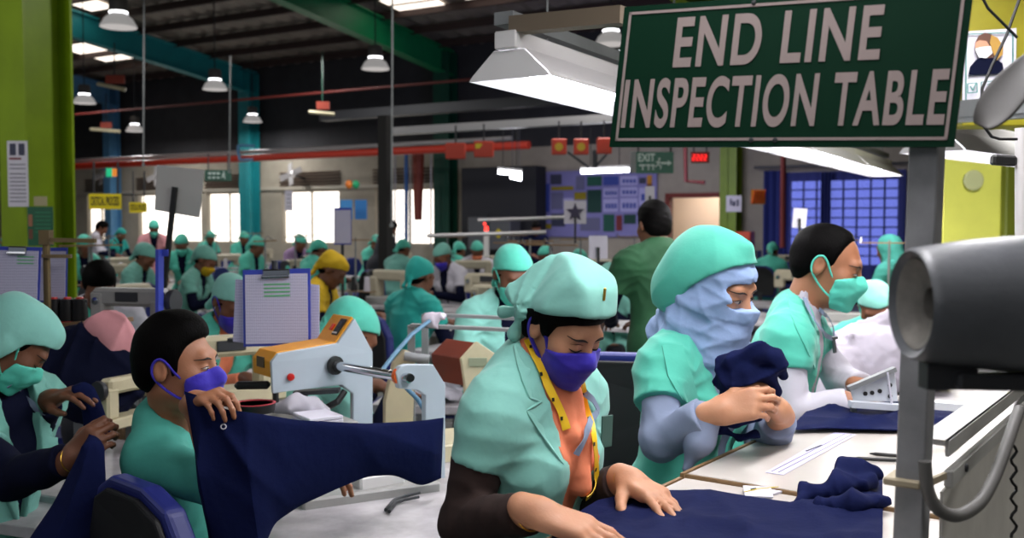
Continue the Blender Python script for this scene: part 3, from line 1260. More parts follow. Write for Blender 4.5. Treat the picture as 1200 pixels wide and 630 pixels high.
M['floor'] = mat('grey_floor_paint', '#6d6f6c', .5, var=.25, vscale=3)
M['wall'] = mat('cream_plaster', '#b3aa9a', .85, var=.18, vscale=2)
M['wallup'] = mat('shaded_wall_sheeting', '#3a3a3e', .8, var=.25, vscale=2)  # upper wall: the shadow above the lamps is put into the colour
M['brick'] = mat('grey_brown_plaster', '#77705f', .9, var=.3, vscale=3)
M['deck'] = mat('roof_sheeting', '#8a8178', .6, var=.35, vscale=1.2)
M['purlin'] = mat('dark_red_oxide_steel', '#3b2b28', .7)
M['teal_steel'] = mat('teal_painted_steel', '#1f8f97', .45, var=.15, vscale=3)
M['blue_steel'] = mat('light_blue_painted_steel', '#5b93bf', .45, var=.15, vscale=3)
M['green_steel'] = mat('emerald_painted_steel', '#0f8a55', .45, var=.15, vscale=3)
M['dgreen_steel'] = mat('dark_green_painted_steel', '#0c4a38', .45, var=.15, vscale=3)
M['lime_steel'] = mat('lime_painted_steel', '#86a30e', .42, var=.18, vscale=2.5)
M['yellow_steel'] = mat('lemon_painted_steel', '#e3e36a', .42, var=.15, vscale=2)
M['darksteel'] = mat('dark_grey_steel', '#35363a', .5, .3)
M['greysteel'] = mat('grey_painted_steel', '#85888a', .5, .2, var=.2, vscale=6)
M['redpipe'] = mat('red_painted_pipe', '#c0341f', .45)
M['lightpipe'] = mat('galvanised_pipe', '#a9a7a8', .4, .4)
M['louver'] = mat('brown_louver', '#57463a', .7)
M['winframe'] = mat('pale_window_frame', '#b9b2a4', .6)
M['dayglass'] = glow('daylit_frosted_glass', '#fff6ec', 2.6)
M['skyglass'] = glow('daylit_roof_panel', '#fff1e2', 2.2)
M['tube'] = glow('lit_fluorescent_tube', '#f4f4ff', 22.)
M['bulb'] = glow('lit_lamp_lens', '#fbfbff', 5.)
M['whitepaint'] = mat('white_painted_metal', '#d9d6d6', .45)
M['paper'] = mat('white_paper', '#d3d0dc', .7)
M['green_sign'] = mat('deep_green_sign', '#012818', .6, spec=.1)
M['sign_white'] = mat('sign_white_letters', '#948683', .6, spec=.15)
M['redsign'] = mat('red_orange_sign', '#b8321c', .5)
M['redglow'] = glow('lit_red_display', '#ff2a2a', 1.6)
M['yellow_sign'] = mat('yellow_board', '#d8c30c', .5)
M['bluecurtain'] = mat('blue_curtain_cloth', '#26337e', .85, sheen=.1)
M['wood'] = mat('worn_wood', '#8d6f4c', .6, var=.3, vscale=9, stretch=(1, 8, 8))
M['orangered'] = mat('orange_red_paint', '#c2451f', .55)

b = MB(); b.box((0, 10, -.05), (70, 60, .1)); struct(b.build('floor', M['floor']))

# ---- back wall with its openings (s along the wall, z up)
def sx(px, d=0.):
    r = PW(px, 265, d)
    return float(np.dot(r - B0, UU))


WINS = [(sx(103), sx(132.5)), (sx(163), sx(236)), (sx(243), sx(293)), (sx(331), sx(398)), (sx(440), sx(519))]
ZS, ZT = 1.0, 2.50
DOOR = (sx(785), sx(848))
CURT = (sx(925), sx(1052))
opens = [(a, c, ZS, ZT) for a, c in WINS] + [(DOOR[0], DOOR[1], 0, 2.13), (CURT[0], CURT[1], .7, 2.45)]
edges = [-26.] + sum([[o[0], o[1]] for o in opens], []) + [17.]
RB = np.stack([UU, VV, np.array((0, 0, 1.))], 1)
b = MB()


def wbox(b, s0, s1, z0, z1, d0=-.2, d1=0., mi=0, bev=0.):
    b.box(W((s0 + s1) / 2, (d0 + d1) / 2, (z0 + z1) / 2), (abs(s1 - s0), abs(d1 - d0), abs(z1 - z0)), RB, mi, bev)


for i in range(0, len(edges), 2):
    wbox(b, edges[i], edges[i + 1], 0, 3.4)
for (a, c, z0, z1) in opens:
    if z0 > 0: wbox(b, a, c, 0, z0)
    wbox(b, a, c, z1, 3.4)
struct(b.build('wall_back', M['wall']))
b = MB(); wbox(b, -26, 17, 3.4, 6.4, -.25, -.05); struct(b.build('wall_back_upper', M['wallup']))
b = MB(); wbox(b, 16.8, 17., 0, 9, 0, 26); struct(b.build('wall_right', M['brick']))
b = MB(); wbox(b, -26, -25.8, 0, 9, 0, 26); struct(b.build('wall_left', M['brick']))
for k, (a, c) in enumerate(WINS):
    w = MB(); wbox(w, a, c, ZS, ZT, -.14, -.12)
    w = struct(w.build('window_%d' % (k + 1), M['dayglass']))
    f = MB()
    for s0, s1, z0, z1 in ((a, a + .06, ZS, ZT), (c - .06, c, ZS, ZT), (a, c, ZS, ZS + .06), (a, c, ZT - .06, ZT), ((a + c) / 2 - .03, (a + c) / 2 + .03, ZS, ZT)):
        wbox(f, s0, s1, z0, z1, -.11, -.05)
    f.build('window_frame', M['winframe'], w)
    f = MB()
    for q in range(5):
        f.box(W((a + c) / 2, .03, 2.64 + q * .085), (c - a + .1, .05, .03), RB @ rotx(.5))
    lv = struct(f.build('louver', M['louver'])); lv.name = 'trim_%d' % (k + 1)
f = MB(); wbox(f, -20, sx(519) + .3, 2.52, 2.60, .0, .06); struct(f.build('trim_6', M['winframe']))
# doorway to a lit passage
f = MB()
for s0, s1, z0, z1 in ((DOOR[0] - .1, DOOR[0], 0, 2.2), (DOOR[1], DOOR[1] + .1, 0, 2.2), (DOOR[0] - .1, DOOR[1] + .1, 2.13, 2.23)):
    wbox(f, s0, s1, z0, z1, -.2, .05)
struct(f.build('door_1', mat('red_brown_door_frame', '#7a2a1e', .6)))
f = MB(); wbox(f, DOOR[0] - 1.5, DOOR[1] + 2.5, 0, 3, -2.1, -2.0); wbox(f, (DOOR[0] + DOOR[1]) / 2 + .05, (DOOR[0] + DOOR[1]) / 2 + .25, 0, 3, -2., -1.85)
struct(f.build('wall_passage', mat('peach_passage_wall', '#e0bfa0', .8)))
f = MB(); f.box(W(sum(DOOR) / 2, -1.0, 2.75), (1.2, .06, .06), RB)
lp_ = bpy.data.lights.new('passage_light', 'AREA'); lp_.energy = 45; lp_.size = 1.; lo_ = bpy.data.objects.new('passage_light', lp_); COL.objects.link(lo_); lo_.location = Vector(W(sum(DOOR) / 2, -1.0, 2.7))
o = tag(f.build('hanging_tube_light', M['tube']), 'lit tube light in the passage beyond the red framed doorway', 'light')
# curtained opening at the right
w = MB(); wbox(w, CURT[0], CURT[1], .7, 2.45, -.14, -.12); w = struct(w.build('window_6', glow('daylit_blue_tinted_glass', '#dfe4ff', 2.4)))
f = MB()
for q in range(9):
    s0 = CURT[0] + (CURT[1] - CURT[0]) * q / 8
    wbox(f, s0 - .018, s0 + .018, .7, 2.45, -.10, -.07)
for q in range(10):
    wbox(f, CURT[0], CURT[1], .7 + 1.75 * q / 9 - .015, .7 + 1.75 * q / 9 + .015, -.10, -.07)
f.build('window_bars', M['darksteel'], w)
cm = mat('blue_curtain_net', '#5a62a8', .85)
nt = cm.node_tree
tr = nt.nodes.new('ShaderNodeBsdfTransparent'); tr.inputs[0].default_value = (.55, .60, .95, 1)
mx = nt.nodes.new('ShaderNodeMixShader'); mx.inputs[0].default_value = .55
nt.links.new(nt.nodes['Principled BSDF'].outputs[0], mx.inputs[1]); nt.links.new(tr.outputs[0], mx.inputs[2])
nt.links.new(mx.outputs[0], nt.nodes['Material Output'].inputs[0])


def curtain(s0, s1, z0, z1, d, amp, lab, m):
    n = max(20, int((s1 - s0) * 34))
    G = [[W(s0 + (s1 - s0) * i / n, d + amp * math.sin(i * .95) + .4 * amp * math.sin(i * .37 + k), z1 + (z0 - z1) * k / 4) for k in range(5)] for i in range(n + 1)]
    c = MB(); c.sheet(G, .004)
    return tag(c.build('curtain', m, None, True), lab, 'curtain')


c0, c1 = sx(897), sx(1062)
curtain(c0, sx(922), .2, 2.66, .16, .035, 'dark blue curtain gathered beside the orange hatched panel', M['bluecurtain'])
curtain(sx(918), sx(970), .2, 2.62, .08, .018, 'sheer blue curtain over barred window behind the masked man', cm)
curtain(sx(964), sx(976), .2, 2.60, .20, .03, 'narrow dark blue curtain fold between the two sheer blue curtains', M['bluecurtain'])
curtain(sx(972), c1, .2, 2.62, .08, .018, 'sheer blue curtain over barred window close to the steel post', cm)
f = MB(); f.rbox(W(c0 - .2, .18, 2.74), W(c1 + .4, .18, 2.74), .05, .05)
tag(f.build('curtain_rail', M['darksteel']), 'dark rail carrying the blue curtains', 'rail')

# ---- steel frame
def ibeam(b, a, c, w, h, t=.03, up=(0, 0, 1)):
    a = np.asarray(a, float); c = np.asarray(c, float)
    f = nrm(c - a); u = nrm(np.asarray(up, float) - np.dot(up, f) * f)
    b.rbox(a, c, t, h, u)
    for g in (-1, 1):
        b.rbox(a + u * g * (h / 2 - t / 2), c + u * g * (h / 2 - t / 2), w, t, u)


def roofz(d): return 6.0 + .11 * min(d, 16) - .11 * max(0, d - 16)


cols = [(sx(142), M['blue_steel'], .32, 'light blue steel column against the back wall beside the yellow boards'), (sx(302), M['teal_steel'], .42, 'teal steel column between two bright back windows'), (sx(530), M['dgreen_steel'], .46, 'dark green steel column at the end of the window row'), (sx(861), M['lime_steel'], .36, 'slim lime green column right of the red framed doorway')]
for s0, m, wd, lab in cols:
    b = MB(); ibeam(b, W(s0, .3, 0), W(s0, .3, roofz(0) - .2), wd, .40, .03, -VV)
    wbox(b, s0 - wd / 2, s0 + wd / 2, 0, 5.2, .46, .5)
    struct(b.build('column', m), lab)
for s0, m, lab in ((sx(142), M['blue_steel'], 'blue roof beam furthest along the hall'), (sx(302), M['teal_steel'], 'teal roof beam sloping up over the hall'), (sx(530), M['green_steel'], 'emerald roof beam sloping up over the hall'), (sx(861), M['lime_steel'], 'lime roof beam hidden behind the hanging sign')):
    b = MB(); ibeam(b, W(s0, .1, roofz(.1) - .45), W(s0, 15.9, roofz(15.9) - .45), .26, .62); struct(b.build('beam', m), lab)
# roof deck with its ribs, purlins and daylight panels
b = MB()
n = 172
G = []
for i in range(n + 1):
    s_ = -26 + 43.2 * i / n
    rib = .05 * (i % 2)
    G.append([W(s_, d_, roofz(d_) + rib) for d_ in (-.5, 8, 16, 24)])
b.sheet(G, .02)
struct(b.build('ceiling', M['deck']))
for k in range(14):
    d_ = .6 + 1.15 * k
    b = MB(); b.rbox(W(-26, d_, roofz(d_) - .10), W(17, d_, roofz(d_) - .10), .08, .16); struct(b.build('beam', M['purlin']))


def PR(px, py):
    r = ray(px, py); o = B0 + np.array((0, 0, roofz(0) - .03)); n_ = np.cross(UU, -VV + np.array((0, 0, .11)))
    return CAM + r * (np.dot(o - CAM, n_) / np.dot(r, n_))


def sd(p):
    q = p - B0
    return float(np.dot(q, UU)), float(-np.dot(q, VV))


for k, (px, py, ws, wd_) in enumerate(((120, 62, 1.4, 1.3), (87, 50, .9, 1.2), (482, 2, 1.2, 1.1), (94, 1, .8, 1.2), (560, -14, 1.2, 1.0))):
    s_, d_ = sd(PR(px, py))
    w = MB(); w.box(W(s_, d_, roofz(d_) - .035), (ws, wd_, .02), RB @ rotx(-.11))
    w = struct(w.build('window_%d' % (7 + k), M['skyglass']))
    f = MB(); f.box(W(s_, d_, roofz(d_) - .05), (ws + .1, .06, .03), RB @ rotx(-.11)); f.build('window_frame', M['purlin'], w)

# ---- pipes and trays along the hall
def pipe(name, p0, p1, r, m, lab, cat='pipe', off=.0):
    b = MB(); b.tube([p0, p0 * .5 + p1 * .5, p1], r, 12)
    return tag(b.build(name, m, None, True), lab, cat)


def along(px0, px1, py_mid, d):
    """line along the hall at depth d passing the pixel row given at its middle"""
    z = PW((px0 + px1) / 2, py_mid, d)[2]
    return W(sx(px0, d), d, z), W(sx(px1, d), d, z)


p0, p1 = along(60, 620, 183, 3.0); pipe('fire_pipe', p0, p1, .085, M['redpipe'], 'thick red fire pipe running the length of the hall above the windows')
p0, p1 = along(60, 600, 176, 2.6); pipe('steam_pipe', p0, p1, .05, M['lightpipe'], 'pale pipe lying just above the thick red fire pipe')
p0, p1 = along(-40, 760, 110, 8.0); pipe('sprinkler_pipe', p0, p1, .022, mat('dull_red_pipe', '#5c1a14', .6), 'thin red sprinkler pipe high under the roof')
p0, p1 = along(455, 720, 148, 9.0)
b = MB(); b.rbox(p0, p1, .16, .07); b.rbox(p0 + VV * .0 + np.array((0, 0, .05)), p1 + np.array((0, 0, .05)), .02, .06)
tag(b.build('cable_tray', M['lightpipe']), 'pale grey cable tray hung under the dark roof beside the fire boxes', 'cable tray')
p0, p1 = along(380, 900, 118, 7.0)
b = MB(); b.rbox(p0, p1, .22, .16); tag(b.build('air_duct', M['darksteel']), 'long dark duct crossing the hall under the roof', 'duct')
# blue elbow pipe by the teal column
q = lambda x, y, d=3.2: PW(x, y, d)
b = MB(); b.tube([q(296, 187), q(281, 187), q(279, 177), q(279, 171), q(284, 170)], .035, 10); b.tube([q(284, 170), q(298, 171)], .035, 10)
tag(b.build('elbow_pipe', M['blue_steel'], None, True), 'pale blue pipe elbow looping over the red fire pipe', 'pipe')
# vertical service pipes before the last window
for x, w_, m, y1, lab in ((476, .10, mat('blue_pipe_paint', '#2d5f9e', .5), 285, 'blue vertical service pipe before the last back window'), (490, .22, mat('rust_red_duct', '#7a3020', .6), 258, 'rust red duct hanging in front of the last back window'), (463, .05, M['lightpipe'], 290, 'thin pale pipe left of the blue vertical pipe'), (481, .05, M['lightpipe'], 290, 'thin pale pipe between the blue pipe and rust red duct'), (505, .05, M['lightpipe'], 290, 'thin pale pipe right of the rust red duct')):
    b = MB(); b.tube([q(x, 178, 1.2), q(x, y1, 1.2)], w_ / 2 if w_ < .2 else [.16, .10], 10)
    tag(b.build('service_pipe', m, None, True), lab, 'pipe')
# middle columns of the near frame
cl = P(46, 265, 7.3)
RC = RB
b = MB()
for g in (-1, 1):
    b.box((cl[0] + UU[0] * .0 + VV[0] * g * .19, cl[1] + VV[1] * g * .19, 3.2), (.30, .02, 6.4), RC)
b.box((cl[0], cl[1], 3.2), (.02, .38, 6.4), RC)
colL = struct(b.build('column', M['lime_steel']), 'lime green steel column at the left carrying posters')
cr = P(1138, 265, 6.4)
b = MB()
RY = rotz(math.radians(8))
b.box((cr[0], cr[1], 3.2), (.40, .02, 6.4), RY)
b.box((cr[0] + .19, cr[1] + .2, 3.2), (.02, .40, 6.4), RY)
b.box((cr[0] + .02, cr[1] + .40, 3.2), (.40, .02, 6.4), RY)
colR = struct(b.build('column', M['yellow_steel']), 'lemon yellow steel column behind the fan motor')
b = MB(); b.box((cr[0] + .235, cr[1] - .02, 3.2), (.085, .06, 6.4), RY, bev=.01); struct(b.build('column', mat('shaded_yellow_steel', '#5c6412', .5)), 'shaded edge of the lemon yellow column')  # shaded side of the column, its shade put into a darker olive
b = MB(); p = P(1141, 211, 6.36); b.lathe([(.0001, .004), (.055, .004), (.066, .0), (.066, -.004)], p, frame((0, 0, 1), (0, -1, 0)) @ np.diag((1, 1.0, 1)), 24)
tag(b.build('wall_mark', mat('grey_worn_ring', '#b9bb8a', .8)), 'worn oval mark on the lemon yellow column', 'mark')
# dark bay behind the tower lamp
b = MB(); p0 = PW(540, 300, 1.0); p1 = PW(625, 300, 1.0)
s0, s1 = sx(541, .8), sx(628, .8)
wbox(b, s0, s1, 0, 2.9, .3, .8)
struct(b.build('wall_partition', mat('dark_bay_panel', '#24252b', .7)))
# ------------------------------------------------------------------ lighting
w = bpy.data.worlds.new('world'); SC.world = w; w.use_nodes = True
bg = w.node_tree.nodes['Background']
bg.inputs[0].default_value = (.80, .88, 1, 1); bg.inputs[1].default_value = .22
SC.view_settings.exposure = -.12


def lamp(name, loc, size, energy, tgt=None, col=(1, 1, 1), sy=None):
    l = bpy.data.lights.new(name, 'AREA'); l.energy = energy; l.color = col
    l.shape = 'RECTANGLE'; l.size = size; l.size_y = sy or size
    o = bpy.data.objects.new(name, l); COL.objects.link(o); o.location = Vector(loc)
    d = Vector(tgt) - Vector(loc) if tgt is not None else Vector((0, 0, -1))
    o.rotation_euler = d.to_track_quat('-Z', 'Y').to_euler()
    return o
# ------------------------------------------------------------------ inspector in the mint coat, nearest
def at_table(p):
    """coats press flat against the table edge"""
    n = (p[:, 0] - .294) * .809 - (p[:, 1] - 1.935) * .588
    return np.where(p[:, 2] < 1.0, n + .006, -1.)


HV = .0042   # surface grid of the near figures


def near_woman():
    yaw = np.array((.66, -.75))
    f3 = np.array((.84, -.54, 0)); l3 = np.array((.54, .84, 0))
    J = {}
    J['neck'] = P(630, 438, 1.88)
    J['pel'] = J['neck'] - f3 * .07 - np.array((0, 0, .47))
    J['shR'] = P(576, 490, 1.765)
    J['shL'] = J['neck'] + l3 * .150 + np.array((.005, 0, -.06))
    J['elR'] = P(543, 612, 1.76)
    J['wrR'] = P(630, 600, 1.575)
    J['elL'] = J['shL'] + np.array((-.02, .03, -.235))
    J['wrL'] = P(737, 563, 1.83)
    stand_legs(J, f3, .09)
    root = empty('person', (J['pel'][0], J['pel'][1], 0), 'woman in pale mint coat with orange scarf, violet mask and yellow tape round her neck', 'person')
    hd = Head(P(660, 384, 1.83), yaw, 27, 0, .79)
    hs = Head(P(660, 383, 1.83), yaw, 27, 0, .88)
    S = SDF()
    torso(S, J, -.012); limbs(S, J); feet(S, J, f3)
    hd.skin(S, J['neck'], .046)
    fr = P(706, 627, 1.545) - J['wrR']
    tipsR = hand(S, J['wrR'], fr, (0.12, -.25, 1), 1, sc=.93, curls=[(10, 16, 10), (8, 14, 10), (10, 16, 10), (14, 20, 12)], thumb=(.004, .004))
    fl = P(808, 601, 1.68) - J['wrL']
    tipsL = hand(S, J['wrL'], fl, (.15, -.05, 1), -1, sc=.95, curls=[(12, 14, 8), (10, 14, 8), (12, 14, 8), (16, 18, 10)], thumb=(.012, .006))
    body = S.obj('body', HV, M['skin'], root)
    for tp in tipsL[:4] + tipsR[:4]:
        p, d, up = tp
        R = np.stack([nrm(np.cross(d, up)), nrm(d), nrm(up)], 1)
        nb = MB(root.location)
        nb.lathe([(.0001, -.0009), (.0034, -.0006), (.0040, 0), (.0034, .0006), (.0001, .0009)], p + d * .002 + up * .0058, R, 10)
        nb.build('fingernail', M['nail'], root, True)
    hd.eyes(root, body, None, None, lash=M['brow'], brow=M['brow'])
    hd.hair(.004, M['hair'], root, cover=.100, line=((-.12, -.09), (-.05, -.075), (-.022, -.02), (.0, .005), (.010, -.032), (.022, -.024), (.036, .018), (.062, .036), (.088, .046), (.11, .046)), th=.018, taper=.03)
    # headscarf with a peak at the back
    S = SDF()
    m2 = lambda p: [p, (-p[0], p[1], p[2])]
    pts = []
    for p in ((.02, -.078, .140), (.03, -.034, .154), (.058, .035, .142), (.048, .064, .126), (.056, .082, .073), (.03, .094, .073), (.085, .014, .040), (.088, .0, .072), (.080, -.045, .028), (.055, -.098, .0), (.02, -.112, -.04)): pts += m2(p)
    hs.hull(S, pts, .003, soft=.0035)
    hs.cap(S, (.060, -.060, .012), (.02, -.105, -.030), .020, .020, .02)
    hs.hull(S, [(.022, -.080, .146), (.014, -.070, .140), (.075, -.132, .018), (.080, -.085, .004), (.086, -.052, .030), (.064, -.128, .014), (.060, -.06, .03)], .003, .004, .003)
    hs.cut(S, lambda p: (np.interp(p[:, 1], [-.14, -.10, -.055, -.04, 0, .04, .07, .10, .13], [-.075, -.06, -.02, .010, .036, .054, .070, .074, .074]) - p[:, 2]))
    hs.cap(S, (.072, -.056, .008), (.064, -.066, -.004), .017, .015, .006)
    hs.cap(S, (.066, -.062, -.004), (.070, -.064, -.050), .007, .016, .006)
    hs.cap(S, (.062, -.070, .0), (.066, -.118, -.030), .006, .014, .006)
    f1 = folds(5, .004, 30, (.6, 1.2, 1.2))
    def pleat(p):
        q = hs.loc(p)
        a = np.arctan2(q[:, 2] - .004, q[:, 1] + .062)
        r = np.hypot(q[:, 2] - .004, q[:, 1] + .062)
        return f1(q) * .7 + .0055 * ((1 - np.abs(np.sin(a * 4.6 + .3))) ** 2 - .3) * np.clip(r / .02, 0, 1) * np.exp(-r * 9) * (q[:, 0] > 0)
    S.disp(pleat)
    sc = S.obj('headscarf', HV, M['mint'], root)
    p, n = on_surf(surf_bvh([sc]), 707, 345, .003)
    b = MB(root.location)
    b.rbox(p + hs.R @ np.array((0, .004, -.011)), p + hs.R @ np.array((0, -.004, .011)), .006, .003, n, bev=.001)
    b.build('hair_clip', M['gold'], sc)
    hd.mask(.0035, M['purple'], root, back=.022, lw=.0040, big=.001, top=-.006)
    ct = Coat(J, hd, .014, vz=(-.34, -.29, -.18, -.06, .0, .06), vw=(.0, .006, .034, .060, .064, .058), sl=.46, r=(.054, .056), amp=.6, clip=at_table)
    coat = ct.build(.0045, M['mint'], root, lapels=False)
    cb = surf_bvh([coat])
    for o_, i_ in (([(602, 404), (606, 425), (612, 445), (621, 466), (633, 470)], [(616, 398), (626, 418), (636, 438), (645, 456), (649, 464)]), ([(635, 471), (626, 476), (617, 481), (632, 505), (652, 532), (668, 553), (681, 571)], [(650, 466), (653, 474), (656, 482), (664, 505), (671, 530), (677, 552), (682, 572)])):
        lapel(cb, o_, i_, M['mint'], root)
    bp, bn = on_surf(surf_bvh([coat]), 683, 579, .003)
    b = MB(root.location)
    b.lathe([(.0001, .0025), (.006, .0025), (.0085, .001), (.0085, -.003), (.0001, -.003)], bp, frame(nrm(np.cross(bn, (.3, .2, .9))), bn), 16)
    b.build('coat_button', M['black'], coat, True)
    # orange scarf filling the V
    S = SDF()
    torso(S, J, .008, bust=.95)
    S.cutfn(lambda p: (lambda q: np.maximum(np.abs(q[:, 0]) - ct.V(q) - .016, np.maximum(-q[:, 1] - .02, -.30 - q[:, 2])))(ct.loc(p)))
    S.chain([ct.at(*v) for v in ((-.050, -.01, .010), (-.035, .042, -.01), (.0, .060, -.03), (.03, .046, -.012), (.050, -.01, .008))], [.020, .024, .028, .024, .020], .02)
    S.chain([ct.at(*v) for v in ((.0, .066, -.03), (-.012, .098, -.10), (-.006, .125, -.19))], [.026, .024, .018], .02)
    S.chain([ct.at(*v) for v in ((.022, .062, -.03), (.020, .100, -.09), (.004, .118, -.16))], [.018, .018, .012], .01)
    h1 = folds(31, .006, 60, (1.6, .3, .5))
    S.disp(lambda p: h1(ct.loc(p)))
    osc = S.obj('neck_scarf', .004, M['orange'], root)
    long_sleeves(J, root, M['brownsleeve'], .004, .42, .86, (.050, .036), 40, 'undershirt_sleeve')
    trousers(J, root, M['trousers'], .009)
    shoes(J, root, M['black'], .009, f3)
    bv = surf_bvh([coat, osc] + [o for o in root.children if o.name.startswith('lapel')])
    t = ribbon('tape_measure', bv, [(619, 400), (628, 424), (640, 450), (654, 480), (664, 503)], .016, M['yellowtape'], root, .005)
    t2 = ribbon('tape_measure', bv, [(679, 447), (686, 470), (692, 500), (695, 545), (698, 592)], .016, M['yellowtape'], root, .006)
    for tt, pix in ((t, [(622, 406), (634, 438), (648, 468), (658, 490)]), (t2, [(683, 462), (690, 490), (694, 520), (696, 550), (697, 575)])):
        bb = surf_bvh([tt])
        for x, y in pix:
            p, n = on_surf(bb, x, y, .0008)
            b = MB(root.location)
            b.box(p, (.005, .001, .007), frame(n))
            b.build('tape_number', M['black'], tt)
    ribbon('lanyard', bv, [(682, 452), (690, 468), (697, 482)], .013, M['lanyard'], root, .008)
    ribbon('lanyard', bv, [(697, 480), (686, 502), (673, 531)], .013, M['lanyard'], root, .007)
    bp, bn = on_surf(bv, 702, 505, .012)
    b = MB(root.location)
    bp = P(711, 505, bp[1])
    b.box(bp, (.036, .003, .062), frame((.75, -.66, .0), (.1, .0, 1)), bev=.001)
    b.build('identity_badge', M['badge'], root)
    for a, q in ((J['wrR'] + (J['elR'] - J['wrR']) * .08, 'R'), (J['wrL'] + (J['elL'] - J['wrL']) * .02, 'L')):
        d = nrm(J['wr' + q] - J['el' + q]); x = nrm(np.cross(d, (0, 0, 1))); y = np.cross(x, d)
        b = MB(root.location)
        b.tube([a + (math.cos(t) * x + math.sin(t) * y) * .0285 for t in np.linspace(0, 6.2832, 30)], .0016, 6)
        b.build('bracelet', M['gold'], root, True)
    return root


W1 = near_woman()
# ------------------------------------------------------------------ woman in the blue veil
def veiled_woman():
    yaw = np.array((.755, -.656)); f3 = np.array((.755, -.656, 0)); r3 = np.array((-.656, -.755, 0))
    J = {}
    J['neck'] = P(815, 405, 2.46)
    J['pel'] = J['neck'] - f3 * .05 - np.array((0, 0, .46))
    J['shR'] = J['neck'] + r3 * .160 + np.array((0, 0, -.045))
    J['shL'] = J['neck'] - r3 * .160 + np.array((0, 0, -.045))
    J['elR'] = P(774, 516, 2.22)
    J['wrR'] = P(840, 482, 2.13)
    J['elL'] = P(898, 530, 2.46)
    J['wrL'] = P(914, 482, 2.22)
    stand_legs(J, f3, .09)
    root = empty('person', (J['pel'][0], J['pel'][1], 0), 'woman with sky blue scarf wrapped over her face, folding a navy garment in her hands', 'person')
    hd = Head(P(838, 336, 2.42), yaw, 20, 3, .98)
    S = SDF()
    torso(S, J, -.012); limbs(S, J); feet(S, J, f3)
    hd.skin(S, J['neck'], .046)
    hand(S, J['wrR'], P(893, 470, 2.10) - J['wrR'], (.1, -.8, .45), 1, sc=.95, curls=[(35, 40, 20), (35, 42, 20), (38, 40, 20), (42, 40, 20)], thumb=(-.012, .012))
    hand(S, J['wrL'], P(884, 446, 2.12) - J['wrL'], (.75, -.35, .3), -1, sc=.95, curls=[(40, 40, 20), (42, 42, 20), (44, 40, 20), (46, 40, 20)], thumb=(-.01, .012))
    body = S.obj('body', HV, M['skin'], root)
    hd.eyes(root, body, M['eyewhite'], M['iris'], .0045, (0, -.001), M['brow'], M['brow'])
    # veil: wraps head, face and neck, open only at the eyes
    S = SDF()
    hd.face_core(S, .010)
    hd.ell(S, (0, -.012, .033), (.082, .103, .090), .03)
    hd.cap(S, (0, .084, .004), (0, .104, -.028), .018, .020, .03)
    hd.cap(S, (0, .100, -.035), (0, .072, -.12), .024, .04, .05)
    hd.cap(S, (0, .01, -.07), (0, .03, -.17), .074, .10, .06)
    hd.cap(S, (0, .03, -.16), (.0, .085, -.30), .075, .035, .06)
    hd.cap(S, (.055, -.02, -.05), (.105, -.035, -.20), .045, .03, .05)
    hd.cap(S, (-.05, -.02, -.05), (-.09, -.03, -.19), .04, .03, .05)
    hd.cap(S, (0, -.05, -.05), (0, -.09, -.17), .055, .06, .05)
    def eye_gap(p):
        top = np.interp(p[:, 0], [-.08, -.05, 0, .05, .08], [.012, .036, .050, .036, .012])
        bot = np.interp(p[:, 0], [-.08, -.04, 0, .04, .08], [-.002, -.012, -.010, -.016, -.004])
        return np.where(p[:, 1] > .015, np.minimum(np.minimum(top - p[:, 2], p[:, 2] - bot), .062 - np.abs(p[:, 0])), -1.)
    hd.cut(S, eye_gap)
    w1 = folds(51, .004, 26, (.25, .6, 1.5), 6); w2 = ridges(52, .010, 44, (.5, .8, 1.3), 6)
    S.disp(lambda p: w1(hd.loc(p)) + w2(hd.loc(p)))
    def wraps(p):
        q = hd.loc(p)
        return .006 * (.5 - np.abs(np.sin((q[:, 2] * 52 + q[:, 0] * 16 + q[:, 1] * 6)))) * (q[:, 2] < -.05)
    S.disp(wraps)
    S.obj('face_veil', HV, M['veil'], root)
    # mint scarf over the veil
    S = SDF()
    hd.ell(S, (0, -.018, .042), (.096, .118, .106))
    hd.cap(S, (0, -.085, .10), (0, .05, .125), .018, .014, .04)
    hd.ell(S, (.02, -.075, .0), (.085, .070, .10), .05)
    hd.ell(S, (.02, -.095, -.045), (.06, .05, .06), .05)
    hd.cut(S, lambda p: (np.interp(p[:, 1], [-.15, -.09, -.055, -.02, .02, .06, .09, .13], [-.12, -.11, -.09, .0, .048, .082, .094, .10]) - p[:, 2]))
    w3 = folds(54, .005, 20, (.7, 1.2, 1)); w4 = ridges(55, .007, 26, (.6, 1, 1))
    S.disp(lambda p: w3(hd.loc(p)) + w4(hd.loc(p)))
    S.obj('headscarf', HV, M['mint2'], root)
    ct = Coat(J, hd, .016, vz=(-.36, -.30, -.18, -.06, .0, .06), vw=(.0, .010, .030, .050, .054, .052), sl=.50, r=(.058, .064), seed=61, amp=.9, clip=at_table)
    coat = ct.build(.0048, M['mint2'], root, lapels=False)
    lapel(surf_bvh([coat]), [(776, 404), (780, 424), (783, 440), (796, 462), (812, 486), (826, 508)], [(800, 404), (806, 424), (812, 442), (818, 464), (824, 486), (829, 508)], M['mint2'], root)
    S = SDF(); torso(S, J, .008)
    S.cutfn(lambda p: (lambda q: np.maximum(np.abs(q[:, 0]) - ct.V(q) - .016, np.maximum(-q[:, 1] - .02, -.35 - q[:, 2])))(ct.loc(p)))
    S.obj('inner_dress', .005, M['greyblue'], root)
    long_sleeves(J, root, M['greyblue'], .0045, .3, .80, (.046, .044), 63, 'sleeve')
    # loose cuff hanging below the near wrist
    S = SDF()
    a = J['wrR'] * .75 + J['elR'] * .25
    S.chain([a, a + np.array((-.012, -.01, -.05)), a + np.array((-.035, -.015, -.105))], [.040, .030, .010], .02)
    S.disp(folds(65, .006, 50))
    S.obj('hanging_cuff', .0045, M['greyblue'], root)
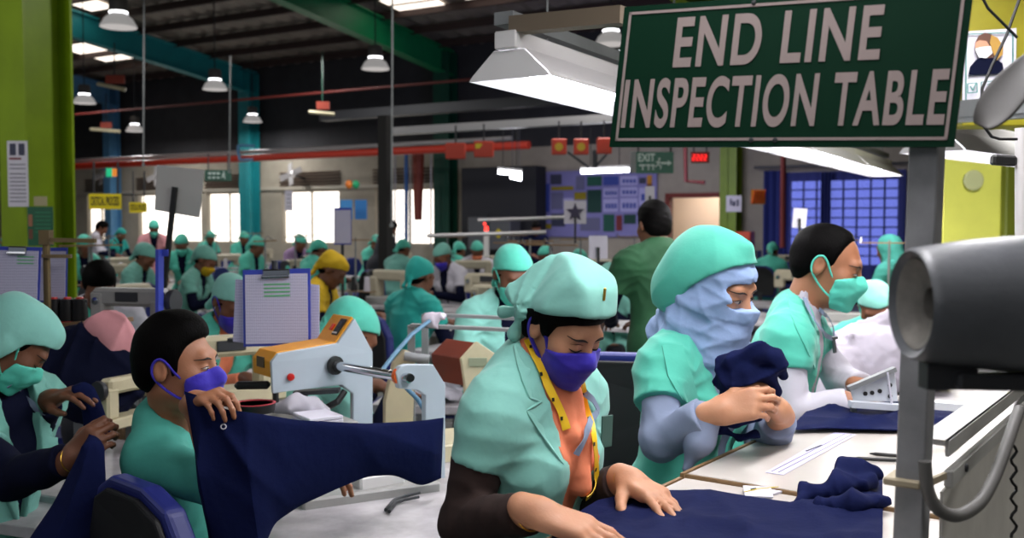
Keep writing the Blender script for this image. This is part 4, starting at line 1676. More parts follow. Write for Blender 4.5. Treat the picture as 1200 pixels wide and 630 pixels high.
    trousers(J, root, M['trousers'], .01); shoes(J, root, M['black'], .009, f3)
    return root


W2 = veiled_woman()


def held_bundle():
    root = SDF()
    S = root
    q = lambda x, y, d: P(x, y, d)
    S.chain([q(848, 446, 2.20), q(856, 424, 2.18), q(884, 414, 2.17), q(910, 422, 2.17), q(918, 440, 2.20)], [.020, .026, .030, .028, .018], .012)
    S.chain([q(852, 450, 2.19), q(874, 436, 2.17), q(900, 440, 2.18), q(906, 456, 2.20)], [.028, .032, .030, .022], .012)
    S.chain([q(858, 466, 2.20), q(880, 462, 2.19), q(898, 466, 2.20)], [.026, .030, .024], .015)
    S.chain([q(890, 490, 2.22), q(862, 492, 2.20), q(834, 488, 2.20), q(842, 502, 2.21), q(866, 512, 2.22), q(886, 506, 2.22)], [.020, .026, .020, .022, .018, .014], .012)
    g1 = ridges(71, .026, 36, (1, 1, 1), 7); g2 = folds(72, .008, 34)
    S.disp(lambda p: g1(p) + g2(p))
    o = S.obj('folded_garment', .0045, M['navy'])
    return tag(o, 'crumpled navy garment bundled up in the hands of the blue veiled woman', 'garment')


held_bundle()


# ------------------------------------------------------------------ man in the mint mask
def masked_man():
    yaw = np.array((.906, -.42)); f3 = np.array((.906, -.42, 0)); r3 = np.array((-.42, -.906, 0))
    J = {}
    J['neck'] = P(934, 374, 2.93)
    J['pel'] = J['neck'] - f3 * .12 - np.array((0, 0, .47))
    J['shR'] = J['neck'] + r3 * .175 + np.array((0, 0, -.05))
    J['shL'] = J['neck'] - r3 * .175 + np.array((0, 0, -.05))
    J['elR'] = P(926, 484, 2.72)
    J['wrR'] = P(1001, 474, 2.70)
    J['elL'] = P(985, 444, 3.10)
    J['wrL'] = P(1012, 455, 2.93)
    stand_legs(J, f3, .10)
    root = empty('person', (J['pel'][0], J['pel'][1], 0), 'bareheaded man in mint coat over white shirt with mint mask, leaning on the white table', 'person')
    hd = Head(P(969, 311, 2.90), yaw, 16, 0, 1.0)
    S = SDF()
    torso(S, J, -.012, False); limbs(S, J, 0, False); feet(S, J, f3)
    hd.skin(S, J['neck'], .052)
    hand(S, J['wrR'], P(1040, 494, 2.67) - J['wrR'], (.15, -.45, 1), 1, sc=1.0, curls=[(14, 18, 10), (12, 16, 10), (14, 18, 10), (18, 20, 12)], thumb=(.006, .01))
    hand(S, J['wrL'], P(1046, 468, 2.88) - J['wrL'], (.15, -.1, 1), -1, sc=1.0, curls=[(20, 22, 12)] * 4, thumb=(.0, .01))
    body = S.obj('body', HV, M['skin2'], root)
    hd.eyes(root, body, M['eyewhite'], M['iris'], .0034, (0, -.001), M['brow'], M['brow'])
    hd.hair(.0045, M['hair'], root, line=((-.12, -.070), (-.06, -.065), (-.03, -.03), (-.012, .015), (.006, .012), (.012, -.022), (.024, -.020), (.030, .030), (.040, .060), (.050, .082), (.070, .100), (.11, .112)), th=.007, top=0, seed=8, taper=.045)
    hd.mask(.004, M['mintmask'], root, back=.036, lw=.0030, top=-.004, seed=9)
    ct = Coat(J, hd, .018, vz=(-.45, -.36, -.20, -.08, .0, .06), vw=(.035, .045, .055, .066, .068, .06), sl=.40, r=(.062, .066), seed=81, fem=False, amp=.8, clip=at_table)
    coat = ct.build(.005, M['mint2'], root, lapels=False)
    lapel(surf_bvh([coat]), [(922, 344), (926, 366), (934, 386), (946, 410), (956, 432)], [(938, 340), (944, 362), (952, 384), (959, 410), (962, 434)], M['mint2'], root)
    S = SDF(); torso(S, J, .006, False)
    S.cap(J['neck'] + ct.R @ np.array((0, 0, -.02)), hd.w((0, -.022, -.100)), .056, .058, .02)
    S.cap(ct.at(-.02, .05, -.01), ct.at(.02, .05, -.01), .018, k=.02)
    S.cap(hd.w((0, -.01, -.10)), hd.w((0, -.03, .0)), .052, .054, .004, -1)
    S.cut(J['pel'], (0, 0, -1))
    S.disp(folds(83, .004, 30))
    S.obj('shirt', .005, M['greyshirt'], root)
    long_sleeves(J, root, M['whitecloth'], .0048, .2, .88, (.055, .044), 84, 'shirt_sleeve', cuff=.003)
    trousers(J, root, M['trousers'], .01); shoes(J, root, M['black'], .009, f3)
    bv = surf_bvh([c for c in root.children if c.name.startswith(('coat', 'shirt'))][:2])
    ribbon('lanyard', bv, [(941, 352), (945, 366), (952, 380), (962, 390), (972, 397)], .014, M['lanyard'], root, .010)
    ribbon('lanyard', bv, [(966, 352), (970, 372), (973, 396)], .012, M['lanyard'], root, .012)
    p, n = on_surf(bv, 973, 404, .014)
    b = MB(root.location); b.box(p, (.012, .008, .05), frame(n), bev=.002); b.box(p + np.array((0, 0, .022)), (.03, .008, .01), frame(n), bev=.002)
    b.build('lanyard_clip', mat('dull_steel', '#8b8f94', .35, .9), root)
    return root


MM = masked_man()


# ------------------------------------------------------------------ seated man lifting the navy cloth
def sit_legs(J, f3, r3, seat=.47, sp=.1):
    for q, g in (('L', -1), ('R', 1)):
        J['hp' + q] = J['pel'] + r3 * g * .09 + np.array((0, 0, -.05))
        J['kn' + q] = J['hp' + q] + f3 * .42 + r3 * g * .04; J['kn' + q][2] = seat + .06
        J['an' + q] = J['kn' + q] - f3 * .03; J['an' + q][2] = .085


def seated_man():
    f3 = np.array((.966, -.26, 0)); r3 = np.array((-.26, -.966, 0)); yaw = f3[:2]
    J = {}
    J['neck'] = P(205, 492, 2.34)
    J['pel'] = J['neck'] - f3 * .02; J['pel'][2] = .55
    J['shR'] = J['neck'] + r3 * .135 + np.array((.02, 0, -.065))
    J['shL'] = J['neck'] - r3 * .165 + np.array((0, 0, -.06))
    J['elR'] = P(262, 572, 2.14)
    J['wrR'] = P(228, 472, 2.11)
    J['elL'] = P(290, 600, 2.45)
    J['wrL'] = P(345, 560, 2.40)
    sit_legs(J, f3, r3, .44)
    root = empty('person', (J['pel'][0], J['pel'][1], 0), 'seated young man with black hair and violet mask holding up a long navy garment', 'person')
    hd = Head(P(208, 429, 2.28), (.99, -.06), -1, 0, .91)
    S = SDF()
    torso(S, J, -.014, False, w=.9); limbs(S, J, 0, False); feet(S, J, f3)
    hd.skin(S, J['neck'], .050)
    hand(S, J['wrR'], P(262, 456, 2.03) - J['wrR'], (.25, -.45, .9), 1, sc=.84, curls=[(34, 40, 25), (36, 44, 25), (38, 42, 25), (40, 40, 25)], thumb=(-.012, .016))
    hand(S, J['wrL'], P(400, 548, 2.38) - J['wrL'], (.0, .2, 1), -1, curls=[(30, 35, 20)] * 4)
    body = S.obj('body', HV, M['skin2'], root)
    hd.eyes(root, body, M['eyewhite'], M['iris'], .0034, (0, -.001), M['brow'], M['brow'])
    hd.hair(.0045, M['hair'], root, line=((-.12, -.075), (-.06, -.072), (-.03, -.035), (-.012, .010), (.006, .008), (.012, -.030), (.026, -.028), (.032, .020), (.045, .048), (.060, .062), (.085, .074), (.11, .076)), th=.010, top=.022, seed=18, taper=.03)
    hd.mask(.004, M['purple'], root, back=.040, lw=.0032, top=-.002, seed=19)
    S = SDF()
    for q in 'LR':
        sleeve(S, J, q, 0, 1.2, .052, .046, .04)
    torso(S, J, .004, False, w=.92)
    S.cap(J['pel'], J['pel'] - np.array((0, 0, .03)), .15, .16, .08)
    R = torso_frame(J)
    S.cap(J['neck'] + R @ np.array((-.05, -.03, .012)), J['neck'] + R @ np.array((.05, -.03, .012)), .036, k=.03)
    S.cap(J['neck'] + R @ np.array((0, .03, -.01)), hd.w((0, -.02, -.05)), .056, .060, .006, -1)
    g1 = folds(91, .008, 12, (1, 1, .5)); g2 = folds(92, .004, 36)
    S.disp(lambda p: g1(p) + g2(p))
    S.obj('overall_top', .005, M['teal2'], root)
    trousers(J, root, M['trousers'], .01); shoes(J, root, M['black'], .009, f3)
    return root


ML = seated_man()


def stretched_garment():
    o = cloth_tube('long_garment', [(216, 458), (232, 463), (262, 479), (300, 484), (350, 492), (430, 496), (490, 493), (520, 489)], [(246, 640), (262, 668), (300, 664), (322, 612), (352, 592), (396, 572), (430, 558), (462, 556), (494, 570), (517, 560)],
                   [[0, .25, 1], [2.06, 2.05, 2.33]], None, .020, M['navy'], 'long navy garment stretched level from the seated man towards the woman in pale coat', 95, .010, 90, 34, (236, 468, 2.06), .020)
    p, n = on_surf(surf_bvh([o]), 262, 500, .003)
    b = MB(o.location)
    R = frame(nrm(np.cross(n, (1, .1, .2))), n)
    b.tube([p + R @ np.array((math.cos(t) * .0052, math.sin(t) * .0052, 0)) for t in np.linspace(0, 6.2832, 18)], .0014, 6)
    b.build('eyelet', M['whitecloth'], o)
    return o


stretched_garment()


# ------------------------------------------------------------------ seated woman at the left edge
def left_woman():
    f3 = np.array((.94, -.34, 0)); r3 = np.array((-.34, -.94, 0)); yaw = f3[:2]
    J = {}
    J['neck'] = P(-8, 455, 2.56)
    J['pel'] = J['neck'] - f3 * .05; J['pel'][2] = .55
    J['shR'] = J['neck'] + r3 * .165 + np.array((0, 0, -.05))
    J['shL'] = J['neck'] - r3 * .165 + np.array((0, 0, -.05))
    J['elR'] = P(14, 560, 2.30)
    J['wrR'] = P(84, 538, 2.22)
    J['elL'] = P(30, 520, 2.72)
    J['wrL'] = P(58, 468, 2.60)
    sit_legs(J, f3, r3)
    root = empty('person', (J['pel'][0], J['pel'][1], 0), 'seated woman in mint scarf, coat and mask at the white side table, gripping navy cloth', 'person')
    hd = Head(P(16, 402, 2.52), (.90, .44), 46, 0, .90)
    S = SDF()
    torso(S, J, -.012); limbs(S, J); feet(S, J, f3)
    hd.skin(S, J['neck'], .046)
    hand(S, J['wrR'], P(116, 510, 2.20) - J['wrR'], (.35, -.7, .45), 1, sc=.95, curls=[(52, 60, 30), (54, 62, 30), (56, 60, 30), (58, 58, 30)], thumb=(-.015, .022))
    hand(S, J['wrL'], P(92, 456, 2.55) - J['wrL'], (.1, -.35, 1), -1, sc=.93, curls=[(20, 25, 15)] * 4, thumb=(-.006, .015))
    body = S.obj('body', HV, M['skin3'], root)
    hd.eyes(root, body, None, None, lash=M['brow'], brow=M['brow'])
    hd.hair(.005, M['hair'], root, th=.008, cover=.08)
    # scarf drawn forward like a hood
    S = SDF()
    hd.ell(S, (0, -.012, .038), (.088, .112, .096))
    hd.cap(S, (0, -.07, .07), (0, .06, .085), .03, .02, .05)
    hd.cap(S, (.03, -.02, .07), (.068, -.02, -.03), .035, .022, .04)
    hd.cap(S, (.068, -.02, -.02), (.070, -.035, -.09), .022, .030, .03)
    hd.cut(S, lambda p: (np.interp(p[:, 1], [-.15, -.10, -.03, .0, .02, .06, .10, .13], [-.15, -.14, -.12, -.05, .02, .052, .066, .066]) - p[:, 2]))
    w3 = folds(104, .006, 26, (.7, 1.2, 1))
    S.disp(lambda p: w3(hd.loc(p)))
    S.obj('headscarf', HV, M['mint'], root)
    hd.mask(.0045, M['mintmask'], root, back=.034, lw=.0026, top=-.006, seed=29)
    ct = Coat(J, hd, .018, vz=(-.36, -.30, -.18, -.06, .0, .06), vw=(.0, .012, .034, .052, .056, .052), sl=.66, r=(.062, .070), seed=106, seat=1, amp=.9)
    ct.build(.005, M['mint3'], root)
    S = SDF(); torso(S, J, .008)
    S.cutfn(lambda p: (lambda q: np.maximum(np.abs(q[:, 0]) - ct.V(q) - .016, np.maximum(-q[:, 1] - .02, -.35 - q[:, 2])))(ct.loc(p)))
    S.obj('inner_dress', .006, M['navydark'], root)
    long_sleeves(J, root, M['navydark'], .005, .5, .90, (.056, .040), 108, 'sleeve')
    d = nrm(J['wrR'] - J['elR']); x = nrm(np.cross(d, (0, 0, 1))); y = np.cross(x, d)
    b = MB(root.location)
    b.tube([J['wrR'] + (math.cos(t) * x + math.sin(t) * y) * .0285 for t in np.linspace(0, 6.2832, 30)], .0016, 6)
    b.build('bracelet', M['gold'], root, True)
    trousers(J, root, M['trousers'], .01); shoes(J, root, M['black'], .009, f3)
    bv = surf_bvh([root.children[0]] + [c for c in root.children if c.name.startswith('coat')])
    ribbon('lanyard', bv, [(10, 448), (30, 462), (48, 480), (62, 494)], .016, M['lanyard'], root, .010)
    return root


WL = left_woman()
# ------------------------------------------------------------------ inspection table and what stands round it
TT = np.array((.588, .809, 0)); NN = np.array((.809, -.588, 0)); ZZ = np.array((0, 0, 1.))
RT = np.stack([NN, TT, ZZ], 1)
TZ = .98
L0 = np.array((.294, 1.935, 0))


def tp(t, n, z=TZ): return L0 + TT * t + NN * n + ZZ * z


tb = empty('inspection_table', tp(.2, .3, 0), 'long white topped inspection table with worn wooden edges under the big green sign', 'table')
lam = mat('white_laminate', '#c2bbb5', .35, var=.10, vscale=7)
for k, (t0, t1, z) in enumerate(((-.80, .105, TZ), (.105, 1.35, TZ + .007))):
    b = MB(tb.location); b.box(tp((t0 + t1) / 2, .27, z - .012), (.53, t1 - t0 - .004, .022), RT, bev=.002); o = b.build('tabletop', lam, tb)
    b = MB(tb.location)
    b.box(tp((t0 + t1) / 2, -.004, z - .013), (.008, t1 - t0 - .004, .024), RT); b.box(tp(t0 + .003, .27, z - .013), (.53, .008, .024), RT)
    b.build('edge_strip', M['wood'], o)
b = MB(tb.location); b.box(tp(.27, .27, TZ - .06), (.48, 2.0, .06), RT); b.build('apron', M['greysteel'], tb)
for t in (-.74, 1.28):
    for n in (.05, .50):
        b = MB(tb.location); b.box(tp(t, n, (TZ - .04) / 2), (.045, .045, TZ - .04), RT, bev=.004); b.build('leg', M['greysteel'], tb)

# sheet metal side panel of the table
pa = P(1089, 517, 1.30)
pn = empty('side_panel_frame', (pa[0], pa[1], 0), 'pale sheet metal side panel with steel rails to the right of the white table', 'panel')
ps = lambda t, n, z: np.array((pa[0], pa[1], 0)) + TT * t + NN * n + ZZ * z
zt = pa[2]
b = MB(pn.location); b.box(ps(.75, .012, zt / 2 - .02), (.004, 1.46, zt - .10), RT); b.build('panel_sheet', mat('stained_pale_sheet', '#d0cdc5', .55, .1, var=.22, vscale=5), pn)
b = MB(pn.location); b.box(ps(.75, .0, zt - .004), (.04, 1.46, .008), RT); b.box(ps(.75, .018, zt - .011), (.005, 1.46, .022), RT); b.build('top_rail', mat('pale_grey_rail', '#b4b4b0', .5, .1, var=.15, vscale=9), pn)
b = MB(pn.location); b.box(ps(.75, .020, zt - .052), (.012, 1.46, .026), RT, bev=.003); b.build('middle_rail', MATS['pale_grey_rail'], pn)
for t in (.1, .45, .8, 1.15):
    b = MB(pn.location); b.lathe([(.0001, .004), (.005, .003), (.006, 0)], ps(t, .026, zt - .052), frame((0, 0, 1), NN), 10); b.build('bolt', M['darksteel'], pn)
b = MB(pn.location); b.box(ps(1.46, 0, zt / 2), (.04, .04, zt), RT); b.build('leg', M['greysteel'], pn)

# steel post carrying the sign
pc = P(1064, 400, 1.27)
po = empty('steel_post', (pc[0], pc[1], 0), 'square grey steel post standing at the corner of the table, carrying the green sign', 'post')
b = MB(po.location)
b.box((pc[0] + .006, pc[1], .98), (.036, .040, 1.96), RT @ roty(.022), bev=.002)
b.build('tube_post', mat('scuffed_steel', '#97989b', .5, .2, var=.35, vscale=9), po)
b = MB(po.location); b.box((pc[0], pc[1], .006), (.14, .14, .012), RT, bev=.002); b.build('base_plate', M['darksteel'], po)
b = MB(po.location)
z = P(1065, 566, 1.25)[2]
b.box((pc[0] + .001, pc[1], z), (.046, .052, .010), RT, bev=.002)
b.rbox((pc[0] + .02, pc[1] - .02, z), (pc[0] + .06, pc[1] + .02, z), .006, .009)
b.build('strap', mat('beige_strap', '#9a8f77', .7), po)
for dz in (0, .045, .09, .33):
    b = MB(po.location); b.lathe([(.0001, .001), (.0035, .001), (.0035, -.001)], np.array((pc[0] + .006, pc[1], 1.35 + dz)) - TT * .0225 + NN * .012, frame((0, 0, 1), -TT), 10); b.build('bolt_hole', M['black'], po)
# conduit loop
b = MB()
dd = [(1194, 480, 1.42), (1182, 515, 1.36), (1168, 555, 1.32), (1150, 590, 1.28), (1122, 607, 1.25), (1098, 598, 1.235), (1086, 575, 1.235), (1084, 540, 1.235)]
A = np.array([P(*q) for q in dd]); t = np.linspace(0, len(A) - 1, 40)
S_ = np.stack([np.interp(t, range(len(A)), A[:, c]) for c in range(3)], 1)
for _ in range(6): S_[1:-1] = (S_[:-2] + 2 * S_[1:-1] + S_[2:]) / 4
b.tube(S_, .0085, 10)
tag(b.build('conduit', mat('grey_conduit', '#595856', .6), None, True), 'grey flexible conduit looping down beside the steel post', 'cable')
b = MB(); A = [P(1188 + 3.5 * math.sin(k * 1.3), 478 + k * 4.6, 1.42) for k in range(34)]
b.tube(A, .0022, 6)
tag(b.build('coiled_cord', M['black'], None, True), 'thin black coiled cord hanging down the pale side panel', 'cord')

# ---- END LINE INSPECTION TABLE
BL, BRc, TL = P(714, 172, 1.42), P(1118, 172, 1.205), P(732, 8, 1.42)
sx_, sy_ = BRc - BL, TL - BL
sn = nrm(np.cross(sx_, sy_))            # faces the camera side
ctr = BL + sx_ / 2 + sy_ / 2
sg = empty('hanging_sign', ctr, 'big green sign reading END LINE INSPECTION TABLE in pale letters', 'sign')
Wd, Ht = np.linalg.norm(sx_), np.linalg.norm(sy_)
ux, uy = sx_ / Wd, sy_ / Ht
pt = lambda x, y, d=0.: BL + sx_ * x + sy_ * y + sn * d
b = MB(sg.location); b.prism([(0, 0), (Wd, 0), (Wd, Ht), (0, Ht)], BL, ux, uy, -.006); b.build('sign_board', M['green_sign'], sg)
b = MB(sg.location)
m_, wl = .0085, .0038
for x0, y0, x1, y1 in ((m_, m_, Wd - m_, m_ + wl), (m_, Ht - m_ - wl, Wd - m_, Ht - m_), (m_, m_, m_ + wl, Ht - m_), (Wd - m_ - wl, m_, Wd - m_, Ht - m_)):
    b.prism([(x0, y0), (x1, y0), (x1, y1), (x0, y1)], BL + sn * .0002, ux, uy, .0008)
b.build('border_line', M['sign_white'], sg)
for txt, cx, cy, wd, sz in (('END LINE', .478, .705, .60, .0945), ('INSPECTION TABLE', .4975, .287, .935, .0935)):
    text_mesh('lettering', txt, M['sign_white'], sg, pt(cx, cy, .0006), ux, uy, sz, .0005, bold=.0023, wid=wd * Wd, space=1.13)
for x, y in ((.41, .965), (.45, .045), (.52, .045)):
    b = MB(sg.location); b.lathe([(.0001, .002), (.003, .0015), (.0035, 0)], pt(x, y, .001), frame((0, 0, 1), sn), 10); b.build('screw', M['darksteel'], sg)

# ---- fan motor in front
fc = P(1066, 356, .98)
ax = nrm((-1, -.02, .0))
RF = frame((0, 0, 1), -ax)              # third column = -ax : runs back along the motor
fm = empty('fan_motor', fc, 'dark grey barrel shaped fan motor with open end, close in front of the steel post', 'fan motor')
gm = mat('grey_hammered_paint', '#62656a', .45, .1, var=.25, vscale=14, bump=.0004, bscale=120)
b = MB(fm.location)
b.lathe([(.046, .006), (.0535, .0), (.0565, .004), (.0575, .010), (.0605, .03), (.0645, .06), (.0680, .10), (.0695, .14), (.0695, .19), (.0670, .24), (.058, .27), (.04, .29), (.0001, .295)], fc, RF, 56, caps=False)
b.build('housing', gm, fm, True)
b = MB(fm.location); b.lathe([(.0455, .005), (.041, .007), (.036, .013), (.026, .019), (.0165, .021), (.0155, .05), (.0001, .05)], fc, RF, 48, caps=False); b.build('end_recess', mat('dusty_grey_metal', '#8a8680', .6, .1, var=.4, vscale=30), fm, True)
b = MB(fm.location); b.lathe([(.0001, .0465), (.0150, .0465), (.0152, .049), (.0001, .0492)], fc, RF, 32); b.build('shaft_hole', M['black'], fm, True)
b = MB(fm.location); b.lathe([(.0688, .128), (.0702, .130), (.0702, .134), (.0688, .136)], fc, RF, 56, caps=False); b.build('seam_ring', gm, fm, True)
b = MB(fm.location)
b0 = fc - ax * .04 - ZZ * .063; b1 = fc - ax * .30 - ZZ * .070
b.rbox(b0 - ZZ * .012, b1 - ZZ * .012, .05, .016, bev=.003); b.rbox(b0 + ZZ * .004, b0 - ZZ * .022, .05, .022); b.rbox(fc - ax * .17 - ZZ * .05, fc - ax * .17 - ZZ * .085, .05, .05)
b.build('bracket', M['darksteel'], fm)
b = MB(fm.location); q0 = fc - ax * .27 - ZZ * .08; b.tube([q0, np.array((q0[0], q0[1], .03))], .018, 16); b.lathe([(.0001, .0), (.17, .0), (.17, .012), (.02, .04), (.0001, .04)], (q0[0], q0[1], 0), np.eye(3), 32)
b.build('stand', M['darksteel'], fm, True)

# ---- second fan: blade reaching in at the upper right
hb = P(1250, 40, 1.15)
ff = empty('wall_fan', hb, 'grey fan blade with black cable reaching in beside the masked face poster', 'fan')
b = MB(ff.location)
b.lathe([(.0001, -.03), (.03, -.03), (.036, -.02), (.036, .03), (.03, .04), (.0001, .04)], hb, frame((0, 0, 1), (0, -1, 0)), 28); b.build('hub', gm, ff, True)
for k, pix in enumerate(([(1236, 52), (1205, 84), (1178, 112), (1158, 138), (1150, 150)], [(1268, 52), (1300, 90), (1330, 120), (1350, 140), (1362, 150)], [(1250, 20), (1246, -30), (1244, -70), (1246, -100), (1247, -120)])):
    G = []
    for i, (x, y) in enumerate(pix):
        w_ = [8, 20, 25, 21, 8][i]
        dx, dy = pix[min(i + 1, 4)][0] - pix[max(i - 1, 0)][0], pix[min(i + 1, 4)][1] - pix[max(i - 1, 0)][1]
        L = math.hypot(dx, dy); nx, ny = -dy / L, dx / L
        G.append([P(x + nx * w_ * a, y + ny * w_ * a, 1.15 + .02 * a + .004 * (1 - a * a)) for a in np.linspace(-1, 1, 7)])
    b = MB(ff.location); b.sheet(G, .005); o = b.build('blade', mat('pale_grey_plastic', '#33312f', .6), ff, True)
    sm = o.modifiers.new('s', 'SUBSURF'); sm.levels = 2; sm.render_levels = 2
b = MB(ff.location)
b.rbox(hb + np.array((.02, .05, 0)), hb + np.array((.7, .35, .0)), .05, .04); b.build('arm', M['greysteel'], ff)
b = MB()
b.tube([P(1150, -5, 1.6), P(1158, 10, 1.6), P(1170, 22, 1.6), P(1182, 34, 1.6), P(1192, 44, 1.6)], .0022, 6)
tag(b.build('cable', M['black'], None, True), 'thin black cable crossing above the masked face poster', 'cable')
b = MB()
A = np.array([P(x, y, 1.7) for x, y in ((1196, -5), (1180, 40), (1162, 78), (1151, 104), (1150, 128), (1153, 148), (1162, 160), (1172, 163), (1192, 163))])
b.tube(A, .0026, 6)
tag(b.build('cable', M['black'], None, True), 'black cable hanging in a loop over the masked face poster', 'cable')
b = MB(); b.tube([P(1197, 150, 1.9), P(1197, 292, 1.9)], .012, 14)
tag(b.build('lamp_pole', M['whitepaint'], None, True), 'white upright pole at the right edge above the fan motor', 'pole')
b = MB(); b.rbox(P(1162, 187, 1.9), P(1190, 189, 1.9), .02, .020, bev=.004)
tag(b.build('plug_connector', M['black']), 'black plug connector at the end of the right fluorescent lamp', 'connector')

# ---- poster on the yellow column
tr_ = cr
pp = lambda x, y: P(x, y, 3.2)
po_ = empty('wall_poster', pp(1158, 80), 'poster of a masked woman with a tick box on the upper yellow beam', 'poster')
b = MB(po_.location)
b.prism([(0, 0), (1, 0), (1, 1), (0, 1)], pp(1128, 122), pp(1190, 118) - pp(1128, 122), pp(1129, 37) - pp(1128, 122), -.004); b.build('poster_sheet', M['paper'], po_)


def flat(name, pix, d, m, parent, th=.0015, n=0):
    """a printed area: a thin flat patch facing the lens side"""
    pts = [P(x, y, d) for x, y in pix]
    b = MB(parent.location)
    k = len(pts)
    V = pts + [p + np.array((0, .0015, 0)) for p in pts]
    b._add(V, [tuple(range(k)), tuple(range(k, 2 * k))[::-1]] + [(i, (i + 1) % k, k + (i + 1) % k, k + i) for i in range(k)])
    return b.build(name, m, parent)


cd_ = 3.19
bs = mat('poster_border_green', '#2f7f74', .6)
for a, c in (((1132, 40), (1187, 38)), ((1187, 38), (1187, 116)), ((1187, 116), (1132, 119)), ((1132, 119), (1132, 40))):
    b = MB(po_.location); b.rbox(P(*a, cd_), P(*c, cd_), .003, .003); b.build('border_line', bs, po_)
flat('printed_shawl', [(1135, 88), (1137, 78), (1144, 70), (1152, 66), (1166, 68), (1175, 74), (1177, 86)], 3.188, M['navydark'], po_)
flat('printed_head', [(1143, 50), (1147, 42), (1154, 38), (1162, 40), (1168, 46), (1171, 56), (1170, 66), (1160, 68), (1150, 66), (1145, 60)], 3.186, mat('printed_hair_brown', '#5a3a2c', .7), po_)
flat('printed_face', [(1143, 58), (1143, 50), (1148, 47), (1156, 48), (1160, 54), (1160, 62), (1152, 66), (1146, 64)], 3.184, mat('printed_skin', '#b9876a', .7), po_)
flat('printed_mask', [(1143, 57), (1150, 55), (1161, 54), (1163, 62), (1156, 68), (1147, 67)], 3.182, mat('printed_mask_white', '#dfe3e6', .7), po_)
flat('printed_scarf', [(1162, 41), (1169, 44), (1176, 54), (1175, 64), (1168, 70), (1164, 62), (1160, 50)], 3.182, mat('printed_gold', '#a9823a', .7), po_)
for a, c in (((1134, 98), (1145, 97)), ((1145, 97), (1145, 108)), ((1145, 108), (1134, 109)), ((1134, 109), (1134, 98)), ((1137, 101), (1140, 106)), ((1140, 106), (1144, 97)), ((1150, 96), (1184, 94)), ((1184, 94), (1184, 106)), ((1184, 106), (1150, 108)), ((1150, 108), (1150, 96))):
    b = MB(po_.location); b.rbox(P(*a, 3.186), P(*c, 3.186), .0025, .0025); b.build('tick_box', bs, po_)
for a, c in (((1157, 99), (1166, 98)), ((1160, 98), (1160, 105)), ((1160, 102), (1165, 105)), ((1167, 99), (1167, 105))):
    b = MB(po_.location); b.rbox(P(*a, 3.186), P(*c, 3.186), .003, .003); b.build('script_stroke', bs, po_)
# beams behind the poster
b = MB(); b.rbox(P(1100, -10, 3.3), P(1100, 128, 3.3), .26, .03, (0, 1, 0)); b.box(P(1158, 60, 3.36), (.27, .10, .42)); b.box(P(1196, 60, 3.30), (.06, .08, .42))
b2 = MB(); b2.box(P(1166, 40, 3.30), (.26, .12, .62), bev=.004); struct(b2.build('column', mat('unlit_yellow_steel', '#a39a1c', .5, var=.2, vscale=6)), 'unlit yellow steel section behind the masked face poster')  # unlit upper part of the yellow column, dimness put into the colour
b = MB(); b.rbox(P(1112, 129, 3.15), P(1230, 120, 2.6), .05, .05); b.rbox(P(1112, 141, 3.14), P(1230, 132, 2.6), .04, .02)
tag(b.build('cable_trunking', M['greysteel']), 'grey and white cable trunking under the masked face poster', 'trunking')

# ---- things on the inspection table
def on_t(px, py, z=TZ + .008): return PZ(px, py, z)


def slab(name, pix, z, th, m, lab, cat, group=None):
    pts = [on_t(x, y, z) for x, y in pix]
    b = MB(pts[0]); k = len(pts)
    V = pts + [p - ZZ * th for p in pts]
    b._add(V, [tuple(range(k)), tuple(range(k, 2 * k))[::-1]] + [(i, (i + 1) % k, k + (i + 1) % k, k + i) for i in range(k)])
    return tag(b.build(name, m), lab, cat, group)


zt2 = TZ + .0068
rl = slab('paper_strip', [(897, 553), (918, 556), (1003, 509), (978, 506)], zt2 + .0006, .0006, mat('lavender_paper', '#c9c6e6', .6), 'long lavender measuring strip lying on the white table', 'paper strip')
for a, c in (((904, 552), (990, 508)), ((912, 553), (998, 509))):
    b = MB(rl.location); b.rbox(on_t(*a, zt2 + .001), on_t(*c, zt2 + .001), .0014, .0006); b.build('ruled_line', mat('print_grey', '#6c6788', .7), rl)
b = MB(rl.location); b.rbox(on_t(945, 528, zt2 + .0012), on_t(963, 521, zt2 + .0012), .004, .001); b.build('ink_mark', M['black'], rl)
for a, c, lab in (((999, 536.5), (1052, 539), 'black pen lying on the white table, the longer one nearer the navy cloth'), ((1019, 531), (1056, 534), 'black pen tip lying just beyond the longer pen on the white table')):
    p0, p1 = on_t(*a, zt2 + .0045), on_t(*c, zt2 + .0045)
    b = MB(p0); d = nrm(p1 - p0); b.tube([p0, p0 + d * .012, p1], [.0012, .004, .004], 10)
    tag(b.build('pen', M['black'], None, True), lab, 'pen', 'pens on the white table')
cs = empty('card_stack', on_t(890, 574, TZ), 'small stack of white cards with a yellow thread on the near table board', 'cards')
for k in range(3):
    b = MB(cs.location); c = on_t(888, 576, TZ + .003 + k * .004); b.box(c, (.052, .072, .0038), RT @ rotz(.35 + .05 * k), bev=.0005); b.build('card', M['paper'], cs)
b = MB(cs.location); c = on_t(905, 574, TZ + .0022); b.box(c, (.04, .07, .004), RT @ rotz(-.25)); b.build('card', M['paper'], cs)
b = MB(cs.location); b.tube([on_t(872, 576, TZ + .016), on_t(890, 572, TZ + .017), on_t(912, 570, TZ + .010)], .0009, 6); b.build('thread', mat('yellow_thread', '#c9b53a', .7), cs)
b = MB(cs.location); b.tube([on_t(880, 573, TZ + .0165), on_t(886, 572, TZ + .0165)], .0016, 6); b.build('clip', M['darksteel'], cs)


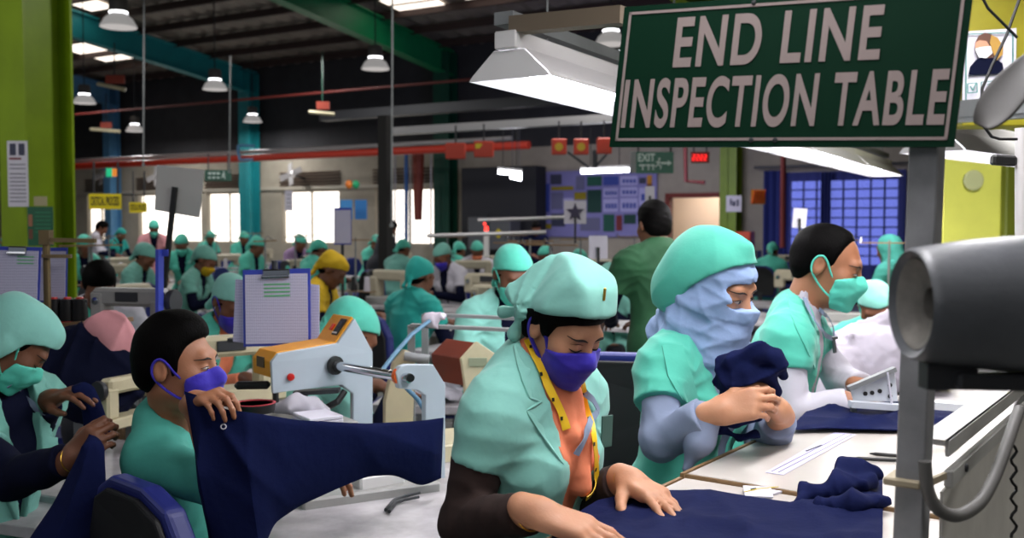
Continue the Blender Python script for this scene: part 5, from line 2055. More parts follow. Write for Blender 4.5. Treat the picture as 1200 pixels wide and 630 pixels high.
def table_cloth(name, top, bot, n, k, z0, amp, seed, m, lab, edge=.0):
    """cloth lying on a top: between two lines of pixels, with soft ridged folds"""
    A, B = np.array(top, float), np.array(bot, float)
    def res(Q, n):
        L = np.concatenate([[0], np.cumsum(np.linalg.norm(np.diff(Q, axis=0), axis=1))]); t = np.linspace(0, L[-1], n)
        return np.stack([np.interp(t, L, Q[:, 0]), np.interp(t, L, Q[:, 1])], 1)
    A, B = res(A, n), res(B, n)
    base = np.array([[PZ(*(A[i] + (B[i] - A[i]) * j / (k - 1)), z0) for j in range(k)] for i in range(n)])
    f1, f2 = ridges(seed, amp, 20, (1, 1, .1), 6), folds(seed + 1, amp * .5, 10)
    P_ = base.reshape(-1, 3)
    h = (np.clip(f1(P_) + f2(P_) + amp * .55, 0, None)).reshape(n, k)
    ii = np.minimum(np.arange(n), n - 1 - np.arange(n)) / 4.; jj = np.minimum(np.arange(k), k - 1 - np.arange(k)) / 3.
    ed = np.clip(np.minimum(ii[:, None], jj[None, :]), 0, 1)
    base[:, :, 2] += .003 + h * (.25 + .75 * ed)
    b = MB(base[0, 0]); b.sheet(base, .003)
    o = b.build(name, m, None, True)
    return tag(o, lab, 'garment')


table_cloth('navy_garment', [(648, 622), (700, 590), (770, 578), (832, 578), (880, 586), (926, 593), (960, 586), (985, 572), (1010, 566), (1034, 566)], [(640, 690), (720, 680), (800, 690), (860, 690), (900, 690), (940, 685), (965, 670), (990, 660), (1012, 650), (1034, 640)], 90, 40, TZ + .004, .017, 131, M['navy'], 'navy garment spread under the hands of the woman in pale coat')
table_cloth('navy_garment', [(928, 503), (945, 486), (980, 478), (1040, 474), (1085, 474), (1122, 482)], [(931, 506), (960, 505), (990, 505), (1040, 506), (1085, 505), (1124, 500)], 60, 20, TZ + .012, .022, 141, M['navy'], 'navy garment under the hand of the man in mint mask')
S = SDF()
q = lambda x, y, dz: PZ(x, y, TZ) + ZZ * dz
S.chain([q(932, 596, .012), q(955, 590, .02), q(985, 588, .03), q(1018, 582, .03)], [.012, .02, .026, .02], .02)
S.chain([q(982, 586, .03), q(996, 578, .045), q(1022, 576, .04)], [.016, .022, .018], .02)
S.chain([q(960, 602, .012), q(1000, 604, .02), q(1030, 600, .02)], [.018, .026, .02], .02)
S.cut((0, 0, TZ + .002), (0, 0, -1))
S.disp(ridges(151, .016, 40, (1, 1, .5), 5)); S.disp(folds(152, .006, 24))
tag(S.obj('crumpled_cloth', .004, M['navy']), 'crumpled end of navy cloth bunched beside the steel post on the table', 'garment')

# white perforated bracket at the far end
pb = P(1022, 458, 2.62)
fb = empty('folding_jig', (pb[0], pb[1], TZ), 'white perforated metal plate on the table in front of the masked man', 'jig')
wm = mat('white_enamel', '#c8cdd6', .35)
pl = [P(996, 456, 2.62), P(1048, 434, 2.62), P(1052, 470, 2.62), P(1000, 470, 2.62)]
b = MB(fb.location)
V = pl + [p + np.array((.004, .008, 0)) for p in pl]
b._add(V, [(0, 1, 2, 3), (7, 6, 5, 4), (0, 4, 5, 1), (1, 5, 6, 2), (2, 6, 7, 3), (3, 7, 4, 0)]); b.build('plate', wm, fb)
b = MB(fb.location); b.rbox(P(994, 455, 2.61), P(1049, 432, 2.61), .02, .012); b.build('top_flange', M['greysteel'], fb)
b = MB(fb.location); b.rbox(P(996, 473, 2.60), P(1056, 477, 2.60), .03, .016); b.build('base_rail', wm, fb)
for x, y in ((1014, 461), (1022, 460), (1031, 458), (1043, 451), (1043, 464)):
    b = MB(fb.location); b.lathe([(.0001, .001), (.006, .001), (.006, -.001)], P(x, y, 2.615), frame((0, 0, 1), (0, -1, 0)), 12); b.build('hole', M['black'], fb)
b = MB(fb.location); b.tube([P(1040, 436, 2.6), P(1042, 450, 2.6), P(1046, 480, 2.6)], .003, 6); b.build('wire', M['paper'], fb)
for x in (1000, 1050):
    b = MB(fb.location); p = P(x, 475, 2.61); b.box((p[0], p[1], (p[2] + TZ + .007) / 2), (.012, .012, max(.01, p[2] - TZ - .007))); b.build('foot', M['greysteel'], fb)
b = MB(); b.rbox(P(1090, 474, 2.4), P(1140, 478, 2.4), .03, .018)
tag(b.build('end_rail', wm), 'short white rail at the far end of the table past the steel post', 'rail')

# ---- fluorescent fixtures
def fixture(a, dirv, n, ln, lab, group, w=.26, z_drop=.0, strength=None, lights=0.):
    dirv = nrm(dirv); sd_ = nrm(np.cross(dirv, ZZ)); Rf = np.stack([sd_, dirv, ZZ], 1)
    for k in range(n):
        c = np.asarray(a) + dirv * ((ln + .06) * k + ln / 2)
        f = empty('fluorescent_fixture', c, lab[k], 'lamp', group)
        b = MB(f.location); b.box(c + ZZ * .085, (.07, ln + .05, .05), Rf, bev=.004); b.build('housing', M['whitepaint'], f)
        b = MB(f.location)
        prof = [(-w / 2, -.02), (-w / 2 + .012, -.005), (-.05, .058), (.05, .058), (w / 2 - .012, -.005), (w / 2, -.02)]
        G = [[c + sd_ * x + ZZ * z + dirv * (e * ln / 2) for x, z in prof] for e in (-1, 1)]
        b.sheet(G, .003); b.build('reflector', M['whitepaint'], f)
        for e in (-1, 1):
            b = MB(f.location); b.prism([(x, z) for x, z in prof], c + dirv * (e * (ln / 2 + .002)), sd_, ZZ, .003); b.build('end_cap', M['whitepaint'], f)
        for g in (-1, 1):
            b = MB(f.location); b.tube([c + sd_ * .048 * g + ZZ * .028 - dirv * (ln / 2 - .03), c + sd_ * .048 * g + ZZ * .028 + dirv * (ln / 2 - .03)], .013, 10); b.build('tube', M['tube'], f, True)
        for e in (-.7, .7):
            b = MB(f.location); b.rbox(c + dirv * e * ln / 2 + ZZ * .11, c + dirv * e * ln / 2 + ZZ * 2.2, .006, .006); b.build('hanging_rod', M['greysteel'], f)
        if lights:
            l = lamp('fixture_light', c - ZZ * .03, w * .8, lights, None, (1, .97, .95), ln)
            l.rotation_euler = (0, 0, math.atan2(dirv[1], dirv[0]) - math.pi / 2)


fa = P(597, 84, 2.75)
lamp('bay_and_fill_light', (-.9, -1.4, 2.9), 1.3, 15., (.25, 2.0, 1.1), (1, .97, .95))  # added front fill from behind the camera, no fixture belongs to it
lamp('bay_and_fill_light', (-2.4, 1.2, 2.6), 1.2, 6., (-1.2, 2.4, .8), (1, .97, .95))  # added fill over the left seated workers, without a fixture
lamp('bay_and_fill_light', (2.6, 4.3, 2.7), .9, 42., (3.0, 6.4, 1.75), (1, 1, .95))  # added to brighten the face of the lemon column
lamp('bay_and_fill_light', (2.2, .7, 2.5), 1., 15., (.9, 1.7, .9), (1, .97, .95))  # added at the right to brighten the pale side panel
lamp('bay_and_fill_light', (-5.2, 4.2, 3.4), 1.4, 45., (-3.4, 7.6, 1.6), (1, .97, .95))
fixture(fa, VV, 4, 1.5, ['white trough lamp with lit tubes hanging left of the big green sign', 'second white trough lamp in line behind the big green sign', 'third trough lamp in line behind the big green sign', 'farthest trough lamp in the line behind the big green sign'], 'trough lamps in line behind the sign', lights=15.)
fixture(P(1092, 172, 3.9), (.72, .69, 0), 1, 1.7, ['lit trough lamp right of the post in front of the yellow column'], None, lights=45.)
fixture(tp(-.95, .42, 2.38), TT, 2, 1.2, ['trough lamp above the near end of the inspection table', 'trough lamp above the far end of the inspection table'], 'trough lamps above the inspection table', lights=20.)
b = MB(); b.rbox(P(602, 30, 2.75), P(732, 18, 2.55), .05, .045); tag(b.build('hanging_beam', mat('brown_steel_channel', '#6d5f4e', .6)), 'brown steel channel hanging above the left trough lamp', 'beam')
b = MB(); a0 = P(585, 44, 2.62)
b.rbox(P(590, 40, 2.75) + ZZ * .045, P(590, 40, 2.75) + ZZ * .045 + VV * 6.2, .06, .035); tag(b.build('lamp_trunking', M['greysteel']), 'grey trunking carrying the line of trough lamps behind the sign', 'trunking')
# ------------------------------------------------------------------ middle distance: press, tables, boards, chairs
M['beige'] = mat('beige_enamel', '#b9b09a', .4, var=.12, vscale=8)
M['cream'] = mat('cream_enamel', '#c9bf9f', .42, var=.12, vscale=8)
M['greyen'] = mat('grey_enamel', '#9b9a98', .42, var=.15, vscale=8)
M['paleblue'] = mat('pale_blue_grey_enamel', '#b4c0cb', .38, var=.06, vscale=6)
M['amber'] = mat('amber_enamel', '#e59a12', .38, var=.08, vscale=8)
M['chrome'] = mat('bright_steel', '#c9ccd2', .16, 1.)
M['brownbox'] = mat('red_brown_enamel', '#713020', .45, var=.15, vscale=10)
M['chairnavy'] = mat('navy_vinyl', '#18226a', .5)
M['chairblack'] = mat('black_vinyl', '#0a0a0e', .55)
M['orangeplastic'] = mat('orange_plastic', '#d35a1a', .4)
M['redplastic'] = mat('red_plastic', '#c81c14', .35)
M['bluehose'] = mat('steel_blue_hose', '#3f6a86', .5)
M['form'] = grid_mat('ruled_form_paper', '#c4c1da', '#9a97b8', 150, 110, .14)
M['bluerim'] = mat('blue_clipboard', '#2f3fa8', .5)
M['greenprint'] = mat('green_print', '#5fae78', .7)
M['pink'] = mat('dusty_pink_cloth', '#c98a90', .85, bump=.001)
M['blueplastic'] = mat('blue_plastic', '#2b49a8', .45)

# ---- press machine
pd = lambda x: 2.75 + (x - 320) / 117 * .16
E2 = np.array((-.080, .105, 0))
pr0 = P(380, 500, 2.85)
pm = empty('press_machine', (pr0[0], pr0[1], .75), 'fusing press with amber hood, pale side plates and chrome roller bar on the white table', 'machine')


def plate(name, pix, m, par, ext, dfun=pd, shift=0.):
    pts = [P(x, y, dfun(x)) + ext * shift for x, y in pix]
    b = MB(par.location); k = len(pts)
    V = pts + [p + ext for p in pts]
    b._add(V, [tuple(range(k)), tuple(range(k, 2 * k))[::-1]] + [(i, (i + 1) % k, k + (i + 1) % k, k + i) for i in range(k)])
    return b.build(name, m, par, bevel=.0025)


plate('side_plate', [(320, 461), (318, 424), (326, 414), (396, 402), (416, 373), (437, 412), (437, 560), (414, 560), (414, 461), (401, 451), (340, 458)], M['paleblue'], pm, E2 * .10)
plate('hood', [(319, 443), (318, 424), (326, 413), (395, 401), (415, 371), (424, 384), (436, 412), (436, 440)], M['amber'], pm, E2 * .92, shift=.1)
plate('rear_plate', [(330, 458), (400, 452), (416, 461), (416, 560), (434, 560), (434, 430), (330, 430)], M['greyen'], pm, E2 * .12, shift=1.0)
# control panel on the sloping face
c0, c1 = P(396, 401, pd(396)) + E2 * .16, P(415, 371, pd(415)) + E2 * .16
up_ = nrm(c1 - c0); ac_ = nrm(E2); nn_ = nrm(np.cross(up_, ac_))
if nn_[2] < 0: nn_ = -nn_
Rc = np.stack([ac_, up_, nn_], 1)
L_ = np.linalg.norm(c1 - c0)
b = MB(pm.location); b.box(c0 + up_ * L_ * .54 + ac_ * .022 + nn_ * .002, (.034, .056, .006), Rc, bev=.0015); o = b.build('display', M['black'], pm)
for k in range(4):
    b = MB(pm.location); b.box(c0 + up_ * L_ * .30 + ac_ * (.012 + .007 * k) + nn_ * .006, (.004, .004, .002), Rc); b.build('button', M['whitepaint'], o)
b = MB(pm.location); b.box(c0 + up_ * L_ * .62 + ac_ * .022 + nn_ * .0055, (.022, .018, .001), Rc); b.build('screen', mat('dim_screen', '#20242a', .2), o)
b = MB(pm.location); b.box(c0 + up_ * L_ * .50 + ac_ * .061 + nn_ * .003, (.016, .022, .006), Rc, bev=.002); b.build('power_switch', mat('red_switch', '#d0300f', .3), pm)
lb = P(318, 426, pd(318)) + E2 * .55
b = MB(pm.location); b.box(lb - ZZ * .002 + nrm(np.cross(E2, ZZ)) * -.0015, (.05, .003, .030), frame(nrm(np.cross(E2, ZZ)))); b.build('rating_label', mat('dark_label', '#4a3f2c', .4), pm)
b = MB(pm.location); p = P(341, 441, pd(341)) - np.array((0, .004, 0)); b.lathe([(.0001, .012), (.010, .010), (.011, .004), (.008, .0), (.008, -.004)], p, frame((0, 0, 1), (.3, -.95, 0)), 18); b.build('stop_button', M['redplastic'], pm, True)
# roller bar with its flange and outer bracket
f0 = P(393, 428, pd(393) - .01); f1 = P(480, 443, 2.62)
dr = nrm(f1 - f0); Rd = frame((0, 0, 1), dr)
b = MB(pm.location); b.lathe([(.0001, .016), (.016, .016), (.017, .012), (.027, .010), (.028, .0), (.0001, 0)], f0 - dr * .004, Rd, 28); b.build('flange', M['black'], pm, True)
b = MB(pm.location); b.tube([f0, f1], .0135, 20); b.build('roller_bar', M['chrome'], pm, True)
b = MB(pm.location); fr_ = P(468, 440, 2.64); b.lathe([(.0001, .006), (.023, .006), (.023, -.006), (.0001, -.006)], fr_, Rd, 24); b.build('orange_collar', M['orangeplastic'], pm, True)
bd = lambda x: 2.62 + (x - 465) / 56 * .06
plate('outer_bracket', [(464, 436), (470, 429), (478, 427), (508, 427), (522, 450), (522, 560), (499, 560), (499, 463), (490, 457), (468, 455)], M['paleblue'], pm, np.array((-.014, .018, 0)), bd)
b = MB(pm.location); b.lathe([(.0001, .012), (.011, .012), (.0115, .0), (.0001, 0)], P(480, 442, 2.612), frame((0, 0, 1), (.35, -.93, 0)), 20); b.build('end_cap', M['black'], pm, True)
b = MB(pm.location)
b.tube([P(356, 461, 2.84), P(356, 470, 2.84)], .012, 12); b.rbox(P(345, 460, 2.84), P(398, 457, 2.84), .04, .012)
b.build('press_foot', M['darksteel'], pm)
b = MB(pm.location); b.tube([P(404, 458, 2.84), P(396, 470, 2.82), P(382, 478, 2.84)], .010, 10); b.build('drive_belt', M['black'], pm, True)
b = MB(pm.location); b.box(P(420, 572, 2.78), (.40, .26, .05), rotz(.5), bev=.006); b.build('base', M['greyen'], pm)
b = MB(pm.location); b.box(P(296, 451, 2.78), (.10, .03, .022), rotz(.1), bev=.008); b.build('hand_grip', M['black'], pm)
# second bracket and its gabled box
gd = lambda x: 3.15
gb = empty('winding_machine', P(545, 470, 3.2) * np.array((1, 1, 0)) + ZZ * .78, 'cream machine with a red-brown gabled box behind the pale press bracket', 'machine')
E3 = np.array((-.10, .11, 0))
plate('gable_plate', [(546, 455), (541, 420), (560, 400), (582, 415), (582, 520), (546, 520)], M['cream'], gb, np.array((-.01, .01, 0)), gd)
plate('gable_box', [(545, 452), (540, 420), (559, 401), (581, 416), (581, 452)], M['brownbox'], gb, E3, gd, .06)
b = MB(gb.location); b.box(P(560, 424, 3.146), (.06, .003, .028), bev=.001); b.build('name_plate', mat('green_grey_label', '#8a927a', .5), gb)
plate('rear_bracket', [(452, 470), (462, 425), (475, 409), (487, 415), (484, 500), (452, 510)], M['cream'], gb, np.array((-.012, .012, 0)), lambda x: 3.3)
b = MB(gb.location); b.tube([P(474, 417, 3.28), P(503, 421, 3.28)], .016, 14); b.build('shaft', M['greysteel'], gb, True)
b = MB(gb.location); b.box(P(538, 520, 3.25), (.34, .25, .06), rotz(.4), bev=.005); b.build('base', M['cream'], gb)

b = MB(); b.tube([P(446, 436, 3.0), P(462, 415, 3.1), P(482, 392, 3.3), P(503, 376, 3.45)], .007, 8); b.tube([P(455, 440, 2.95), P(474, 452, 2.9), P(490, 468, 2.9), P(498, 482, 2.9)], .007, 8)
tag(b.build('air_hose', M['bluehose'], None, True), 'steel blue air hose running up from the press to the grey rack', 'hose')

# ---- white bench under the press
Tm = 3
bz = .75
bx = np.array((.82, .57, 0)); by = np.array((-.57, .82, 0)); RBn = np.stack([bx, by, ZZ], 1)
c0 = PZ(502, 627, bz)
bench = empty('work_bench', (c0[0], c0[1], 0), 'scuffed white work bench with a chipped grey edge carrying the press', 'table')
bl = lambda x, y, z: np.array((c0[0], c0[1], 0)) + bx * x + by * y + ZZ * z
b = MB(bench.location); b.box(bl(.06, .40, bz - .02), (1.0, .92, .035), RBn @ rotz(0), bev=.004)
M['scuffed'] = mat('scuffed_white_laminate', '#c3bfc3', .4, var=.35, vscale=5, vcol='#8d898c')
b.build('tabletop', M['scuffed'], bench)
b = MB(bench.location); b.box(bl(.06, -.055, bz - .03), (1.0, .012, .05), RBn); b.box(bl(.566, .40, bz - .03), (.012, .92, .05), RBn); b.build('edge_band', mat('chipped_grey_edge', '#77787a', .6, var=.6, vscale=14, vcol='#2c2c2e'), bench)
for x in (-.36, .5):
    for y in (0, .8):
        b = MB(bench.location); b.box(bl(x, y, (bz - .04) / 2), (.045, .045, bz - .04), RBn, bev=.004); b.build('leg', M['darksteel'], bench)
b = MB(bench.location); b.box(bl(.16, -.02, bz - .09), (.7, .02, .06), RBn); b.build('apron', M['greyen'], bench)
# pliers on the bench
b = MB(); z_ = bz + .006
for pts in ([(452, 597), (462, 586), (474, 581), (492, 577)], [(456, 599), (463, 589), (474, 585), (491, 582)]):
    b.tube([PZ(x, y, z_) for x, y in pts], [.005, .006, .005, .004], 8)
tag(b.build('pliers', M['darksteel'], None, True), 'dark pliers lying on the scuffed white bench', 'tool')
b = MB(); c = PZ(440, 575, bz); b.box(c + ZZ * .03, (.14, .10, .058), RBn, bev=.006); tag(b.build('box', M['whitepaint']), 'low white box on the bench below the level navy garment', 'box')
# cloth bits on the press tray
for k, (x, y, d, m, lab) in enumerate(((345, 478, 2.80, M['whitecloth'], 'rumpled white cloth tucked under the amber hooded press'), )):
    S = SDF(); c = P(x, y, d)
    S.chain([c + np.array(v) for v in ((-.05, 0, 0), (.0, -.01, .012), (.05, .0, .0), (.09, .01, -.01))], [.02, .03, .028, .016], .02)
    S.disp(ridges(161 + k, .014, 50)); tag(S.obj('cloth_bundle', .006, m), lab, 'cloth')
b = MB(); c = P(372, 483, 2.72)
for k in range(3): b.box(c - ZZ * (.008 + .012 * k), (.10, .12, .010), RBn @ rotz(.05 * k), bev=.002)
o = tag(b.build('paper_pads', M['paper']), 'stack of white pads beside the rumpled cloth on the press', 'pads')
b = MB(); c = P(298, 477, 2.7); b.lathe([(.0001, -.012), (.055, -.012), (.058, .012), (.052, .012), (.05, -.004), (.0001, -.004)], c, np.eye(3), 28)
t_ = tag(b.build('dish', M['black'], None, True), 'round black dish with red rim at the press left end', 'dish')
b = MB(c * 0 + t_.location); b.lathe([(.0565, .010), (.059, .013), (.052, .014), (.0515, .010)], c, np.eye(3), 28); b.build('rim', mat('pinkish_red_rim', '#b33a44', .4), t_, True)
# stand the tray bits on something: press side shelf
b = MB(); b.box(P(330, 497, 2.78), (.36, .26, .02), RBn, bev=.003); 
for x in (-.15, .15):
    for y in (-.1, .1):
        q_ = P(330, 497, 2.78) + bx * x + by * y; b.rbox(q_, np.array((q_[0], q_[1], bz)), .02, .02)
tag(b.build('shelf', M['greyen']), 'small grey shelf on the bench under the dish and pads', 'shelf')

# ---- clip boards
def board(name, corners, d, lab, rim=True, stamp=None, clip=None, back=.010, mform=None):
    p = [P(x, y, d) for x, y in corners]
    ax_, ay_ = p[1] - p[0], p[3] - p[0]
    r = empty(name, p[0], lab, 'clipboard')
    b = MB(r.location)
    e = .04
    b.prism([(-e if rim else 0, -e if rim else 0), (1 + (e if rim else 0), -e if rim else 0), (1 + (e if rim else 0), 1 + (.07 if rim else 0)), (-e if rim else 0, 1 + (.07 if rim else 0))], p[0] + np.array((0, .004, 0)), ax_, ay_, -.004)
    b.build('backing', M['bluerim'] if rim else M['greysteel'], r)
    b = MB(r.location); b.prism([(0, 0), (1, 0), (1, 1), (0, 1)], p[0] - np.array((0, .0005, 0)), ax_, ay_, -.003); o = b.build('form_sheet', M['form'] if mform is None else mform, r)
    if stamp:
        for k in range(stamp[4]):
            yy = stamp[1] + (stamp[3] - stamp[1]) * (k + .5) / stamp[4]
            b = MB(r.location); b.prism([(stamp[0], yy - .012), (stamp[2], yy - .012), (stamp[2], yy + .012), (stamp[0], yy + .012)], p[0] - np.array((0, .0012, 0)), ax_, ay_, -.0006); b.build('green_print', M['greenprint'], o)
    if clip:
        c = p[0] + ax_ * .5 + ay_ * 1.02
        L = np.linalg.norm(ax_)
        b = MB(r.location); b.rbox(c - ax_ * .22, c + ax_ * .22, .014, .022, bev=.004); b.tube([c - ax_ * .22 + np.array((0, -.008, -.012)), c + ax_ * .22 + np.array((0, -.008, -.012))], .006, 8); b.build('clip', M['chrome'], r)
    return r


board('clipboard', [(273, 400), (291, 402), (291, 329), (276, 327)], 3.06, 'narrow sheet turned sideways at the left of the large ruled clipboard', False)
board('clipboard', [(358, 398), (374, 400), (374, 334), (358, 332)], 3.08, 'paper sheet peeping out at the right of the large ruled clipboard', False)
r_ = board('clipboard', [(288, 403), (361, 401), (361, 321), (287, 322)], 3.02, 'large clipboard with ruled form and green stamp standing behind the press', True, (.30, .66, .72, .88, 4), True)
b = MB(); pp_ = P(322, 400, 3.1); b.tube([np.array((pp_[0], pp_[1], .78)), P(322, 305, 3.1)], .010, 10); b.lathe([(.0001, 0), (.06, 0), (.06, .02), (.0001, .02)], (pp_[0], pp_[1], .75), np.eye(3), 20); b.rbox(P(268, 398, 3.1), P(378, 401, 3.1), .03, .012)
tag(b.build('board_stand', M['darksteel']), 'dark stand holding the clipboards behind the press', 'stand')
r_ = board('clipboard', [(-6, 357), (43, 358), (46, 293), (-4, 293)], 3.2, 'clipboard with ruled form and green print below the column posters at the left edge', True, (.5, .74, .9, .92, 3), True)
b = MB(r_.location); p = P(20, 357, 3.24); b.tube([np.array((p[0], p[1], 0)), P(20, 300, 3.24)], .012, 8); b.build('pole', M['darksteel'], r_)
board('clipboard', [(46, 352), (76, 352), (77, 294), (47, 294)], 3.45, 'plain paper sheet beside the left edge clipboard', True, None, None)
b = MB(); pp_ = P(54, 300, 3.35); b.tube([np.array((pp_[0], pp_[1], .0)), P(54, 270, 3.35)], .012, 10); b.rbox(P(-10, 300, 3.3), P(84, 300, 3.35), .02, .012); b.box(P(54, 278, 3.35), (.035, .035, .05)); b.rbox(P(60, 281, 3.33), P(112, 282, 3.33), .02, .014)
tag(b.build('thread_stand', mat('brass_brown_tube', '#7d6a48', .45, .4)), 'brass brown upright stand with cross bars behind the left edge clipboard', 'stand')
b = MB(); b.rbox(P(187, 292, 3.25), P(187, 368, 3.25), .010, .05, (0, 1, 0)); b.rbox(P(192, 292, 3.26), P(192, 300, 3.26), .03, .004)
tag(b.build('clipboard', M['bluerim']), 'blue clipboard seen edge on left of the bent woman', 'clipboard')
r_ = board('clipboard', [(392, 285), (411, 285), (411, 246), (392, 246)], 7.2, 'blue rimmed card on a stand behind the yellow clothed woman')

b = MB(r_.location); p = P(401, 285, 7.22); b.tube([np.array((p[0], p[1], 0)), P(401, 250, 7.22)], .012, 8); b.build('pole', M['darksteel'], r_)
# ---- big blank card on a black pole
cdp = 4.6
g_ = empty('blank_placard', P(207, 300, cdp) * np.array((1, 1, 0)), 'blank pale grey placard on a tilted black pole', 'placard')
b = MB(g_.location)
pts = [P(181, 246, cdp), P(233, 255, cdp), P(239, 199, cdp), P(184, 193, cdp)]
b._add(pts + [p + np.array((0, .012, 0)) for p in pts], [(0, 1, 2, 3), (7, 6, 5, 4), (0, 4, 5, 1), (1, 5, 6, 2), (2, 6, 7, 3), (3, 7, 4, 0)]); b.build('card', mat('pale_grey_card', '#dcd8d6', .7), g_)
b = MB(g_.location); b.rbox(P(205, 219, cdp - .02), P(189, 366, cdp - .02), .022, .022); b.build('pole', M['black'], g_)

# ---- chairs
def chair_proto():
    r = empty('work_chair', (0, 0, 0), 'x', 'chair', 'navy work chairs')
    prof = [(-.19, .0), (.19, .0), (.215, .10), (.205, .28), (.15, .38), (.07, .415), (-.07, .415), (-.15, .38), (-.205, .28), (-.215, .10)]
    z0 = .56
    cx = lambda x: .025 * (x / .2) ** 2
    def slab(sc, y0, y1):
        b = MB(); F = [(x * sc, -.20 + y0 + cx(x * sc), z0 + .2 + (z - .2) * sc) for x, z in prof]; K = [(x * sc, -.20 + y1 + cx(x * sc), z0 + .2 + (z - .2) * sc) for x, z in prof]
        k = len(F); b._add(F + K, [tuple(range(k)), tuple(range(k, 2 * k))[::-1]] + [(i, (i + 1) % k, k + (i + 1) % k, k + i) for i in range(k)]); return b
    o = slab(1., 0, .05).build('backrest', M['chairnavy'], r); bv = o.modifiers.new('b', 'BEVEL'); bv.width = .014; bv.segments = 3
    o2 = slab(.90, -.010, .006).build('back_panel', M['chairblack'], r); bv = o2.modifiers.new('b', 'BEVEL'); bv.width = .006; bv.segments = 2
    b = MB(); b.box((0, .05, .37), (.44, .42, .07), bev=.03); b.build('seat', M['chairnavy'], r)
    b = MB(); b.rbox((0, -.19, .62), (0, -.17, .33), .06, .012, (0, 1, 0)); b.rbox((0, -.175, .33), (0, .05, .328), .06, .012); b.build('back_bracket', M['darksteel'], r)
    b = MB(); b.tube([(0, .03, .08), (0, .03, .335)], .025, 12); b.build('gas_post', M['darksteel'], r, True)
    for k in range(5):
        a = k * 1.2566; b = MB(); b.rbox((0, .03, .085), (.26 * math.cos(a), .03 + .26 * math.sin(a), .065), .045, .028, bev=.006); b.build('leg', M['black'], r)
        b = MB(); b.lathe([(.0001, -.012), (.028, -.012), (.028, .012), (.0001, .012)], (.26 * math.cos(a), .03 + .26 * math.sin(a), .028), frame((0, 0, 1), (-math.sin(a), math.cos(a), 0)), 14); b.build('caster', M['black'], r, True)
    return r


CHAIR = chair_proto()
_first = [True]


def chair(x, y, yaw, lab, sc=1.):
    rz = math.atan2(yaw[1], yaw[0]) - math.pi / 2
    if _first[0]:
        _first[0] = False; o = CHAIR; o['label'] = lab; o.location = (x, y, 0); o.rotation_euler = (0, 0, rz)
    else:
        o = clone(CHAIR, lab, None, (x, y, 0), rz)
    if sc != 1.: o.scale = (sc,) * 3
    return o


def chair_at(px, py, d, yaw, lab, sc=1.):
    p = P(px, py, d); f = nrm(np.array((yaw[0], yaw[1], 0)))
    p = p + f * .20
    return chair(p[0], p[1], yaw, lab, sc)


chair_at(142, 560, 1.99, (.68, .73), 'navy edged black chair back behind the seated man holding the long garment', 1.0)
chair_at(728, 450, 3.15, (.2, .98), 'plain navy chair standing behind the two inspecting women', 1.12)
chair_at(556, 372, 4.9, (-.3, .95), 'dark chair behind the woman in mint mask near the rack', .95)

# ---- rack
k_ = empty('steel_rack', P(545, 420, 3.5) * np.array((1, 1, 0)), 'low grey steel rack with two flat rails behind the gabled box', 'rack')
ra = [P(482, 381, 3.55), P(612, 387, 3.45)]
b = MB(k_.location); b.rbox(ra[0], ra[1], .035, .012); b.build('rail', M['greysteel'], k_)
b = MB(k_.location); b.rbox(ra[0] + np.array((.03, .22, .02)), ra[1] + np.array((.03, .22, .02)), .035, .012); b.build('rail', M['greysteel'], k_)
for p in (ra[0], ra[1], ra[0] + np.array((.03, .22, .02)), ra[1] + np.array((.03, .22, .02))):
    b = MB(k_.location); b.rbox(p, np.array((p[0], p[1], 0)), .025, .025, (0, 1, 0)); b.build('leg', M['greysteel'], k_)
S = SDF(); c = P(503, 374, 3.5); S.ell(c, (.032, .03, .03)); S.ell(c + np.array((.03, .01, .01)), (.03, .02, .022)); S.disp(ridges(171, .02, 70)); tag(S.obj('cloth_knot', .006, M['greyshirt']), 'knotted grey rag on the corner of the grey steel rack', 'rag')

# ---- left bench with navy cloth
lz = .74
lt = empty('side_table', PZ(20, 600, lz) * np.array((1, 1, 0)), 'white topped side table at the lower left corner', 'table')
q4 = [PZ(-60, 604, lz), PZ(41, 619, lz), PZ(74, 576, lz), PZ(-30, 566, lz)]
b = MB(lt.location); b._add(q4 + [p - ZZ * .03 for p in q4], [(0, 1, 2, 3), (7, 6, 5, 4), (0, 4, 5, 1), (1, 5, 6, 2), (2, 6, 7, 3), (3, 7, 4, 0)]); b.build('tabletop', M['scuffed'], lt, bevel=.003)
for p in q4:
    c = sum(q4) / 4; p = p + (c - p) * .12
    b = MB(lt.location); b.rbox(p - ZZ * .03, np.array((p[0], p[1], 0)), .03, .03, (0, 1, 0)); b.build('leg', M['greysteel'], lt)


def drape(name, pix, d, th, seed, amp, m, lab, h=.007, cat='garment', zmin=None, fr=18):
    """hanging or heaped cloth: blobs along pixel points (x, y, depth, radius)"""
    S = SDF()
    pts = [P(x, y, dd) for x, y, dd, r in pix]; rs = [r for *_, r in pix]
    for i in range(len(pts)):
        S.ell(pts[i], (rs[i] * 1.15, rs[i], rs[i]), .05)
        if i: S.cap(pts[i - 1], pts[i], rs[i - 1] * .92, rs[i] * .92, .05)
    S.disp(ridges(seed, amp, fr, (1, 1, .6), 6)); S.disp(folds(seed + 1, amp * .5, fr * .6))
    if zmin is not None: S.cut((0, 0, zmin), (0, 0, -1))
    return tag(S.obj(name, h, m), lab, cat)


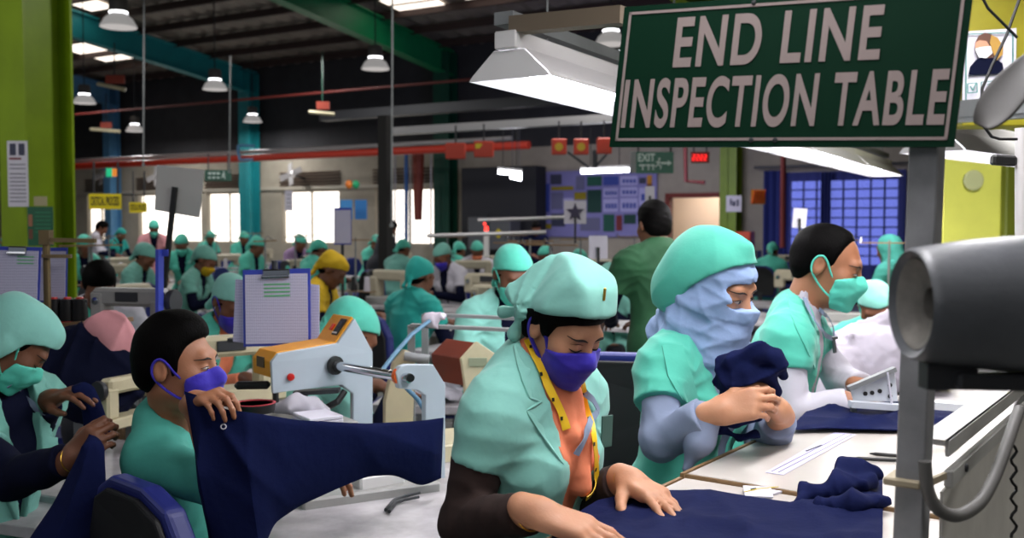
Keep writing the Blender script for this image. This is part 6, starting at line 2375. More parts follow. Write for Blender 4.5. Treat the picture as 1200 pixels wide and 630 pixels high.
cloth_tube('navy_garment', [(104, 508), (116, 514), (122, 522), (124, 560), (122, 600), (126, 660)], [(100, 516), (92, 532), (82, 552), (62, 590), (36, 628), (10, 670)], 2.16, 2.12, .03, M['navy'], 'navy cloth hanging from the fist of the left seated woman over the side table', 181, .016, 60, 22, (112, 512, 2.16), .014)
cloth_tube('navy_garment', [(84, 452), (98, 446), (110, 452), (120, 474), (128, 500), (132, 514)], [(84, 458), (92, 466), (96, 484), (98, 502), (104, 514), (112, 522)], 2.55, 2.58, .016, M['navy'], 'strip of navy cloth pulled by the fingers of the left seated woman', 183, .008, 40, 16)
drape('navy_heap', [(78, 408, 3.1, .08), (92, 412, 3.1, .10), (110, 425, 3.05, .10), (134, 436, 3.1, .07), (88, 452, 3.0, .10), (122, 466, 3.0, .09)], 0, 0, 185, .06, M['navydark'], 'dark navy cloth heaped on the machine table behind the left seated woman', cat='cloth heap', fr=22)
drape('pink_cloth', [(108, 386, 3.05, .022), (122, 388, 3.05, .04), (136, 394, 3.05, .05), (142, 408, 3.05, .035), (155, 410, 3.06, .022)], 0, 0, 187, .03, M['pink'], 'dusty pink cloth lying on the dark navy heap', cat='cloth', h=.005)
# tables behind
def simple_table(name, c, w, dp, z, yaw, m, lab, legm='greysteel'):
    f = nrm(np.array((yaw[0], yaw[1], 0))); r = np.array((f[1], -f[0], 0)); Rr = np.stack([r, f, ZZ], 1)
    t = empty(name, (c[0], c[1], 0), lab, 'table')
    b = MB(t.location); b.box((c[0], c[1], z - .018), (w, dp, .036), Rr, bev=.004); b.build('tabletop', m, t)
    for x in (-1, 1):
        for y in (-1, 1):
            p = np.array((c[0], c[1], 0)) + r * x * (w / 2 - .06) + f * y * (dp / 2 - .06)
            b = MB(t.location); b.box(p + ZZ * (z - .036) / 2, (.04, .04, z - .036), Rr, bev=.003); b.build('leg', M[legm], t)
    return t


simple_table('machine_table', P(106, 480, 3.02), .62, .55, .76, (.9, -.4), M['scuffed'], 'white machine table under the dark navy cloth heap')
b = MB(); p0 = P(54, 380, 3.5); p1 = P(138, 376, 3.4); b.rbox(p0, p1, .16, .016)
for p in (p0, p1): b.rbox(p - ZZ * .008, np.array((p[0], p[1], .0)), .03, .03, (0, 1, 0))
tag(b.build('thread_shelf', M['wood']), 'narrow wooden shelf carrying three black thread cones', 'shelf')
cone0 = None
for k, x in enumerate((63.5, 79.5, 94)):
    p = P(x, 378.5, 3.44 - .006 * k)
    lab = ['left one of three black thread cones, farthest from the pink cloth', 'middle one of three black thread cones on the wooden shelf', 'right one of three black thread cones, nearest the pink cloth'][k]
    if cone0 is None:
        cone0 = empty('thread_cone', p, lab, 'thread cone', 'black thread cones on the wooden shelf')
        b = MB(); b.lathe([(.0001, .0), (.026, .0), (.027, .008), (.024, .075), (.018, .078), (.0001, .078)], (0, 0, .008), np.eye(3), 20); b.build('thread', M['chairblack'], cone0, True)
        b = MB(); b.lathe([(.0001, .0), (.028, 0), (.028, .008), (.012, .008), (.012, .084), (.014, .084), (.012, .092), (.006, .092)], (0, 0, 0), np.eye(3), 16); b.build('spool', M['redplastic'], cone0, True)
    else:
        clone(cone0, lab, None, p)
# ------------------------------------------------------------------ sewing floor: workers, machines and clutter
HB = .0085


def worker(lab, loc, yaw, seat=True, scarf=0, mask='mintmask', tunic='mint', top='mint', skin='skin3', lean=.15, pitch=34, turn=0, h=HB, fem=True, dz=0., reach=.40, hands=.82, short=True, inner='navydark', arms='free', fine=False, hood=False, sc=1., seat_up=0.):
    """a person built facing +Y about the origin, then set down at loc facing yaw"""
    rz = math.atan2(yaw[1], yaw[0]) - math.pi / 2
    r = empty('person', (0, 0, 0), lab, 'person')
    J = {}
    hip = .53 if seat else .88
    lo = seat_up if seat else 0.
    J['pel'] = np.array((0, 0., hip))
    up = .49
    J['neck'] = np.array((0, lean, hip + math.sqrt(max(.05, up * up - lean * lean))))
    w = .165 if fem else .18
    for q, g in (('L', -1), ('R', 1)):
        J['sh' + q] = J['neck'] + np.array((g * w, -.005, -.05))
        if arms == 'down':
            J['el' + q] = J['sh' + q] + np.array((g * .06, .0, -.27)); J['wr' + q] = J['el' + q] + np.array((g * .0, .07, -.22))
        else:
            J['el' + q] = J['sh' + q] + np.array((g * .06, .08, -.23))
            J['wr' + q] = np.array((g * .11, J['neck'][1] + reach, hands)) if seat else np.array((g * .10, J['neck'][1] + reach * .8, 1.0))
        if seat:
            J['hp' + q] = np.array((g * .09, .02, hip - .03)); J['kn' + q] = np.array((g * .13, .41, .51 - lo)); J['an' + q] = np.array((g * .13, .38, .085 - lo))
        else:
            J['hp' + q] = np.array((g * .085, 0, hip - .04)); J['kn' + q] = np.array((g * .095, .02, .48)); J['an' + q] = np.array((g * .10, 0, .085))
    f3 = np.array((0, 1., 0))
    a = math.radians(turn)
    pr = math.radians(pitch)
    hd = Head(J['neck'] + np.array((0, .02 + .075 * math.sin(pr) + .02, .135 - .03 * math.sin(pr))), (-math.sin(a), math.cos(a)), pitch, 0, .97)
    S = SDF(); torso(S, J, -.012, fem); limbs(S, J, 0, fem); feet(S, J, f3)
    hd.skin(S, J['neck'], .047 if fem else .054, fine)
    for q, g in (('L', -1), ('R', 1)):
        d = J['wr' + q] - J['el' + q]
        if arms == 'down': hand(S, J['wr' + q], d, (g, 0, .0), g, curl=(20, 25, 15), sc=.95)
        else: hand(S, J['wr' + q], np.array((-g * .2, 1, -.15)), (0, .1, 1), g, curl=(14, 20, 12), sc=.95)
    body = S.obj('body', h, M[skin], r)
    if mask: hd.mask(h * .75, M[mask], r, loops=fine or h < .008, lw=.003)
    if not (scarf is None):
        hd.hair(h * .8, M['hair'], r, th=.006, cover=.05)
        if hood:
            S = SDF(); hd.ell(S, (0, -.015, .035), (.088, .108, .098)); hd.cap(S, (0, -.04, -.02), (0, -.06, -.17), .085, .10, .05); hd.cap(S, (0, .0, -.10), (0, .02, -.2), .075, .10, .05)
            hd.cut(S, lambda p: np.where(p[:, 2] > -.115, np.minimum(p[:, 1] - .055, .075 - p[:, 2]), -1)); S.disp(lambda p: ridges(7, .008, 24)(hd.loc(p))); S.obj('headscarf', h * .8, M[top], r)
        else: tied_scarf(hd, r, M[top], h * .8, scarf, seed=int(abs(loc[0] * 37 + loc[1] * 11)) % 90 + 3)
    else:
        hd.hair(h * .75, M['hair'], r, th=.010, top=.012, taper=.03)
    ct = Coat(J, hd, .016, vz=(-.36, -.30, -.18, -.06, .0, .06), vw=(.0, .008, .024, .044, .050, .048), sl=.55 if short else 1.0, seed=int(abs(loc[0] * 91 + loc[1] * 7)) % 90 + 2, fem=fem, seat=1 if seat else None, hem=.55, amp=1.)
    ct.build(h, M[tunic], r, name='tunic' if fem else 'shirt', lapels=False)
    if arms != 'down' or short: long_sleeves(J, r, M[inner], h * .85, .35, .9, (.049, .037), 5, 'sleeve')
    S = SDF(); torso(S, J, .006, fem); S.cutfn(lambda p: (lambda q: np.maximum(np.abs(q[:, 0]) - .055, np.maximum(-q[:, 1] - .02, -.34 - q[:, 2])))(ct.loc(p))); S.obj('inner_dress', h, M[inner], r)
    trousers(J, r, M['trousers'], h * 1.2); shoes(J, r, M['black'], h, f3)
    r.location = Vector((loc[0], loc[1], dz)); r.rotation_euler = (0, 0, rz)
    if sc != 1.: r.scale = (sc,) * 3
    return r


def seat_at(px, d, back=0., yaw=(0, 1)):
    p = P(px, 265, d); f = nrm(np.array((yaw[0], yaw[1], 0)))
    return p - f * .22          # the head leans forward of the hips


PEOPLE = []


def W_(px, py, d, yaw, lab, seat=True, **kw):
    """px, py: top of the head in the picture; d: how far into the hall"""
    f = nrm(np.array((yaw[0], yaw[1], 0)))
    lean = kw.get('lean', .15)
    p = P(px, py, d)
    loc = p - f * (lean + .06)
    ztop = {True: 1.30, False: 1.66}[seat] - (.03 if kw.get('scarf', 0) is None else 0) - (.49 - math.sqrt(.49 * .49 - lean * lean))
    dz = 0.
    sc = kw.pop('sc', 1.); dzm = kw.pop('dzmax', .16)
    if seat: dz = float(np.clip(p[2] - ztop, -.06, dzm))
    kw.setdefault('hands', .862 - dz); kw['seat_up'] = dz
    o = worker(lab, loc, yaw, seat, sc=sc, **kw)
    o.location.z = dz if seat else 0
    PEOPLE.append((o, np.array((loc[0], loc[1], 0)), f, seat, d))
    return o


# nearer workers, each with a pose of her own
W_(600, 278, 4.1, (.35, -.94), 'woman in snug mint scarf and mint mask bending behind the grey rack', seat=True, scarf=0, mask='mintmask', tunic='mint', top='mint2', lean=.14, pitch=24, h=.0065, fine=True, skin='skin3', dzmax=.4)
W_(268, 312, 4.4, (.72, -.69), 'woman in mint scarf and violet mask bent low left of the large clipboard', scarf=0, mask='purple', tunic='mint2', top='mint', lean=.26, pitch=34, h=.0065, fine=True, skin='skin3', inner='orange')
W_(405, 343, 3.75, (.88, .47), 'woman in mint scarf with long tail bending behind the press hood', scarf=2, mask=None, tunic='mint', top='mint2', lean=.30, pitch=40, h=.0065, reach=.22)
W_(492, 297, 6.3, (.62, .78), 'woman in teal scarf and teal tunic seen from behind at her machine', scarf=1, mask=None, tunic='teal', top='teal', lean=.08, pitch=20, h=.008)
W_(386, 290, 6.9, (.9, -.1), 'woman all in yellow scarf and yellow tunic among the machines', scarf=1, mask=None, tunic='yellowcloth', top='yellowcloth', lean=.15, pitch=35, h=.008) if M.setdefault('yellowcloth', mat('mustard_yellow_cotton', '#d1aa10', .85, bump=.001, bscale=24, var=.15)) else None
W_(114, 303, 4.9, (.55, -.83), 'black haired man in white shirt bent forward behind the thread cones', scarf=None, mask=None, tunic='whitecloth', fem=False, lean=.26, pitch=40, h=.0075, skin='skin3', inner='mint2')
W_(168, 282, 9.6, (.95, -.2), 'woman in mint scarf and tunic in profile left of the blank placard', scarf=2, mask=None, tunic='mint3', top='mint3', lean=.18, pitch=36)
W_(238, 285, 9.0, (.95, -.15), 'woman in mint clothes with a yellow mask right below the blank placard', scarf=2, mask='yellowcloth', tunic='mint3', top='mint3', lean=.18, pitch=34)
gm_ = W_(765, 240, 4.9, (-.35, .94), 'man in bottle green polo shirt standing with his back turned', seat=False, scarf=None, mask=None, tunic='greenshirt', fem=False, lean=.03, pitch=8, h=.0065, arms='free', inner='navydark', skin='skin3')
W_(810, 270, 8.6, (.1, -1), 'black haired man with mint mask facing forward left of the lime column', scarf=None, mask='mintmask', tunic='mint2', fem=False, lean=.12, pitch=18)
W_(1041, 267, 8.2, (-.6, .8), 'teal hooded worker beside the steel post in front of the blue curtain', scarf=0, hood=True, mask=None, tunic='teal2', top='teal2', lean=.06, pitch=12)
W_(1026, 321, 4.9, (-.35, -.94), 'worker in mint cap and mint mask bent low behind the white cloth heap', scarf=0, mask='mintmask', tunic='mint2', top='mint3', lean=.26, pitch=36, h=.0075)
# far workers
far = [
    (98, 271, 11, (.8, -.6), 'worker in mint scarf just right of the lime column', 0, 'mint2', 'mint2', None),
    (213, 270, 12, (.1, -1), 'worker in mint scarf and mint mask facing forward below the blank placard', 0, 'mint2', 'mint2', 'mintmask'),
    (300, 274, 12.4, (.9, -.3), 'worker in mint scarf in profile below the teal column', 1, 'mint2', 'mint2', None),
    (351, 272, 14.5, (.7, -.7), 'worker in violet blouse and mint scarf below the fourth back window', 0, 'mint2', 'violetcloth', None),
    (471, 277, 12.2, (.6, .8), 'worker in mint tunic seen from behind near the dark column', 0, 'mint2', 'mint3', None),
    (520, 281, 9.6, (-.6, -.8), 'worker with violet mask and white top left of the tower lamp', 0, 'mint3', 'whitecloth', 'purple'),
    (537, 280, 13.2, (.5, .86), 'worker in teal scarf just behind the violet masked worker', 0, 'mint2', 'mint2', None),
    (559, 279, 12.4, (.1, -1), 'worker with orange mask and mint scarf beside the tower lamp', 0, 'mint2', 'whitecloth', 'orange'),
    (678, 288, 10.5, (.4, -.9), 'worker of whom only a mint scarf shows behind the woman in pale coat', 0, 'mint2', 'mint2', None),
    (715, 303, 8.0, (-.5, -.85), 'worker in faded mint scarf left of the green polo shirt', 0, 'mint3', 'mint3', None),
    (905, 281, 13.5, (.5, .86), 'worker in mint scarf in front of the dark blue curtain', 0, 'mint2', 'mint2', None),
    (285, 268, 18, (.8, -.6), 'tiny worker in mint scarf at the third back window', 0, 'mint2', 'mint2', None),
    (246, 262, 19, (.8, -.6), 'tiny worker in mint scarf at the edge of the third back window', 0, 'mint2', 'mint2', None),
    (440, 273, 16, (.8, -.6), 'worker in mint scarf left of the standing dark haired man', 0, 'mint2', 'mint2', None),
    (8, 268, 12, (.8, -.6), 'worker in mint clothes left of the lime column', 0, 'mint2', 'mint2', None),
    (372, 277, 11.5, (.7, .7), 'worker in mint scarf behind the woman all in yellow', 0, 'mint2', 'mint2', None),
    (640, 285, 13, (-.7, -.7), 'worker in mint scarf below the star placard', 0, 'mint2', 'mint2', None),
]
M['violetcloth'] = mat('violet_pink_cotton', '#8c7196', .85)
for px, py, d, yaw, lab, sf, top, tun, mk in far:
    W_(px, py, d, yaw, lab, scarf=sf, top=top, tunic=tun, mask=mk, h=.012)
W_(180, 257, 15, (.4, -.9), 'standing worker in mint scarf left of the blank placard', seat=False, scarf=0, mask='mintmask', top='mint2', tunic='pink', h=.012)
W_(117, 248, 16.5, (.9, .3), 'standing dark haired person in white below the CRITICAL PROCESS board', seat=False, scarf=None, mask=None, tunic='whitecloth', fem=False, h=.012, short=False)
W_(456, 253, 15, (.8, .5), 'standing dark haired man in grey by the dark column in front of the last window', seat=False, scarf=None, mask=None, tunic='trousers', fem=False, h=.012, short=False)
W_(142, 266, 18, (.9, -.3), 'standing worker in teal scarf against the light blue column', seat=False, scarf=0, mask=None, top='teal', tunic='teal', h=.012, sc=.92)
W_(628, 257, 17, (.2, -.95), 'dark haired man standing in front of the notice board', seat=False, scarf=None, mask=None, tunic='navydark', fem=False, h=.012, short=False)

# ---- sewing stations
def machine_proto():
    r = empty('sewing_machine', (0, 0, 0), 'x', 'sewing machine')
    b = MB(); b.box((0, 0, .035), (.48, .18, .07), bev=.008); b.build('bed', M['greyen'], r)
    b = MB(); b.box((.17, 0, .16), (.10, .12, .20), bev=.015); b.box((-.03, 0, .27), (.44, .10, .10), bev=.018); b.build('arm', M['beige'], r)
    b = MB(); b.box((-.215, 0, .225), (.085, .11, .15), bev=.012); b.build('needle_head', M['beige'], r)
    b = MB(); b.tube([(-.215, 0, .16), (-.215, 0, .075)], .006, 8); b.box((-.215, -.01, .085), (.03, .04, .008)); b.build('needle_bar', M['chrome'], r)
    b = MB(); b.lathe([(.02, -.02), (.062, -.018), (.068, 0), (.062, .018), (.02, .02)], (.235, 0, .25), roty(math.pi / 2), 20); b.build('hand_wheel', M['darksteel'], r, True)
    b = MB(); b.lathe([(.0001, .012), (.02, .01), (.022, 0)], (-.215, -.055, .25), frame((0, 0, 1), (0, -1, 0)), 14); b.build('tension_dial', M['chrome'], r, True)
    b = MB(); b.box((-.02, -.056, .275), (.14, .008, .05), bev=.002); b.build('control_panel', M['darksteel'], r)
    return r


def stand_proto():
    r = empty('thread_stand', (0, 0, 0), 'x', 'thread stand')
    b = MB(); b.tube([(0, 0, 0), (0, 0, .62)], .009, 8); b.build('pole', M['greysteel'], r)
    b = MB(); b.rbox((-.22, 0, .60), (.22, 0, .60), .028, .010); b.build('cross_bar', M['wood'], r)
    b = MB(); b.rbox((-.22, 0, .12), (.22, 0, .12), .10, .008); b.build('cone_tray', M['wood'], r)
    for k, x in enumerate((-.15, .02, .17)):
        b = MB(); b.lathe([(.0001, 0), (.032, 0), (.024, .13), (.012, .135), (.0001, .135)], (x, 0, .125), np.eye(3), 14); b.build('thread_cone', [M['whitecloth'], M['chairblack'], M['mint2']][k], r, True)
    b = MB(); b.tube([(-.2, 0, .60), (-.2, -.06, .64), (-.2, -.10, .60)], .004, 6); b.build('guide_hook', M['chrome'], r)
    return r


def table_proto():
    r = empty('sewing_table', (0, 0, 0), 'x', 'sewing table')
    b = MB(); b.box((0, 0, .755), (1.08, .56, .032), bev=.004); b.build('tabletop', M['scuffed'], r)
    for x in (-.48, .48):
        b = MB(); b.box((x, 0, .38), (.05, .05, .72)); b.box((x, 0, .03), (.06, .50, .05), bev=.01); b.build('leg_frame', M['greyen'], r)
    b = MB(); b.box((.36, .12, .65), (.14, .18, .15), bev=.02); b.build('motor', M['darksteel'], r)
    b = MB(); b.box((0, -.05, .10), (.35, .22, .02)); b.build('treadle', M['darksteel'], r)
    return r


PRO = {'m': machine_proto(), 's': stand_proto(), 't': table_proto()}
USED = {}


def put(kind, lab, loc, rz, group=None):
    if kind not in USED:
        USED[kind] = 1; o = PRO[kind]; o['label'] = lab; o.location = Vector(loc); o.rotation_euler = (0, 0, rz)
        if group: o['group'] = group
        return o
    return clone(PRO[kind], lab, group, loc, rz)


TABLES = []


def free(c, r=.92):
    return all(np.hypot(*(c - t)[:2]) > r for t in TABLES)


def station(c, f, who, machine=True, stand=True, own=None):
    """table, machine and thread stand in front of a worker; f: way the worker faces"""
    if not free(c) or any(o is not own and np.hypot(*(c - l)[:2]) < .62 for o, l, *_ in PEOPLE): return
    TABLES.append(np.array(c))
    rz = math.atan2(f[1], f[0]) - math.pi / 2
    r = np.array((f[1], -f[0], 0))
    put('t', 'white sewing table of the ' + who, (c[0], c[1], 0), rz, 'white sewing tables')
    if machine: put('m', 'beige sewing machine of the ' + who, c + r * .12 + f * .04 + ZZ * .771, rz, 'beige sewing machines')
    if stand: put('s', 'thread stand by the ' + who, c + r * .40 + f * .21 + ZZ * .771, rz, 'thread stands')


def short(lab):
    w = lab.replace('worker of whom only a', 'worker with').split()
    return ' '.join(w[:11])


for o, loc, f, seat, d in PEOPLE:
    if seat and d > 4.5 and not (loc[0] > 1.6 and d < 8.5):
        station(loc + f * .80, f, short(o['label']), own=o)
        if d > 4.5 and d < 10 and loc[0] < 2.5: chair(loc[0] - f[0] * .17, loc[1] - f[1] * .17, f, 'chair under the ' + short(o['label']))
        elif d >= 10: chair(loc[0] - f[0] * .17, loc[1] - f[1] * .17, f, 'chair under the ' + short(o['label']))
# stations without a visible worker fill the rows
extra = [(588, 7.6, (.2, -1), 'empty place left of the star placard'), (632, 6.2, (-.4, -.9), 'empty place behind the woman in snug scarf'), (560, 8.5, (.5, .86), 'empty place below the tower lamp'), (660, 9.0, (.3, -.95), 'empty place below the notice board'), (440, 8.6, (.7, .7), 'empty place behind the black backed chair'), (330, 8.2, (.7, -.7), 'empty place left of the yellow clothed woman'), (425, 5.6, (.6, .8), 'empty place right of the yellow clothed woman'), (545, 5.9, (.6, .8), 'empty place right of the teal clothed woman'), (700, 12, (.5, .86), 'empty place in front of the notice board'), (880, 7.2, (.5, .86), 'empty place right of the lime column'), (925, 9.2, (.5, .86), 'empty place before the blue curtain'), (975, 7.5, (.4, .9), 'empty place beside the masked man'), (60, 8.5, (.8, -.6), 'empty place behind the lime column'), (150, 7.0, (.8, -.6), 'empty place below the yellow boards'), (270, 14.5, (.8, -.6), 'empty place before the third back window'), (360, 17, (.8, -.6), 'empty place before the fourth back window'), (490, 15, (.8, -.6), 'empty place before the last back window'), (150, 13, (.8, -.6), 'empty place before the second back window'), (590, 11, (.6, -.8), 'empty place before the dark bay'), (760, 9, (.5, .86), 'empty place behind the green polo shirt')]
for px, d, yaw, lab in extra:
    f = nrm(np.array((*yaw, 0))); c = P(px, 265, d); c[2] = 0
    station(c, f, lab)
# left foreground heads of machines
def place_machine(px, py, d, yaw, lab, m=None, sc=1.):
    p = P(px, py, d); rz = math.atan2(yaw[1], yaw[0]) - math.pi / 2
    o = put('m', lab, p, rz, 'beige sewing machines')
    o.scale = (sc,) * 3
    if m: recolor(o, arm=m, needle_head=m, bed=m)
    return o


place_machine(160, 405, 3.35, (.25, .97), 'grey sewing head on the table behind the seated man', M['greyen'], .62)
place_machine(150, 496, 2.95, (.9, -.4), 'cream sewing head close behind the back of the seated man', M['cream'], .46)
place_machine(272, 470, 3.5, (-.6, .8), 'cream sewing head between the violet masked woman and the press', M['cream'], .75)
simple_table('machine_table', P(164, 420, 3.35), .42, .34, 1.065, (.25, .97), M['greyen'], 'raised grey table under the grey sewing head')
simple_table('machine_table', P(272, 470, 3.52), .55, .36, .868, (-.6, .8), M['scuffed'], 'white table under the cream sewing head behind the press')

# ---- heaps of white garments
def heap(lab, px, py, d, r, seed, m, sq=(1.3, 1, .7), z=.77, grp='white garment heaps'):
    g = np.random.default_rng(seed)
    c = P(px, py, d); c[2] = z
    S = SDF()
    for k in range(7):
        a = g.uniform(0, 6.28); rr = g.uniform(0, .6) * r
        S.ell(c + np.array((math.cos(a) * rr * sq[0], math.sin(a) * rr * sq[1], g.uniform(.1, .5) * r * sq[2])), np.array((.55, .5, .42)) * r * g.uniform(.7, 1.1), .04)
    S.cut((0, 0, z), (0, 0, -1))
    S.disp(ridges(seed, .05 * r / .25, 11 / (r / .25), (1, 1, .6), 6)); S.disp(ridges(seed + 1, .04 * r / .25, 30 / (r / .25), (1, 1, .5), 8)); S.disp(ridges(seed + 2, .018, 60, (1, 1, .5), 6))
    return tag(S.obj('garment_heap', max(.008, r * .03), M[m]), lab, 'garment heap', grp)


for k, (px, py, d, r, lab) in enumerate(((1004, 420, 3.75, .40, 'white garments heaped high between the masked man and the fan motor'), (515, 390, 4.15, .19, 'white and pink flowered cloth under the grey rack'), (570, 350, 5.8, .17, 'white garments on a machine table right of the teal clothed woman'), (255, 330, 5.2, .2, 'white garments behind the violet masked woman'), (335, 300, 8.0, .22, 'pale garments on a table left of the yellow clothed woman'), (430, 300, 8.2, .2, 'pale garments on a table right of the yellow clothed woman'), (186, 338, 5.6, .16, 'white garments in front of the mint woman in profile'), (520, 300, 8.8, .2, 'white garments in front of the violet masked worker'), (660, 310, 8.4, .2, 'white garments on the table below the star placard'), (115, 300, 7.8, .2, 'white garments behind the black haired man in white'))):
    if k > 1 and not free(P(px, 265, d), .95): continue
    o = heap(lab, px, py, d, r, 200 + k * 3, 'whitecloth' if k not in (0, 4, 5) else 'greyshirt', z=.86 if k == 0 else .772)
    if k == 0:
        simple_table('work_table', P(1005, 420, 3.8), 1.1, .8, .859, (.5, .86), M['scuffed'], 'white table under the high heap of white garments')
    elif k in (1,):
        simple_table('work_table', P(515, 420, 4.17), .5, .42, .77, (.1, 1), M['scuffed'], 'white table under the flowered cloth')
    elif k in (3, 4, 5, 7, 8, 9, 2, 6):
        c = P(px, 265, d)
        TABLES.append(c); simple_table('work_table', c, .8, .5, .77, (.5, .86), M['scuffed'], 'small table under the ' + lab)
# ------------------------------------------------------------------ lamps, boards and fittings of the hall
def bay_lamp(px, pyb, d, lab):
    p = P(px, pyb, d)
    r = empty('high_bay_lamp', p, lab, 'lamp', 'high bay lamps under the roof')
    b = MB(r.location); b.lathe([(.25, .0), (.245, .02), (.19, .12), (.13, .17), (.12, .19), (.115, .19), (.125, .165), (.185, .115), (.24, .015), (.245, 0)], p, np.eye(3), 28); b.build('shade', glow('lit_translucent_shade', '#b9b6b4', .55), r, True)
    b = MB(r.location); b.lathe([(.0001, .012), (.236, .014), (.239, .010), (.0001, .006)], p, np.eye(3), 28); b.build('lens', M['bulb'], r)
    b = MB(r.location); b.lathe([(.118, .188), (.126, .19), (.126, .215), (.118, .217)], p, np.eye(3), 24); b.build('lit_collar', M['bulb'], r)
    b = MB(r.location); b.lathe([(.0001, .20), (.115, .20), (.13, .23), (.13, .38), (.11, .41), (.0001, .42)], p, np.eye(3), 24); b.build('ballast_housing', mat('lamp_housing_grey', '#5d5a58', .5), r, True)
    b = MB(r.location); b.tube([p + ZZ * .41, p + ZZ * (6.9 - p[2])], .012, 6); b.build('hanging_rod', M['darksteel'], r)
    return p


LAMPS = [bay_lamp(*a) for a in ((139, 32, 13.9, 'largest high bay lamp near the top edge over the lime column'), (440, 81, 17.6, 'high bay lamp right under the emerald beam'), (252, 105, 20.2, 'high bay lamp under the teal beam near the teal column'), (99, 121, 22.4, 'high bay lamp hanging right beside the lime column'), (158, 154, 28.0, 'farthest small high bay lamp above the yellow boards'), (296, 143, 26.4, 'small high bay lamp close to the teal column'), (716, 52, 15.1, 'high bay lamp half hidden by the upper left edge of the sign'), (724, 76, 16.9, 'high bay lamp peeping out just below the other at the sign edge'))]
for k, p in enumerate(LAMPS):
    lamp('bay_and_fill_light', p - ZZ * .06, .4, 70., None, (1, .98, .96))
for k, (s_, d_) in enumerate(((-3, 9), (3, 9), (-8, 14), (4, 14), (9, 10), (10, 15))):
    lamp('bay_and_fill_light', W(s_, d_, 4.25), .45, 70., None, (1, .98, .96))

# thin hanging rods
for px, y0, y1, d, lab in ((168, 30, 192, 12, 'thin pale rod hanging left of the blank placard'), (269, 105, 200, 14, 'thin pale rod hanging right of the blank placard'), (459, 0, 262, 9, 'long thin pale rod hanging from roof to machines at mid hall')):
    b = MB(); b.tube([P(px, y1, d), P(px + 1, y0 - 40, d)], .010, 6); b.tube([P(px, y1, d), P(px, y1, d) - ZZ * .03], .02, 8)
    tag(b.build('hanging_rod', M['greysteel']), lab, 'rod')


def hung_board(name, px0, px1, py0, py1, d, m, lab, rod=None, rodm='darksteel', cat='sign', th=.03, txt=None, tm=None, fit=.85):
    a, c = P(px0, py1, d), P(px1, py0, d)
    r = empty(name, (a + c) / 2, lab, cat)
    b = MB(r.location); b.box((a + c) / 2, (c[0] - a[0], th, c[2] - a[2])); b.build('board', m, r)
    if rod:
        b = MB(r.location)
        for x in rod[0]:
            b.tube([P(x, py0, d), P(x, rod[1], d)], .012, 6)
        b.build('rod', M[rodm], r)
    if txt:
        n = len(txt)
        for k, t in enumerate(txt):
            zc = c[2] - (c[2] - a[2]) * (k + .5) / n
            text_mesh('lettering', t, tm, r, np.array(((a[0] + c[0]) / 2, a[1] - th / 2 - .002, zc)), (1, 0, 0), (0, 0, 1), (c[2] - a[2]) / n * .8, .001, bold=.004, wid=(c[0] - a[0]) * fit)
    return r


hung_board('hanging_line_sign', 371, 386, 119, 128, 16, mat('dull_red_board', '#9c3a28', .6), 'small dull red sign with lamp tube hung from a green rod', ([378], 60), 'dgreen_steel')
b = MB(); b.tube([P(362, 131, 16), P(392, 134, 16)], .03, 8); tag(b.build('hanging_lamp_tube', M['cream']), 'cream lamp tube under the small dull red sign on the green rod', 'lamp tube')
hung_board('hanging_line_sign', 124, 146, 88, 98, 18, MATS['dull_red_board'], 'dull red sign hung beside the lime column', ([134], 50))
b = MB(); b.tube([P(114, 98, 18), P(147, 105, 18)], .035, 8); tag(b.build('hanging_lamp_tube', M['cream']), 'cream lamp tube under the dull red sign beside the lime column', 'lamp tube')
hung_board('hanging_line_sign', 118, 131, 143, 150, 24, MATS['dull_red_board'], 'tiny dull red sign above the yellow boards', ([124], 110))
b = MB(); b.tube([P(106, 151, 24), P(141, 154, 24)], .04, 8); tag(b.build('hanging_lamp_tube', M['cream']), 'cream lamp tube under the tiny dull red sign', 'lamp tube')
blk = mat('dark_sign_print', '#3a3410', .6)
hung_board('hanging_process_board', 105, 142, 227, 245, 12, M['yellow_sign'], 'yellow CRITICAL PROCESS board hung nearest the lime column', ([110, 138], 190), txt=['CRITICAL PROCESS'], tm=blk, fit=.9)
hung_board('hanging_process_board', 152, 172, 237, 249, 16, M['yellow_sign'], 'smaller yellow CRITICAL PROCESS board right of the light blue column', ([156, 169], 200), txt=['CRITICAL PROCESS'], tm=blk, fit=.9)
em = hung_board('hanging_exit_lamp', 125, 132, 197, 207, 14, glow('lit_green_panel', '#22c58a', .5), 'small green and orange exit lamp under the red pipe', None)
b = MB(em.location); b.box(P(134.5, 202, 13.98), (.06, .03, .11)); b.build('orange_panel', glow('lit_orange_panel', '#f08a30', .5), em)


def arrow(par, px, py, d, s, m, dirx=1):
    p = P(px, py, d)
    b = MB(par.location); b.prism([(-1, -.18), (.25, -.18), (.25, -.5), (1, 0), (.25, .5), (.25, .18), (-1, .18)], p, np.array((s * dirx, 0, 0)), np.array((0, 0, s)), .004); b.build('arrow', m, par)


def runner(par, px, py, d, s, m):
    p = P(px, py, d); b = MB(par.location); X = np.array((s, 0, 0)); Z = np.array((0, 0, s))
    for a, c, w_ in (((0, .35), (-.1, -.2), .24), ((-.1, -.2), (-.55, -.55), .16), ((-.1, -.2), (.35, -.45), .16), ((.35, -.45), (.2, -.9), .14), ((0, .25), (.45, .0), .13), ((0, .25), (-.45, .15), .13)):
        b.rbox(p + X * a[0] + Z * a[1], p + X * c[0] + Z * c[1], .004, w_ * s, (0, 0, 1) if abs(a[0] - c[0]) > abs(a[1] - c[1]) else (1, 0, 0))
    b.lathe([(.0001, .002), (.16 * s, .002), (.16 * s, -.002), (.0001, -.002)], p + X * .08 + Z * .62, frame((0, 0, 1), (0, -1, 0)), 12)
    b.build('running_figure', m, par)


